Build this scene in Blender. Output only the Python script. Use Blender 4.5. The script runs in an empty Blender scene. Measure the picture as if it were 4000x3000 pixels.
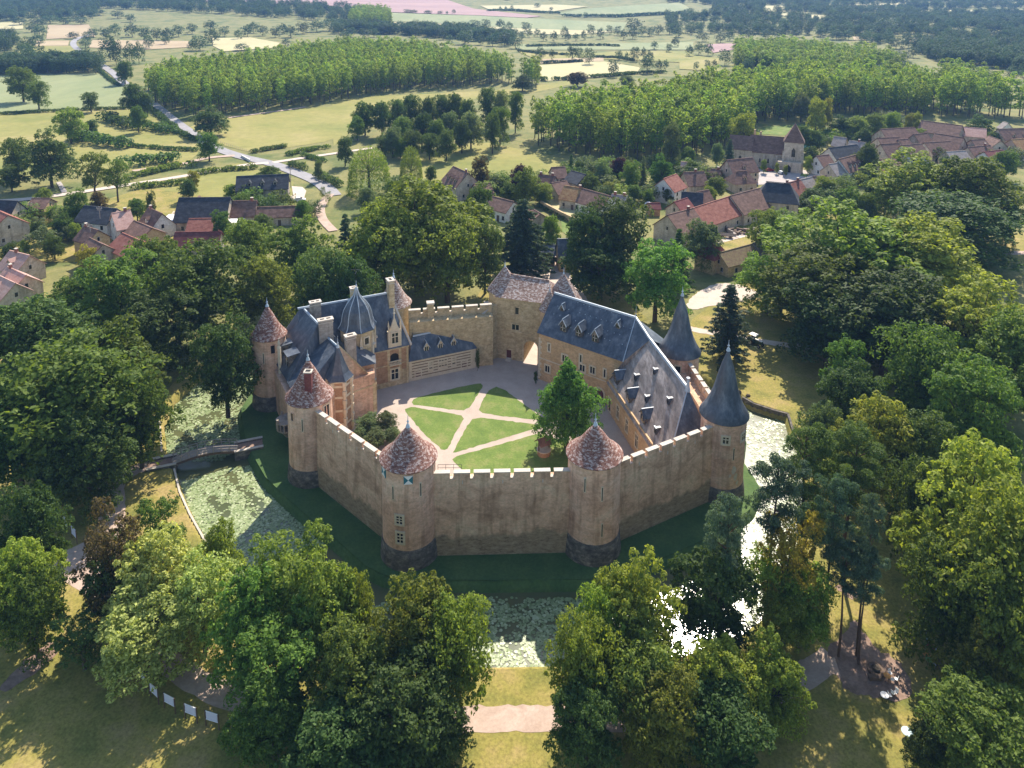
SUN=5.0; SKY=.135; EXPO=0.78; HAZE=.00012
import bpy, math, random
import numpy as np
from mathutils import Vector
from mathutils.geometry import delaunay_2d_cdt
random.seed(7); RNG=np.random.default_rng(7)
S=bpy.context.scene; COL=S.collection
R=math.radians
# ------------------------------------------------------------------ camera model (photo surveyed on a 2212 px wide copy)
F=1650.; P0=(1106.,251.); PITCH=R(10.67); ROLL=R(0.55); H=82.
CP,SP=math.cos(PITCH),math.sin(PITCH); CR,SR=math.cos(ROLL),math.sin(ROLL)
def ray(px,py):
    x=(px-P0[0])/F; y=-(py-P0[1])/F
    xr=x*CR-y*SR; yr=x*SR+y*CR
    return xr, CP+yr*SP, -SP+yr*CP
def sstep(t):
    t=np.clip(t,0,1); return t*t*(3-2*t)
def hill(x,y):
    x=np.asarray(x,float); y=np.asarray(y,float)
    s=sstep((y-900)/1500)
    a=34+20*np.exp(-((x+560)/420)**2)+10*np.sin(x/330+.6)
    b=6*np.sin(x/170+y/260)*sstep((y-700)/500)
    return s*a+b*.5
def G(px,py,z=0.):
    a,b,c=ray(px,py); zz=z
    for _ in range(12):
        if c>-1e-3: c=-1e-3
        t=(zz-H)/c
        if b*t<650: break
        zz=.5*zz+.5*(z+float(hill(a*t,b*t)))
    return Vector((a*t,b*t,zz))
def depth(P): return P.y*CP+(H-P.z)*SP
# ------------------------------------------------------------------ materials
def mat(name):
    m=bpy.data.materials.new(name); m.use_nodes=True
    nt=m.node_tree; b=nt.nodes['Principled BSDF']; return m,nt,b
def N(nt,t,**k):
    n=nt.nodes.new(t)
    for a,v in k.items():
        if a.startswith('i_'): n.inputs[a[2:].replace('_',' ')].default_value=v
        else: setattr(n,a,v)
    return n
def ramp(nt,fac,stops,interp='LINEAR'):
    r=N(nt,'ShaderNodeValToRGB'); r.color_ramp.interpolation=interp
    e=r.color_ramp.elements
    while len(e)<len(stops): e.new(.5)
    for el,(p,c) in zip(e,stops): el.position=p; el.color=(*c,1)
    nt.links.new(fac,r.inputs[0]); return r.outputs[0]
def noise(nt,scale,detail=5,rough=.6,vec=(1,1,1),coord='pos',dist=0):
    if coord=='pos': o=N(nt,'ShaderNodeNewGeometry').outputs['Position']
    else: o=N(nt,'ShaderNodeTexCoord').outputs['Object']
    mp=N(nt,'ShaderNodeMapping'); mp.inputs['Scale'].default_value=vec; nt.links.new(o,mp.inputs[0])
    n=N(nt,'ShaderNodeTexNoise'); n.inputs['Scale'].default_value=scale; n.inputs['Detail'].default_value=detail
    n.inputs['Roughness'].default_value=rough; n.inputs['Distortion'].default_value=dist
    nt.links.new(mp.outputs[0],n.inputs['Vector']); return n.outputs['Fac']
def mix(nt,a,b,f,mode='MIX'):
    m=N(nt,'ShaderNodeMix',data_type='RGBA',blend_type=mode)
    for k,v in ((0,f),(6,a),(7,b)):
        if hasattr(v,'links') or hasattr(v,'is_linked'): nt.links.new(v,m.inputs[k])
        else: m.inputs[k].default_value=(*v,1) if isinstance(v,tuple) else v
    return m.outputs[2]
def bump(nt,b,h,st=.3,d=.1):
    n=N(nt,'ShaderNodeBump'); n.inputs['Strength'].default_value=st; n.inputs['Distance'].default_value=d
    nt.links.new(h,n.inputs['Height']); nt.links.new(n.outputs[0],b.inputs['Normal'])
def surf(name,stops,scale,rough=.85,vec=(1,1,1),fine=None,spots=None,detail=6,bmp=0,spec=.3,dist=0,coord='pos'):
    m,nt,b=mat(name)
    c=ramp(nt,noise(nt,scale,detail,.65,vec,coord,dist),stops)
    if fine:   # (scale, dark, light)
        f=ramp(nt,noise(nt,fine[0],4,.7,vec,coord),[(.3,(fine[1],)*3),(.7,(fine[2],)*3)])
        c=mix(nt,c,f,1.,'MULTIPLY')
    if spots:  # (scale, threshold, colour, vec)
        f=ramp(nt,noise(nt,spots[0],5,.7,spots[3] if len(spots)>3 else (1,1,1),coord),[(spots[1],(0,0,0)),(min(spots[1]+.05,1),(1,1,1))])
        c=mix(nt,c,spots[2],f)
    nt.links.new(c,b.inputs['Base Color']); b.inputs['Roughness'].default_value=rough
    b.inputs['Specular IOR Level'].default_value=spec
    if bmp: bump(nt,b,noise(nt,scale*6,3,.6,vec,coord),bmp,.15)
    return m
M={}
def leafmat(key,dark,light,tr=.42,hue=.02):
    dark=tuple(c*1.35 for c in dark); light=tuple(c*1.35 for c in light)
    m=bpy.data.materials.new('leaf_'+key); m.use_nodes=True; nt=m.node_tree; nt.nodes.clear()
    g=N(nt,'ShaderNodeNewGeometry'); oi=N(nt,'ShaderNodeObjectInfo')
    c=ramp(nt,g.outputs['Random Per Island'],[(0,dark),(1,light)])
    mr=N(nt,'ShaderNodeMapRange'); mr.inputs[3].default_value=.72; mr.inputs[4].default_value=1.28
    nt.links.new(oi.outputs['Random'],mr.inputs[0])
    hs=N(nt,'ShaderNodeHueSaturation'); nt.links.new(c,hs.inputs['Color']); nt.links.new(mr.outputs[0],hs.inputs['Value'])
    mh=N(nt,'ShaderNodeMapRange'); mh.inputs[3].default_value=.5-hue; mh.inputs[4].default_value=.5+hue
    ml=N(nt,'ShaderNodeMath',operation='FRACT'); mm=N(nt,'ShaderNodeMath',operation='MULTIPLY'); mm.inputs[1].default_value=7.31
    nt.links.new(oi.outputs['Random'],mm.inputs[0]); nt.links.new(mm.outputs[0],ml.inputs[0]); nt.links.new(ml.outputs[0],mh.inputs[0]); nt.links.new(mh.outputs[0],hs.inputs['Hue'])
    p=N(nt,'ShaderNodeBsdfPrincipled'); p.inputs['Roughness'].default_value=.6; p.inputs['Specular IOR Level'].default_value=.12
    nt.links.new(hs.outputs[0],p.inputs['Base Color'])
    t=N(nt,'ShaderNodeBsdfTranslucent'); w=N(nt,'ShaderNodeMix',data_type='RGBA',blend_type='MULTIPLY'); w.inputs[0].default_value=1
    w.inputs[7].default_value=(1.5,1.45,.55,1); nt.links.new(hs.outputs[0],w.inputs[6]); nt.links.new(w.outputs[2],t.inputs[0])
    x=N(nt,'ShaderNodeMixShader'); x.inputs[0].default_value=tr; nt.links.new(p.outputs[0],x.inputs[1]); nt.links.new(t.outputs[0],x.inputs[2])
    o=N(nt,'ShaderNodeOutputMaterial'); nt.links.new(x.outputs[0],o.inputs[0]); M['leaf_'+key]=m
leafmat('mid',(.05,.085,.018),(.13,.18,.035))
leafmat('light',(.08,.12,.02),(.22,.265,.045))
leafmat('bright',(.05,.10,.02),(.135,.23,.04))
leafmat('dark',(.036,.066,.018),(.09,.135,.035),.36)
leafmat('pale',(.10,.14,.03),(.42,.46,.15))
leafmat('gold',(.08,.10,.02),(.22,.22,.04))
leafmat('blue',(.035,.06,.035),(.085,.13,.075),.3)
leafmat('silver',(.065,.095,.04),(.15,.19,.085))
leafmat('bronze',(.05,.035,.02),(.13,.09,.04))
leafmat('purple',(.03,.012,.025),(.08,.03,.05))
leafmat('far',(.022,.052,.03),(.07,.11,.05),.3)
leafmat('poplar',(.075,.125,.025),(.24,.31,.06),.48,.015)
leafmat('yellow',(.12,.12,.02),(.30,.27,.04))
M['bark']=surf('bark',[(.3,(.05,.04,.03)),(.7,(.12,.095,.07))],3,.95,(1,1,.3))
M['pinebark']=surf('pine_bark',[(.3,(.07,.04,.025)),(.7,(.15,.09,.055))],3,.95,(1,1,.3))
M['mossy']=surf('mossy_roof',[(.3,(.14,.09,.06)),(.5,(.22,.16,.09)),(.7,(.26,.24,.10))],1.5,.9,detail=8)
M['ground']=surf('ground_grass',[(.25,(.055,.09,.02)),(.42,(.13,.155,.04)),(.55,(.24,.22,.075)),(.75,(.10,.13,.035))],.05,.95,fine=(1.3,.72,1.15),detail=9,bmp=.15)
M['lawn']=surf('lawn_grass',[(.3,(.095,.16,.028)),(.5,(.145,.21,.042)),(.68,(.23,.24,.08))],.28,.95,fine=(3,.75,1.15),detail=9)
M['berm']=surf('berm_grass',[(.3,(.05,.11,.03)),(.7,(.11,.17,.05))],.2,.95,fine=(2.5,.75,1.15))
M['parkgrass']=surf('park_grass',[(.28,(.13,.15,.03)),(.5,(.29,.25,.06)),(.7,(.40,.29,.12))],.16,.95,fine=(2.6,.6,1.2),detail=9,spots=(6,.76,(.6,.56,.42)))
M['meadow']=surf('meadow_grass',[(.3,(.165,.19,.04)),(.52,(.27,.25,.07)),(.72,(.36,.295,.12))],.018,.95,fine=(.25,.85,1.1),detail=8)
M['palefield']=surf('pale_field',[(.3,(.19,.23,.10)),(.7,(.29,.30,.14))],.02,.95,fine=(.2,.9,1.08),vec=(1,.3,1))
M['tanfield']=surf('tan_field',[(.3,(.36,.27,.16)),(.7,(.46,.36,.21))],.02,.95,fine=(.2,.9,1.06),vec=(.3,1,1))
M['straw']=surf('straw_field',[(.3,(.42,.38,.19)),(.7,(.52,.46,.25))],.015,.95,fine=(.15,.9,1.06))
M['plough']=surf('ploughed_field',[(.3,(.30,.19,.18)),(.7,(.42,.27,.24))],.02,.95,fine=(.12,.85,1.1),vec=(.2,1,1))
M['gravel']=surf('gravel',[(.3,(.52,.43,.35)),(.7,(.64,.54,.45))],.5,.95,fine=(4,.88,1.06))
M['yard']=surf('yard_gravel',[(.3,(.42,.34,.275)),(.7,(.52,.43,.355))],.35,.95,fine=(5,.88,1.06))
M['sand']=surf('sandy_path',[(.25,(.38,.27,.20)),(.7,(.54,.42,.335))],.35,.95,fine=(3,.88,1.08),dist=1)
M['dirt']=surf('bare_earth',[(.3,(.20,.13,.09)),(.7,(.36,.25,.19))],.5,.95,fine=(2.5,.75,1.15))
M['asphalt']=surf('asphalt',[(.3,(.26,.25,.25)),(.7,(.36,.345,.34))],.3,.9,fine=(3,.9,1.08))
M['square']=surf('square_paving',[(.3,(.36,.32,.30)),(.7,(.46,.42,.39))],.3,.9,fine=(2,.9,1.08))
def wallmat(key,a,b,c,scale=.25,streak=True,base=None):
    m,nt,bs=mat('wall_'+key)
    col=ramp(nt,noise(nt,scale,8,.68,(1,1,1.5),dist=.6),[(.28,a),(.5,b),(.72,c)])
    f=ramp(nt,noise(nt,2.2,5,.75,(1,1,1.4)),[(.3,(.74,.74,.74)),(.6,(1.08,1.08,1.08))]); col=mix(nt,col,f,1.,'MULTIPLY')
    if streak:
        s=ramp(nt,noise(nt,.9,4,.6,(1,1,.10)),[(.36,(.62,.6,.56)),(.5,(1,1,1))]); col=mix(nt,col,s,.75,'MULTIPLY')
    if base:  # exposed, damp stained masonry below a ragged line (metres above ground)
        g=N(nt,'ShaderNodeNewGeometry'); sp=N(nt,'ShaderNodeSeparateXYZ'); nt.links.new(g.outputs['Position'],sp.inputs[0])
        ad=N(nt,'ShaderNodeMath',operation='MULTIPLY_ADD'); nt.links.new(noise(nt,.35,4,.6,(1,1,.4)),ad.inputs[0]); ad.inputs[1].default_value=-5.; nt.links.new(sp.outputs[2],ad.inputs[2])
        mr=N(nt,'ShaderNodeMapRange'); mr.inputs[1].default_value=base-2.8; mr.inputs[2].default_value=base-2.2; nt.links.new(ad.outputs[0],mr.inputs[0])
        bc=ramp(nt,noise(nt,1.1,6,.8,(1,1,2.5)),[(.3,(.16,.115,.075)),(.5,(.36,.27,.17)),(.7,(.52,.42,.28))])
        col=mix(nt,bc,col,mr.outputs[0])
    j=ramp(nt,noise(nt,.5,8,.78,(1,1,1.7),dist=.8),[(.36,(.74,.70,.66)),(.54,(1,1,1)),(.68,(1.12,1.1,1.08))]); col=mix(nt,col,j,.75,'MULTIPLY')
    nt.links.new(col,bs.inputs['Base Color']); bs.inputs['Roughness'].default_value=.92; bs.inputs['Specular IOR Level'].default_value=.2
    bump(nt,bs,noise(nt,2.5,5,.7,(1,1,2)),.5,.12)
    M[key]=m
wallmat('render',(.52,.31,.20),(.74,.48,.33),(.80,.60,.44),.22)
wallmat('curtain',(.40,.25,.15),(.72,.48,.32),(.80,.62,.42),.22,base=3.4)
wallmat('ochre',(.50,.33,.17),(.60,.41,.23),(.66,.47,.28),.3,False)
wallmat('ashlar',(.45,.34,.19),(.62,.49,.29),(.74,.62,.42),.5)
wallmat('rubble',(.34,.25,.13),(.53,.41,.23),(.66,.53,.33),1.1,False)
wallmat('brick',(.32,.19,.11),(.42,.26,.15),(.50,.33,.21),.5,False)
wallmat('cream',(.42,.34,.25),(.60,.50,.385),(.70,.61,.49),.4)
wallmat('white',(.68,.64,.58),(.78,.75,.70),(.82,.79,.75),.3,False)
wallmat('grey',(.26,.215,.175),(.38,.33,.275),(.50,.44,.38),.6)
M['darkstone']=surf('plinth_stone',[(.3,(.06,.053,.045)),(.5,(.14,.125,.105)),(.68,(.34,.28,.21))],.9,.9,(1,1,1.6),fine=(4,.7,1.2),detail=8,bmp=.5)
M['quoin']=surf('dressed_stone',[(.3,(.60,.50,.34)),(.7,(.74,.64,.47))],.8,.85,fine=(4,.85,1.05))
M['cap']=surf('coping_stone',[(.3,(.50,.44,.36)),(.7,(.66,.59,.49))],.8,.85,fine=(4,.82,1.05))
M['tile']=surf('old_tile',[(.36,(.10,.042,.032)),(.5,(.20,.09,.062)),(.6,(.28,.15,.11))],2.2,.85,(1,1,2.2),spots=(1.9,.52,(.46,.36,.31),(1,1,2.4)),detail=8,dist=.4)
M['tile2']=surf('lichen_tile',[(.36,(.13,.07,.05)),(.5,(.24,.15,.11)),(.64,(.34,.24,.19))],2.2,.85,(1,1,2.2),spots=(1.8,.51,(.50,.43,.38),(1,1,2.4)),detail=8,dist=.4)
M['slate']=surf('slate',[(.3,(.04,.05,.066)),(.5,(.075,.09,.11)),(.7,(.17,.185,.20))],.8,.42,(1,1,.35),fine=(3,.75,1.2),detail=7,spec=.5,spots=(3.2,.74,(.38,.40,.42)))
M['oldslate']=surf('weathered_slate',[(.3,(.13,.105,.09)),(.48,(.27,.22,.185)),(.66,(.48,.41,.36))],.6,.5,(1.8,.45,.45),fine=(3.2,.7,1.2),detail=8,spec=.5,dist=.5)
M['lead']=surf('lead_ridge',[(.3,(.34,.40,.44)),(.7,(.50,.56,.60))],.8,.4,spec=.5)
def roofm(key,a,b,c): M[key]=surf('roof_'+key,[(.32,a),(.5,b),(.7,c)],.7,.85,(1,1,2.),fine=(3,.75,1.15),detail=7)
roofm('brown',(.11,.065,.05),(.19,.11,.08),(.28,.17,.13))
roofm('red',(.20,.07,.05),(.30,.115,.08),(.38,.18,.13))
roofm('pink',(.42,.24,.19),(.52,.32,.26),(.60,.40,.33))
roofm('darkred',(.13,.035,.035),(.18,.055,.05),(.24,.09,.075))
roofm('black',(.025,.03,.035),(.045,.05,.06),(.08,.09,.10))
roofm('rust',(.20,.10,.05),(.34,.19,.08),(.42,.30,.14))
roofm('greyr',(.24,.20,.18),(.34,.29,.26),(.42,.37,.34))
def plain(key,c,r=.6,metal=0,spec=.5):
    m,nt,b=mat(key); b.inputs['Base Color'].default_value=(*c,1); b.inputs['Roughness'].default_value=r; b.inputs['Metallic'].default_value=metal; b.inputs['Specular IOR Level'].default_value=spec; M[key]=m
plain('glass',(.012,.014,.018),.12); plain('dark',(.01,.009,.008),.9); plain('door_red',(.10,.02,.02),.6); plain('door_blue',(.05,.09,.35),.6)
plain('wood',(.12,.075,.045),.8); plain('greywood',(.33,.28,.24),.8); plain('iron',(.03,.03,.035),.5,.6)
plain('whitepaint',(.8,.79,.76),.5); plain('panel',(.55,.56,.66),.5); plain('panelblack',(.03,.03,.035),.6)
plain('tractor_green',(.012,.05,.028),.4); plain('tractor_cream',(.8,.78,.7),.5); plain('rubber',(.015,.015,.015),.85); plain('rim',(.35,.30,.28),.6)
plain('orange',(.55,.25,.05),.6); plain('tgreen',(.16,.30,.08),.6); plain('tred',(.35,.02,.04),.6); plain('tblue',(.36,.52,.55),.5); plain('banner',(.55,.05,.05),.7)
plain('teal',(.02,.16,.20),.6); plain('carwhite',(.8,.8,.8),.3); plain('carred',(.4,.02,.03),.3); plain('cargrey',(.35,.38,.42),.3,.3)
plain('stripe',(.20,.135,.085),.9); plain('skin',(.45,.27,.19),.6); plain('hair',(.03,.018,.012),.7); plain('pool',(.1,.5,.6),.2); plain('rustmetal',(.16,.10,.07),.8)
# water and pads
m,nt,b=mat('moat_water')
c=ramp(nt,noise(nt,.05,4,.6),[(.35,(.075,.095,.04)),(.6,(.125,.13,.055))]); nt.links.new(c,b.inputs['Base Color'])
b.inputs['Roughness'].default_value=.2; b.inputs['IOR'].default_value=1.6; bump(nt,b,noise(nt,1.6,3,.5),.06,.05); M['water']=m
m,nt,b=mat('lily_pad'); g=N(nt,'ShaderNodeNewGeometry')
nt.links.new(ramp(nt,g.outputs['Random Per Island'],[(0,(.15,.21,.07)),(.7,(.30,.36,.17)),(1,(.45,.50,.30))]),b.inputs['Base Color']); b.inputs['Roughness'].default_value=.42; b.inputs['Specular IOR Level'].default_value=.4; M['pad']=m
# ------------------------------------------------------------------ mesh builder
class MB:
    def __init__(s): s.v=[]; s.f=[]; s.m=[]
    def add(s,v,f,m=0):
        o=len(s.v); s.v+= [tuple(p) for p in v]; s.f+=[tuple(i+o for i in q) for q in f]; s.m+=[m]*len(f); return s
    def hexa(s,o,a,b,c,m=0):
        o,a,b,c=map(Vector,(o,a,b,c))
        v=[o,o+a,o+a+b,o+b,o+c,o+a+c,o+a+b+c,o+b+c]
        return s.add(v,[(0,3,2,1),(4,5,6,7),(0,1,5,4),(1,2,6,5),(2,3,7,6),(3,0,4,7)],m)
    def box(s,c,u,l,w,z0,z1,m=0):   # centred on c (xy), u = unit dir of length l
        n=Vector((-u[1],u[0],0)); u=Vector((u[0],u[1],0)); o=Vector((c[0],c[1],z0))-u*l/2-n*w/2
        return s.hexa(o,u*l,n*w,(0,0,z1-z0),m)
    def prism(s,pts,z0,z1,m=0,mtop=None):
        n=len(pts); v=[(p[0],p[1],z0) for p in pts]+[(p[0],p[1],z1) for p in pts]
        s.add(v,[tuple(range(n))[::-1]]+[(i,(i+1)%n,n+(i+1)%n,n+i) for i in range(n)],m)
        s.add(v[n:],[tuple(range(n))],m if mtop is None else mtop); return s
    def extr(s,pts,d,m=0):
        pts=[Vector(p) for p in pts]; d=Vector(d); n=len(pts); v=pts+[p+d for p in pts]
        return s.add(v,[tuple(range(n))[::-1],tuple(range(n,2*n))]+[(i,(i+1)%n,n+(i+1)%n,n+i) for i in range(n)],m)
    def tube(s,p,q,r0,r1,n=8,m=0,caps=True):
        p,q=Vector(p),Vector(q); d=(q-p).normalized(); a=d.orthogonal().normalized(); b=d.cross(a)
        v=[p+(a*math.cos(t)+b*math.sin(t))*r0 for t in [2*math.pi*i/n for i in range(n)]]+[q+(a*math.cos(t)+b*math.sin(t))*r1 for t in [2*math.pi*i/n for i in range(n)]]
        f=[(i,(i+1)%n,n+(i+1)%n,n+i) for i in range(n)]
        if caps: f+=[tuple(range(n))[::-1],tuple(range(n,2*n))]
        return s.add(v,f,m)
    def lathe(s,c,prof,n=32,m=0,rot=0,jit=0):
        v=[];k=len(prof)
        for r,z in prof:
            for i in range(n):
                t=rot+2*math.pi*i/n; rr=r*(1+jit*random.uniform(-1,1)); v.append((c[0]+rr*math.cos(t),c[1]+rr*math.sin(t),z))
        f=[(j*n+i,j*n+(i+1)%n,(j+1)*n+(i+1)%n,(j+1)*n+i) for j in range(k-1) for i in range(n)]
        f+=[tuple(range(n))[::-1],tuple(range((k-1)*n,k*n))]
        return s.add(v,f,m)
    def build(s,name,mats,parent=None,smooth=False,label=None):
        me=bpy.data.meshes.new(name); me.from_pydata(s.v,[],s.f)
        for k in (mats if isinstance(mats,(list,tuple)) else [mats]): me.materials.append(M[k])
        me.polygons.foreach_set('material_index',s.m)
        if smooth: me.polygons.foreach_set('use_smooth',[len(q)<=4 for q in s.f])
        me.update(); o=bpy.data.objects.new(name,me); COL.objects.link(o)
        if smooth:
            try: me.set_sharp_from_angle(angle=R(40))
            except Exception: pass
        if parent: o.parent=parent
        if label: o['label']=label
        return o
def thing(name,label,cat,group=None,loc=None,rz=0):
    o=bpy.data.objects.new(name,None); COL.objects.link(o); o['label']=label; o['category']=cat
    if group: o['group']=group
    if loc is not None: o.location=loc; o.rotation_euler=(0,0,rz)
    return o
def tag(o,label,cat,group=None):
    o['label']=label; o['category']=cat
    if group: o['group']=group
    return o
def struct(o,kind='structure'): o['kind']=kind; return o
def dup(o,loc=None,rz=None,sc=None,label=None,parent=None):
    c=o.copy(); COL.objects.link(c); c.parent=parent
    if loc is not None: c.location=loc
    if rz is not None: c.rotation_euler=(0,0,rz)
    if sc is not None: c.scale=sc
    if label: c['label']=label
    for ch in list(o.children): dup(ch,parent=c)
    return c
def U(p,q):
    d=Vector((q[0]-p[0],q[1]-p[1],0)); return d.normalized(),d.length
def settle(root,x,y,z=0):
    root.location=(x,y,z)
    for c in root.children: c.location=(-x,-y,-z)
    return root
# ------------------------------------------------------------------ ground, moat
def pw(pts): return [tuple(G(*p)[:2]) for p in pts]
OUT=pw([(606,757),(530,776),(470,790),(415,820),(368,862),(345,915),(350,975),(372,1012),(388,1065),(410,1112),(440,1165),(475,1215),(520,1270),(600,1330),(720,1395),(880,1430),(1000,1442),(1195,1440),(1340,1432),(1480,1415),(1590,1380),(1660,1330),(1712,1250),(1742,1150),(1748,1060),(1741,1000),(1731,958),(1716,940),(1708,912),(1702,893),(1671,885),(1629,871),(1600,853),(1546,824),(1502,800),(1440,768)])
INN=pw([(606,790),(560,815),(543,849),(521,882),(523,906),(530,946),(547,985),(573,1030),(617,1073),(656,1107),(740,1177),(790,1222),(830,1242),(878,1251),(1050,1253),(1272,1251),(1330,1243),(1425,1208),(1470,1188),(1563,1147),(1620,1100),(1638,1058),(1632,1036),(1599,988),(1605,940),(1575,890),(1530,850),(1440,800)])
MOAT=OUT+INN[::-1]
def sdf(P,poly):
    P=np.asarray(P,float); d=np.full(len(P),1e9); ins=np.zeros(len(P),bool); n=len(poly)
    for i in range(n):
        a=np.array(poly[i]); b=np.array(poly[(i+1)%n]); e=b-a; w=P-a
        t=np.clip((w@e)/max(e@e,1e-9),0,1); q=w-t[:,None]*e; d=np.minimum(d,np.hypot(q[:,0],q[:,1]))
        c=((a[1]<=P[:,1])&(b[1]>P[:,1]))|((b[1]<=P[:,1])&(a[1]>P[:,1]))
        with np.errstate(divide='ignore',invalid='ignore'): xi=a[0]+(P[:,1]-a[1])*e[0]/(e[1] if e[1]!=0 else 1e-9)
        ins^=c&(P[:,0]<xi)
    return np.where(ins,-d,d)
def axis(lo,hi,step,far0,far1,g=1.13):
    a=list(np.arange(lo,hi+.01,step)); s=step
    while a[-1]<far1: s*=g; a.append(a[-1]+s)
    s=step
    while a[0]>far0: s*=g; a.insert(0,a[0]-s)
    return np.array(a)
WZ=-1.35
def make_ground():
    xs=axis(-72,66,.7,-2600,2600); ys=axis(76,170,.7,-60,4300,1.10)
    X,Y=np.meshgrid(xs,ys); P=np.stack([X.ravel(),Y.ravel()],1)
    Z=hill(P[:,0],P[:,1]).copy()
    near=(P[:,0]>-75)&(P[:,0]<70)&(P[:,1]>70)&(P[:,1]<175)
    d=sdf(P[near],MOAT); z=np.where(d<0,-2.6*sstep((-d+.1)/1.6),0); Z[near]+=z
    nx,ny=len(xs),len(ys); me=bpy.data.meshes.new('ground')
    idx=np.arange(nx*ny).reshape(ny,nx); q=np.stack([idx[:-1,:-1],idx[:-1,1:],idx[1:,1:],idx[1:,:-1]],-1).reshape(-1,4)
    mesh_np(me,np.column_stack([P,Z]),q); me.materials.append(M['ground']); me.materials.append(M['berm']); me.materials.append(M['parkgrass'])
    cc=P[q].mean(1); mi=np.zeros(len(q),np.int32); nn=(cc[:,0]>-75)&(cc[:,0]<70)&(cc[:,1]>70)&(cc[:,1]<175); s1=sdf(cc[nn],INN); s2=sdf(cc[nn],MOAT); mi[nn]=np.where(s1<2.2,1,np.where(s2<3,2,0)); me.polygons.foreach_set('material_index',mi)
    me.polygons.foreach_set('use_smooth',[True]*len(q))
    o=bpy.data.objects.new('ground',me); COL.objects.link(o); struct(o)
def mesh_np(me,V,Q):
    k=Q.shape[1]; me.vertices.add(len(V)); me.vertices.foreach_set('co',np.asarray(V,np.float32).ravel())
    me.loops.add(len(Q)*k); me.loops.foreach_set('vertex_index',np.asarray(Q,np.int32).ravel())
    me.polygons.add(len(Q)); me.polygons.foreach_set('loop_start',np.arange(0,len(Q)*k,k,dtype=np.int32))
    try: me.polygons.foreach_set('loop_total',np.full(len(Q),k,np.int32))
    except Exception: pass
    me.update(calc_edges=True); me.validate()
make_ground()
o=MB().add([(-75,72,WZ),(70,72,WZ),(70,172,WZ),(-75,172,WZ)],[(0,1,2,3)]).build('moat_water','water'); struct(o)
SK=[0]
def sheet(name,pts,m,eps=.02,kind='structure',step=None,px=True,smooth_edges=0,hole=None):
    SK[0]+=1; eps=.01+.0035*SK[0]
    """a surface laid on the ground, pts = survey pixels (or world xy)"""
    W=[tuple(G(*p)[:2]) for p in pts] if px else [tuple(p[:2]) for p in pts]
    if smooth_edges:
        for _ in range(smooth_edges):
            n=len(W); W=[q for i in range(n) for q in ((W[i][0]*.75+W[(i+1)%n][0]*.25,W[i][1]*.75+W[(i+1)%n][1]*.25),(W[i][0]*.25+W[(i+1)%n][0]*.75,W[i][1]*.25+W[(i+1)%n][1]*.75))]
    ym=max(p[1] for p in W)
    if name in ('lawn','footpath','gravel_circle','bare_earth_patio','bare_earth','gravel_drive') and ym<260:
        n=len(W); Wn=[]
        for i in range(n):
            p,q=W[i],W[(i+1)%n]; L=math.hypot(q[0]-p[0],q[1]-p[1]); k=max(1,int(L/.7)); jt=.07 if name=='lawn' else .14
            Wn+=[(p[0]+(q[0]-p[0])*j/k+random.gauss(0,jt),p[1]+(q[1]-p[1])*j/k+random.gauss(0,jt)) for j in range(k)]
        W=Wn
    if ym<650:
        V=[Vector(p) for p in W]; n=len(V)
        r=delaunay_2d_cdt(V,[],[list(range(n))],1,1e-5)
        v=[(p.x,p.y,eps) for p in r[0]]; f=[tuple(q) for q in r[2]]
    else:
        step=step or 25.; B=[]
        for i,p in enumerate(W):
            q=W[(i+1)%len(W)]; L=math.hypot(q[0]-p[0],q[1]-p[1]); k=max(1,int(L/step))
            B+=[Vector((p[0]+(q[0]-p[0])*j/k,p[1]+(q[1]-p[1])*j/k)) for j in range(k)]
        x0,x1=min(p[0] for p in W),max(p[0] for p in W); y0,y1=min(p[1] for p in W),max(p[1] for p in W)
        I=np.array([(x,y) for x in np.arange(x0,x1,step) for y in np.arange(y0,y1,step)]+[(1e7,1e7)]); I=I[sdf(I,W)<-step*.3]
        r=delaunay_2d_cdt(B+[Vector(p) for p in I],[],[list(range(len(B)))],1,1e-4)
        v=[(p.x,p.y,float(hill(p.x,p.y))+eps+.0009*max(0,p.y-400)) for p in r[0]]; f=[tuple(q) for q in r[2]]
    g=[]
    for q in f:
        a,b,c=[v[i] for i in q[:3]]
        if (b[0]-a[0])*(c[1]-a[1])-(b[1]-a[1])*(c[0]-a[0])<0: q=q[::-1]
        g.append(q)
    mb=MB(); mb.add(v,g); o=mb.build(name,m); o['kind']=kind; return o
def ribbon(name,pts,w,m,eps=.03,px=True):
    SK[0]+=1; eps=.01+.0035*SK[0]
    P=[G(*p) for p in pts] if px else [Vector((*p,0)) for p in pts]
    Q=[]
    sub=max(8,int((P[0]-P[-1]).length/len(P)/.9)) if P[0].y<200 else 8
    for i in range(len(P)-1):     # catmull-rom
        a=P[max(i-1,0)];b=P[i];c=P[i+1];d=P[min(i+2,len(P)-1)]
        for k in range(sub):
            t=k/sub; Q.append(.5*((2*b)+(c-a)*t+(2*a-5*b+4*c-d)*t*t+(-a+3*b-3*c+d)*t**3))
    Q.append(P[-1]); v=[]; n=len(Q); w=w if isinstance(w,(list,tuple)) else (w,w)
    for i,q in enumerate(Q):
        d=(Q[min(i+1,n-1)]-Q[max(i-1,0)]); d.z=0; d.normalize(); s=Vector((-d.y,d.x,0)); ww=(w[0]+(w[1]-w[0])*i/n)/2
        for k in (1,-1):
            p=q+s*(ww+(random.gauss(0,.09) if q.y<200 else 0))*k; v.append((p.x,p.y,float(hill(p.x,p.y))+eps+.0009*max(0,p.y-400)))
    o=MB().add(v,[(2*i,2*i+1,2*i+3,2*i+2) for i in range(n-1)]).build(name,m); return struct(o)
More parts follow.
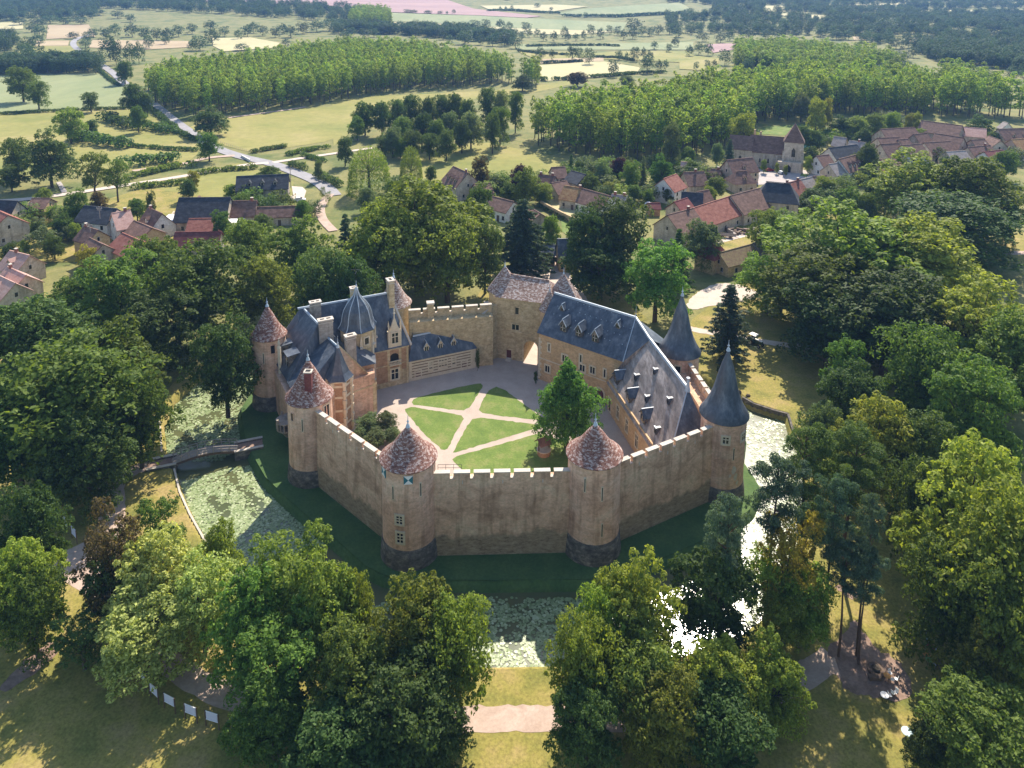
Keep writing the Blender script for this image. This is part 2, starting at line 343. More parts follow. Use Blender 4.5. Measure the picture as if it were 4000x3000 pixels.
Z5=lambda x,y:(x*.3334,y*.3334); Z6=lambda x,y:(737.2+x*.3334,y*.3334); Z7=lambda x,y:(1474.3+x*.3335,y*.3335)
Z1=lambda x,y:((900+x*.49729)/1.80832,(1000+y*.49729)/1.80832); Z2=lambda x,y:((1900+x*.49729)/1.80832,(1000+y*.49729)/1.80832)
Z3=lambda x,y:(608.3+x*.3,829.5+y*.3); Z4=lambda x,y:(1161.3+x*.3,829.5+y*.3); ZB=lambda x,y:((2934+.4821*x)/1.808,(2200+.4821*y)/1.808)
def z(f,*p): return [f(*q) for q in p]
# island, courtyard
sheet('berm_grass',[(p) for p in INN+[]],'berm',.015,px=False) if False else None
sheet('castle_berm',[(Vector(p)).to_tuple() for p in INN]+[(30,170),(-40,170)],'berm',.012,px=False)
CY=[(-45.8,134.7),(-32.5,113.6),(-14.1,96.7),(12.2,97.9),(34.1,110.4),(31.6,131.8),(22,146),(8,152),(6,163),(-2,163),(-5,152),(-22,150)]
sheet('courtyard_gravel',CY,'yard',.03,px=False)
for i,l in enumerate([z(Z1,(1425,1150),(1440,1125),(1480,1108),(1700,1052),(1930,1003),(1968,1003),(1985,1020),(1960,1065),(1878,1190),(1830,1210),(1780,1210),(1600,1190),(1445,1170)),
  z(Z3,(1490,45),(1550,22),(1610,45),(1850,225),(1960,300),(1860,262),(1620,235),(1445,210),(1420,190),(1425,160)),
  z(Z3,(885,180),(930,165),(1240,215),(1300,228),(1312,250),(1195,465),(1175,478),(1150,470),(1050,380),(900,215)),
  z(Z3,(1345,285),(1370,258),(1430,243),(1600,262),(1830,292),(1960,310),(1840,318),(1250,495),(1232,495),(1250,460)),
  z(Z3,(1228,545),(1260,520),(1850,357),(2000,400),(2110,440),(2110,640),(1330,650),(1290,615))]):
    sheet('lawn',l,'lawn',.045)
# park
sheet('park_grass',[(-60,690),(250,900),(338,900),(342,930),(352,1000),(380,1060),(405,1120),(440,1190),(500,1265),(600,1335),(720,1400),(880,1436),(1000,1447),(1195,1445),(1340,1437),(1480,1420),(1600,1390),(1670,1335),(1725,1250),(1760,1150),(1800,1000),(2300,1000),(2300,1720),(-60,1720)],'parkgrass',.012)
sheet('park_grass',[(1495,690),(1600,610),(1760,640),(1800,900),(1745,960),(1720,930),(1708,893),(1671,883),(1629,869),(1600,850),(1546,821),(1503,796),(1470,770)],'parkgrass',.014)
sheet('park_grass',[(1020,660),(1060,590),(1180,640),(1260,650),(1300,600),(1400,690),(1300,720),(1120,660)],'parkgrass',.016)
ribbon('footpath',[(222,980),(232,1010),(240,1050),(243,1110),(232,1170),(190,1210),(140,1240)],(3.2,4.2),'sand',.035)
ribbon('footpath',[(244,1050),(268,1028),(310,1008),(352,1000),(385,994)],(2.6,3.3),'sand',.04)
sheet('gravel_circle',[(200,1165),(150,1185),(110,1218),(112,1242),(150,1262),(205,1300),(300,1270),(330,1200),(260,1160)],'sand',.045,smooth_edges=2)
ribbon('footpath',[(250,1290),(330,1400),(480,1500),(700,1545),(900,1556),(1050,1553),(1200,1552),(1400,1552),(1600,1520),(1720,1470),(1800,1420)],(3.,3.2),'sand',.035)
sheet('bare_earth_patio',z(ZB,(600,760),(640,650),(760,560),(850,440),(900,560),(1040,720),(1200,790),(1290,940),(1320,1060),(1180,1140),(1040,1090),(900,1080),(760,1030),(700,930)),'dirt',.04,smooth_edges=2)
ribbon('footpath',z(ZB,(380,900),(560,830),(700,840)),(2.5,2.5),'sand',.043)
sheet('bare_earth',z(ZB,(660,180),(780,160),(880,260),(820,300),(700,230)),'dirt',.04,smooth_edges=2)
sheet('bare_earth',[(2,1480),(60,1420),(112,1380),(140,1400),(60,1470),(0,1500)],'dirt',.03,smooth_edges=2)
ribbon('footpath',[(1480,708),(1520,716),(1580,726),(1640,737),(1700,746),(1760,752)],(2.3,2.3),'gravel',.035)
sheet('gravel_drive',[(1480,655),(1520,622),(1560,610),(1610,618),(1650,640),(1590,655),(1530,662),(1490,672)],'gravel',.036,smooth_edges=1)
sheet('gravel_drive',[(1108,600),(1150,570),(1178,545),(1200,540),(1215,570),(1245,615),(1275,655),(1250,662),(1228,640),(1200,628),(1180,640),(1160,700),(1165,790),(1128,790),(1135,700),(1150,640),(1165,615),(1135,612)],'gravel',.037)
ribbon('footpath',[(1045,655),(1090,655)],(2.5,2.5),'gravel',.036)
# bare hump of the path over moat shore left
# countryside
def fld(n,m,pts,f=None,eps=.03): return sheet(n,z(f,*pts) if f else pts,m,eps)
fld('meadow','meadow',[(-60,740),(650,720),(830,700),(1000,720),(1200,840),(1290,920),(1280,1000),(1180,1080),(860,1110),(700,1100),(-60,1180)],Z5,.02)
fld('pale_green_field','palefield',[(-60,490),(650,475),(800,560),(840,690),(700,700),(-60,735)],Z5,.035)
fld('mown_meadow','meadow',[(1215,830),(1340,775),(1470,768),(1960,705),(2150,690),(2270,650),(2260,860),(2100,920),(1640,990),(1430,940),(1310,890)],Z5)
fld('meadow','meadow',[(-60,650),(260,622),(640,605),(1000,585),(1220,560),(1470,525),(1500,545),(1250,600),(900,640),(560,700),(200,800),(60,860),(-50,950)],Z6)
fld('village_meadow','meadow',[(480,1010),(860,930),(960,925),(1400,1020),(1700,1060),(1700,1120),(1340,1180),(1200,1220),(900,1240),(520,1160)],Z6)
fld('garden_grass','parkgrass',[(640,1310),(900,1230),(1250,1200),(1500,1210),(1600,1400),(1250,1560),(700,1560)],Z5,.025)
fld('orchard_grass','parkgrass',[(-60,1400),(480,1390),(560,1500),(480,1700),(-60,1700)],Z5,.028)
fld('rough_garden','meadow',[(850,1200),(1550,1060),(1900,1180),(1900,1330),(1500,1300),(1100,1240)],Z5,.022)
fld('kitchen_garden','straw',[(1280,1300),(1560,1290),(1570,1440),(1450,1430)],Z6,.03)
fld('kitchen_garden','lawn',[(1420,1380),(1550,1480),(1500,1560),(1430,1500)],Z6,.03)
fld('farmyard_grass','parkgrass',[(180,1480),(560,1370),(720,1330),(1000,1300),(1100,1600),(250,1640)],Z7,.03)
fld('village_square','square',[(440,1150),(500,1095),(740,1110),(760,1095),(880,1130),(850,1230),(640,1190),(470,1200)],Z7,.04)
fld('lawn','lawn',[(770,1125),(825,1130),(800,1150),(760,1140)],Z7,.05)
fld('meadow','lawn',[(480,840),(560,818),(800,805),(960,830),(720,880),(500,870)],Z7,.03)
fld('parkland','parkgrass',[(1740,1560),(2270,1500),(2270,1720),(1740,1680)],Z7,.02)
ribbon('footpath',z(Z7,(1980,1642),(2280,1640)),(3,3),'sand',.04)
ribbon('field_track',[(1475,545),(1560,520),(1640,500)],(3,3),'gravel',.036)
fld('tan_field','tanfield',[(310,165),(575,162),(620,240),(300,256)],Z5)
fld('tan_field','tanfield',[(600,262),(1220,268),(1230,308),(920,325),(570,310)],Z5)
fld('tan_field','straw',[(1370,250),(1620,245),(1815,280),(1780,312),(1450,335),(1380,300)],Z5)
fld('straw_field','straw',[(-80,150),(150,148),(150,190),(-80,195)],Z5)
fld('meadow','meadow',[(220,300),(480,300),(510,370),(200,350)],Z5)
fld('tan_field','tanfield',[(230,268),(450,265),(440,298),(225,300)],Z5,.05)
fld('pale_field','straw',[(1285,425),(1560,405),(1700,400),(1940,440),(1910,480),(1500,520),(1290,528)],Z6)
fld('pale_field','meadow',[(1140,335),(1660,345),(1800,335),(2280,335),(2280,410),(1700,385),(1280,395)],Z6)
fld('pale_field','palefield',[(1120,290),(2280,275),(2280,325),(1140,325)],Z6,.05)
fld('tan_field','tanfield',[(1290,385),(1700,375),(1700,398),(1290,415)],Z6,.06)
fld('pale_field','palefield',[(320,85),(900,105),(1850,150),(1820,205),(1120,185),(700,158),(330,142)],Z6)
fld('straw_field','straw',[(340,145),(690,158),(1120,186),(1800,205),(1500,230),(700,200),(330,165)],Z6,.08)
fld('ploughed_field','plough',[(-900,-60),(560,-40),(860,60),(1300,108),(1200,118),(900,103),(330,82),(-60,45),(-1000,10)],Z6,.06)
fld('straw_field','straw',[(900,40),(1400,33),(1600,45),(1320,84),(950,62)],Z6,.08)
fld('bluish_field','palefield',[(1400,90),(1560,62),(2200,22),(2260,60),(2211,90),(1900,108),(1560,118)],Z6,.07)
fld('straw_field','straw',[(535,40),(650,42),(670,80),(545,82)],Z7,.08)
fld('straw_field','straw',[(555,84),(940,104),(870,137),(600,96)],Z7,.08)
fld('pale_field','meadow',[(-20,355),(240,380),(220,440),(330,470),(-20,450)],Z7,.07)
fld('ploughed_field','plough',[(150,290),(345,282),(345,320),(200,345)],Z7,.07)
fld('tan_field','tanfield',[(1100,240),(1250,238),(1260,265),(1110,262)],Z7,.07)
fld('tan_field','tanfield',[(1450,250),(1600,250),(1600,275),(1460,275)],Z7,.07)
fld('straw_field','straw',[(1500,68),(2300,62),(2300,76),(1500,82)],Z7)
fld('pale_field','palefield',[(1000,52),(1400,46),(1450,58),(1050,66)],Z7)
fld('straw_field','straw',[(1900,22),(2300,18),(2300,32),(1900,36)],Z7)
fld('tan_field','tanfield',[(1150,112),(1250,107),(1260,123),(1150,128)],Z7)
fld('straw_field','straw',[(900,30),(1500,22),(1500,30),(900,42)],Z7)
ribbon('country_road',z(Z5,(590,225),(500,255),(475,290),(520,335),(590,380),(660,425),(740,480),(800,535),(960,650),(1110,770),(1190,830),(1280,890),(1400,960),(1560,1015),(1750,1060),(1920,1120),(2040,1170),(2110,1215),(2160,1270)),(6,6.2),'asphalt',.06)
ribbon('farm_track',z(Z5,(1520,1010),(1350,1025),(1200,1060),(1040,1085),(860,1110)),(3.5,3),'sand',.05)
ribbon('farm_track',z(Z5,(1740,1058),(1600,1070),(1400,1105),(1150,1150),(860,1195),(500,1250),(200,1290),(-60,1310)),(3.5,4),'gravel',.05)
ribbon('farm_track',z(Z5,(1770,1055),(1900,1035),(2211,990),(2420,960)),(3.5,3),'gravel',.05)
ribbon('farm_track',z(Z5,(1480,765),(1650,742),(1850,715),(1980,695)),(3,3),'sand',.05)
sheet('driveway',z(Z5,(1890,1210),(1960,1215),(1985,1240),(1960,1320),(1880,1300),(1760,1300),(1740,1285),(1900,1270)),'gravel',.05)
ribbon('village_lane',z(Z5,(2140,1260),(2080,1340),(2090,1420),(2160,1500)),(3.2,3),'sand',.05)
# concrete slab and low bridge details
# ------------------------------------------------------------------ lily pads (stuff)
def pads():
    zones=[(pw([(350,900),(400,830),(470,800),(530,790),(548,800),(540,850),(518,885),(520,950),(480,980),(360,985)]),3000,.15),
           (pw([(378,1030),(480,1000),(560,985),(600,1060),(660,1110),(700,1150),(640,1290),(560,1290),(470,1200),(410,1100)]),4600,.15),
           (pw([(780,1300),(850,1275),(1000,1270),(1280,1275),(1300,1430),(1000,1435),(820,1400)]),2200,.0),
           (pw([(1640,890),(1700,890),(1715,940),(1735,1000),(1730,1050),(1640,1060),(1610,930),(1600,860)]),800,.0),
           (pw([(1600,1130),(1640,1070),(1735,1060),(1740,1150),(1700,1250),(1640,1330),(1560,1340),(1560,1200)]),900,.0),
           (pw([(1500,810),(1560,840),(1600,870),(1600,890),(1540,860)]),120,.0)]
    V=[];Fq=[]
    for poly,n,_ in zones:
        a=np.array(poly); P=RNG.uniform(a.min(0),a.max(0),(int(n*5),2)); P=P[(sdf(P,poly)<0)&(sdf(P,MOAT)<-.8)][:n*3]
        k=np.sin(P[:,0]*.55+np.sin(P[:,1]*.4)*2)*np.sin(P[:,1]*.5+np.sin(P[:,0]*.3)*2)+.5*np.sin(P[:,0]*1.7)*np.sin(P[:,1]*1.9); P=P[k+RNG.normal(0,.35,len(k))>-.45][:int(n*1.5)]
        for x,y in P:
            r=random.uniform(.12,.25); t=random.uniform(0,6.3); o=len(V); tx,ty=random.gauss(0,.055),random.gauss(0,.055)
            for i in range(7):
                an=t+i*.87; dx,dy=r*math.cos(an),r*math.sin(an); V.append((x+dx,y+dy,WZ+.03+dx*tx+dy*ty+.005*(o%5)))
            Fq.append(range(o,o+7))
    me=bpy.data.meshes.new('lily_pads'); mesh_np(me,np.array(V),np.array([list(q) for q in Fq])); me.materials.append(M['pad'])
    o=bpy.data.objects.new('lily_pads',me); COL.objects.link(o); o['kind']='stuff'; o['label']='pale green lily pads floating on the murky moat water'; o['category']='lily pads'
pads()
# ------------------------------------------------------------------ foliage
def leaves(C,RR,n,size,rng,up=.25,flat=1.,jit=.22,droop=0.,asp=.55,lo=-.55):
    """C clump centres (k,3), RR radii (k,) -> leaf quads; returns V,Q"""
    k=len(C); tot=k*n; idx=np.repeat(np.arange(k),n)
    d=rng.normal(size=(tot,3)); d/=np.linalg.norm(d,axis=1)[:,None]
    low=d[:,2]<lo; d[low,2]*=-1
    r=RR[idx]*(1-np.abs(rng.normal(0,jit,tot))); p=C[idx]+d*r[:,None]*np.array([1,1,flat])
    nn=d*.75+rng.normal(0,.55,(tot,3))+np.array([0,0,up]); nn/=np.linalg.norm(nn,axis=1)[:,None]
    t=rng.normal(size=(tot,3)); t[:,2]-=droop; t-=nn*(t*nn).sum(1)[:,None]; t/=np.linalg.norm(t,axis=1)[:,None]
    b=np.cross(nn,t); s=(size*rng.uniform(.6,1.35,tot))[:,None]
    V=np.stack([p-t*s*.5,p-b*s*asp*.5+nn*s*.06,p+t*s*.5,p+b*s*asp*.5+nn*s*.06],1).reshape(-1,3)
    return V,np.arange(tot*4).reshape(-1,4)
def crownmesh(name,V,Q,trunk=None,mats=('leaf_mid','bark')):
    me=bpy.data.meshes.new(name)
    if trunk is not None:
        tv=np.array(trunk.v); tq=np.array([q for q in trunk.f if len(q)==4])
        o=len(V); V=np.vstack([V,tv]); nQ=len(Q); Q=np.vstack([Q,tq+o])
    mesh_np(me,V,Q)
    for m in mats[:2 if trunk is not None else 1]: me.materials.append(M[m])
    if trunk is not None:
        a=np.zeros(len(me.polygons),np.int32); a[nQ:]=1; me.polygons.foreach_set('material_index',a)
    return me
def fib(n,rng,lo=-.5):
    i=np.arange(n)+.5; zz=1-(1-lo)*i/n; a=i*2.39996+rng.uniform(0,6)
    return np.stack([np.sqrt(1-zz**2)*np.cos(a),np.sqrt(1-zz**2)*np.sin(a),zz],1)
def round_tree(seed,H0=20.,R0=6.,lobes=18,sub=26,n=46,size=.5,base=.06,shape='round',lobe=.40,fmin=.5,fmax=.78):
    """two-level crown: lobes on an uneven envelope, small leaf clumps on each lobe"""
    rng=np.random.default_rng(seed); zc=H0*(base+(1-base)*.48); rz=H0*(1-base)*.5
    L=fib(lobes,rng,-.8); L+=rng.normal(0,.15,L.shape); f=rng.uniform(fmin,fmax,lobes)
    if shape=='cone': wid=lambda u:np.clip(1.05-.85*(u+.1),.15,1.1)
    elif shape=='oval': wid=lambda u:np.sqrt(np.clip(1-(np.abs(u)*.9)**2.4,.12,1))
    elif shape=='broad': wid=lambda u:np.clip(1.12-.25*u,.6,1.2)
    else: wid=lambda u:1.
    LC=L*f[:,None]; w=np.array([wid(u) for u in LC[:,2]])
    LC=np.stack([LC[:,0]*R0*w,LC[:,1]*R0*w,zc+LC[:,2]*rz*1.05],1)
    lr=R0*lobe*rng.uniform(.75,1.3,lobes)*np.clip(w,.5,1.1)
    CC=[];CRr=[]
    for c,r in zip(LC,lr):
        s=fib(sub,rng,-.5)+rng.normal(0,.15,(sub,3)); CC.append(c+s*r*rng.uniform(.72,1.12,(sub,1))*np.array([1,1,.9])); CRr.append(np.full(sub,r*.34)*rng.uniform(.6,1.4,sub))
    inner=rng.normal(0,.33,(26,3))*np.array([R0,R0,rz])*.75+np.array([0,0,zc]); CC.append(inner); CRr.append(np.full(26,R0*.3))
    CC=np.vstack(CC); CRr=np.concatenate(CRr)
    V,Q=leaves(CC,CRr,n,size,rng,up=.45)
    V[:,2]=np.maximum(V[:,2],.4)
    T=MB(); T.tube((0,0,-.3),(0,0,H0*.25),.5,.36,8,caps=False); top=Vector((rng.normal(0,.4),rng.normal(0,.4),H0*.55)); T.tube((0,0,H0*.25),top,.36,.22,8,caps=False)
    for c in LC[::1]:
        k=rng.uniform(.2,.55); a=Vector((0,0,H0*.18)).lerp(top,k); mid=a.lerp(Vector(c),.55)+Vector((0,0,.5)); T.tube(a,mid,.17,.11,5,caps=False); T.tube(mid,c,.11,.04,5,caps=False)
    return V,Q,T
def size_of(V): return float(np.percentile(V[:,2],99.7)),float(np.percentile(np.hypot(V[:,0],V[:,1]),97))
def pine_tree(seed,H0=22.,R0=4.5,clouds=11,n=420,size=.3,lowest=.5):
    rng=np.random.default_rng(seed); T=MB(); p=Vector((0,0,-.3)); tr=[p]
    for i in range(5):
        p=Vector((p.x+rng.normal(0,.22),p.y+rng.normal(0,.22),H0*(i+1)/5*.95)); tr.append(p)
    for i in range(5): T.tube(tr[i],tr[i+1],.34-.05*i,.29-.05*i,8,caps=False)
    CC=[];CRr=[]
    for i in range(clouds):
        t=lowest+(1-lowest)*(i/(clouds-1))**.8; zz=H0*t*.97; r=R0*math.sin(math.pi*(.25+.62*(1-((t-lowest)/(1-lowest)))))*rng.uniform(.35,.8) if i<clouds-1 else .3
        a=i*2.4+rng.uniform(-.4,.4); c=Vector((r*math.cos(a),r*math.sin(a),zz)); b=Vector((0,0,zz-1.2-rng.uniform(0,1)))
        k=min(4,int(b.z/(H0*.19))); f=b.z/(H0*.19)-k; b=tr[k].lerp(tr[k+1],min(1,max(0,f))); T.tube(b,c,.12,.04,5,caps=False)
        for j in range(6):
            o=rng.normal(0,1,3)*np.array([R0*.23,R0*.23,.28]); CC.append(np.array(c)+o); CRr.append(R0*rng.uniform(.16,.30))
    V,Q=leaves(np.array(CC),np.array(CRr),n//6,size,rng,up=.6,flat=.5,asp=.4)
    return V,Q,T
def conifer(seed,H0=18.,R0=4.,tiers=15,per=7,n=26,size=.5,sparse=1.,droop=.4):
    rng=np.random.default_rng(seed); T=MB(); T.tube((0,0,-.3),(0,0,H0*.98),.3,.04,7,caps=False); CC=[];CRr=[]
    for i in range(tiers):
        t=(i+.5)/tiers; zz=H0*(.08+.9*t); rr=R0*(1-t)**.75*rng.uniform(.8,1.1)
        for j in range(per):
            a=j*6.283/per+i*1.1+rng.normal(0,.2); L=rr*rng.uniform(.65,1.1); e=Vector((L*math.cos(a),L*math.sin(a),zz-L*droop)); T.tube((0,0,zz),e,.06,.02,4,caps=False)
            m=max(2,int(L/.42*sparse))
            for q in range(1,m+1): CC.append(np.array(Vector((0,0,zz)).lerp(e,q/m))+rng.normal(0,.12,3)); CRr.append(.30+.16*(1-q/m)*R0/4)
    V,Q=leaves(np.array(CC),np.array(CRr),n,size,rng,up=.2,flat=.55,droop=.4,asp=.35)
    return V,Q,T
def willow(seed,H0=14.,R0=6.):
    rng=np.random.default_rng(seed); T=MB(); T.tube((0,0,-.3),(0,0,H0*.5),.45,.3,8,caps=False); CC=[]; CRr=[]
    for i,d in enumerate(fib(90,rng,-.1)):
        top=np.array([d[0]*R0*.85,d[1]*R0*.85,H0*.45+d[2]*H0*.5]); L=rng.uniform(.35,.75)*H0*(.5+.5*(1-d[2])); m=max(3,int(L/.8))
        if i%5==0: T.tube((0,0,H0*.45),top,.12,.03,5,caps=False)
        for q in range(m):
            f=q/m; CC.append(top+np.array([d[0]*f*.9,d[1]*f*.9,-L*f])+rng.normal(0,.1,3)); CRr.append(.55)
    CC=np.array(CC); CC[:,2]=np.maximum(CC[:,2],.6)
    V,Q=leaves(CC,np.array(CRr),16,.55,rng,up=0,droop=2.5,asp=.25); return V,Q,T
def simple_tree(seed,H0,R0,cl,n,size,base,shape='round',trunk=True):
    rng=np.random.default_rng(seed); d=fib(cl,rng,-.8)+rng.normal(0,.14,(cl,3)); zc=H0*(base+(1-base)*.48); rz=H0*(1-base)*.5
    f=rng.uniform(.6,.9,cl)[:,None]; w=1.
    if shape=='poplar': w=np.sqrt(np.clip(1-(d[:,2]*.95)**2,.2,1)); C=np.stack([d[:,0]*.6*R0,d[:,1]*.6*R0,zc+d[:,2]*rz*.85],1)
    else: C=np.stack([d[:,0]*R0*f[:,0],d[:,1]*R0*f[:,0],zc+d[:,2]*rz*f[:,0]],1)
    C=np.vstack([C,[[0,0,zc],[0,0,zc+rz*.35],[0,0,zc-rz*.35]]]); rr=np.concatenate([np.full(cl,R0*.36)*rng.uniform(.7,1.25,cl),np.full(3,R0*.5)])
    V,Q=leaves(C,rr,n,size,rng,up=.5,flat=1.1 if shape!='poplar' else 1.35); V[:,2]=np.maximum(V[:,2],.3)
    T=MB(); T.tube((0,0,-.3),(0,0,zc),.24,.12,6,caps=False)
    return V,Q,T
PR={}
def proto(key,data,two=True): PR[key]=data
PROTO={}
def reg(key,gen,Href,Rref): 
    V,Q,T=gen; Href,Rref=size_of(V); PROTO[key]=(crownmesh('crown',V,Q),T,Href,Rref,None)
reg('A',round_tree(1),20,6.6); reg('B',round_tree(2,lobes=13,lobe=.46,shape='oval'),20,6.6); reg('C',round_tree(3,lobes=24,sub=20,lobe=.34,shape='broad'),20,6.9)
reg('D',round_tree(4,lobes=16,sub=26,shape='oval',base=.03),20,6.6); reg('K',round_tree(5,lobes=40,sub=18,n=40,shape='cone',base=.0,lobe=.34,size=.42,fmin=.4,fmax=.82),20,6.)
reg('E',round_tree(6,lobes=11,sub=20,lobe=.32,n=44,size=.46,base=.15),20,6.2)     # airy crown with visible limbs
reg('P',pine_tree(11,clouds=19,n=1000,size=.36),22,4.8); reg('Q',pine_tree(12,clouds=14,lowest=.62,n=1000,size=.36),22,4.8); reg('P2',pine_tree(13,clouds=24,lowest=.3,n=1000,size=.36),22,4.8)
reg('F',conifer(21,per=9,tiers=18),18,4.1); reg('X',conifer(22,sparse=.8,per=6,tiers=19,n=24,droop=.28),18,4.1); reg('CE',conifer(23,R0=7.5,tiers=13,per=11,droop=.14,n=34,size=.6),18,7.6)
reg('W',willow(31),14,6.4)
def smallreg(key,Href,Rref,*a,**k):
    V,Q,T=simple_tree(*a,**k); Href,Rref=size_of(V); PROTO[key]=(crownmesh('tree',V,Q,T),None,Href,Rref,None)
smallreg('m1',14,5.2,41,14,5,26,44,.85,.04); smallreg('m2',14,5.2,42,14,5,20,56,.85,.08); smallreg('m3',14,5.,43,14,4.8,30,38,.85,.02)
smallreg('o1',22,2.9,51,22,3.2,24,40,.85,.10,shape='poplar'); smallreg('o2',22,2.9,52,22,3.2,20,46,.85,.14,shape='poplar'); smallreg('o3',22,2.9,53,22,3.2,26,36,.85,.08,shape='poplar')
smallreg('f1',14,5.2,61,14,5,14,12,1.25,.08); smallreg('f2',14,5.2,62,14,5,11,14,1.3,.1)
TM={}
def trunkmesh(key,bark):
    if (key,bark) not in TM:
        T=PROTO[key][1]; me=bpy.data.meshes.new('trunk'); me.from_pydata(T.v,[],T.f); me.materials.append(M[bark]); me.polygons.foreach_set('use_smooth',[True]*len(T.f)); TM[(key,bark)]=me
    return TM[(key,bark)]
def crowncopy(me,m):
    k=(me.name,m)
    if k not in TM:
        c=me.copy(); c.materials[0]=M['leaf_'+m]; TM[k]=c
    return TM[k]
def tree(x,yt,w,h,key,m,label,name='park_tree',cat='tree',group=None,f=None,rz=None,xy=None,zb=0.,bark='bark'):
    """x, yt = survey pixel of the crown's top, w = crown width in survey pixels, h = height in metres"""
    if f:
        x2,_=f(x+w,yt); x,yt=f(x,yt); w=x2-x
    P=Vector((*xy,0)) if xy else G(x,yt,h*.97)
    gz=float(hill(P.x,P.y)) if P.y>650 else 0.
    if not xy and P.y>650:
        P=G(x,yt,h*.97); gz=float(hill(P.x,P.y))
    me,T,Hr,Rr,_=PROTO[key]; dia=w*depth(Vector((P.x,P.y,gz+h*.6)))/F if not xy or w>3 else w
    s=(dia/2/Rr,dia/2/Rr,h/Hr); rz=random.uniform(0,6.28) if rz is None else rz
    if T is None:
        o=bpy.data.objects.new(name,crowncopy(me,m)); COL.objects.link(o); tag(o,label,cat,group); o.location=(P.x,P.y,gz+zb); o.scale=s; o.rotation_euler=(0,0,rz); return o
    r=thing(name,label,cat,group); r.location=(P.x,P.y,gz+zb); r.scale=s; r.rotation_euler=(0,0,rz)
    c=bpy.data.objects.new('crown',crowncopy(me,m)); t=bpy.data.objects.new('trunk',trunkmesh(key,bark))
    for q in (c,t): COL.objects.link(q); q.parent=r
    if key in 'ABCD': c.location.z=-1.6; c.scale=(1,1,1.08)
    return r
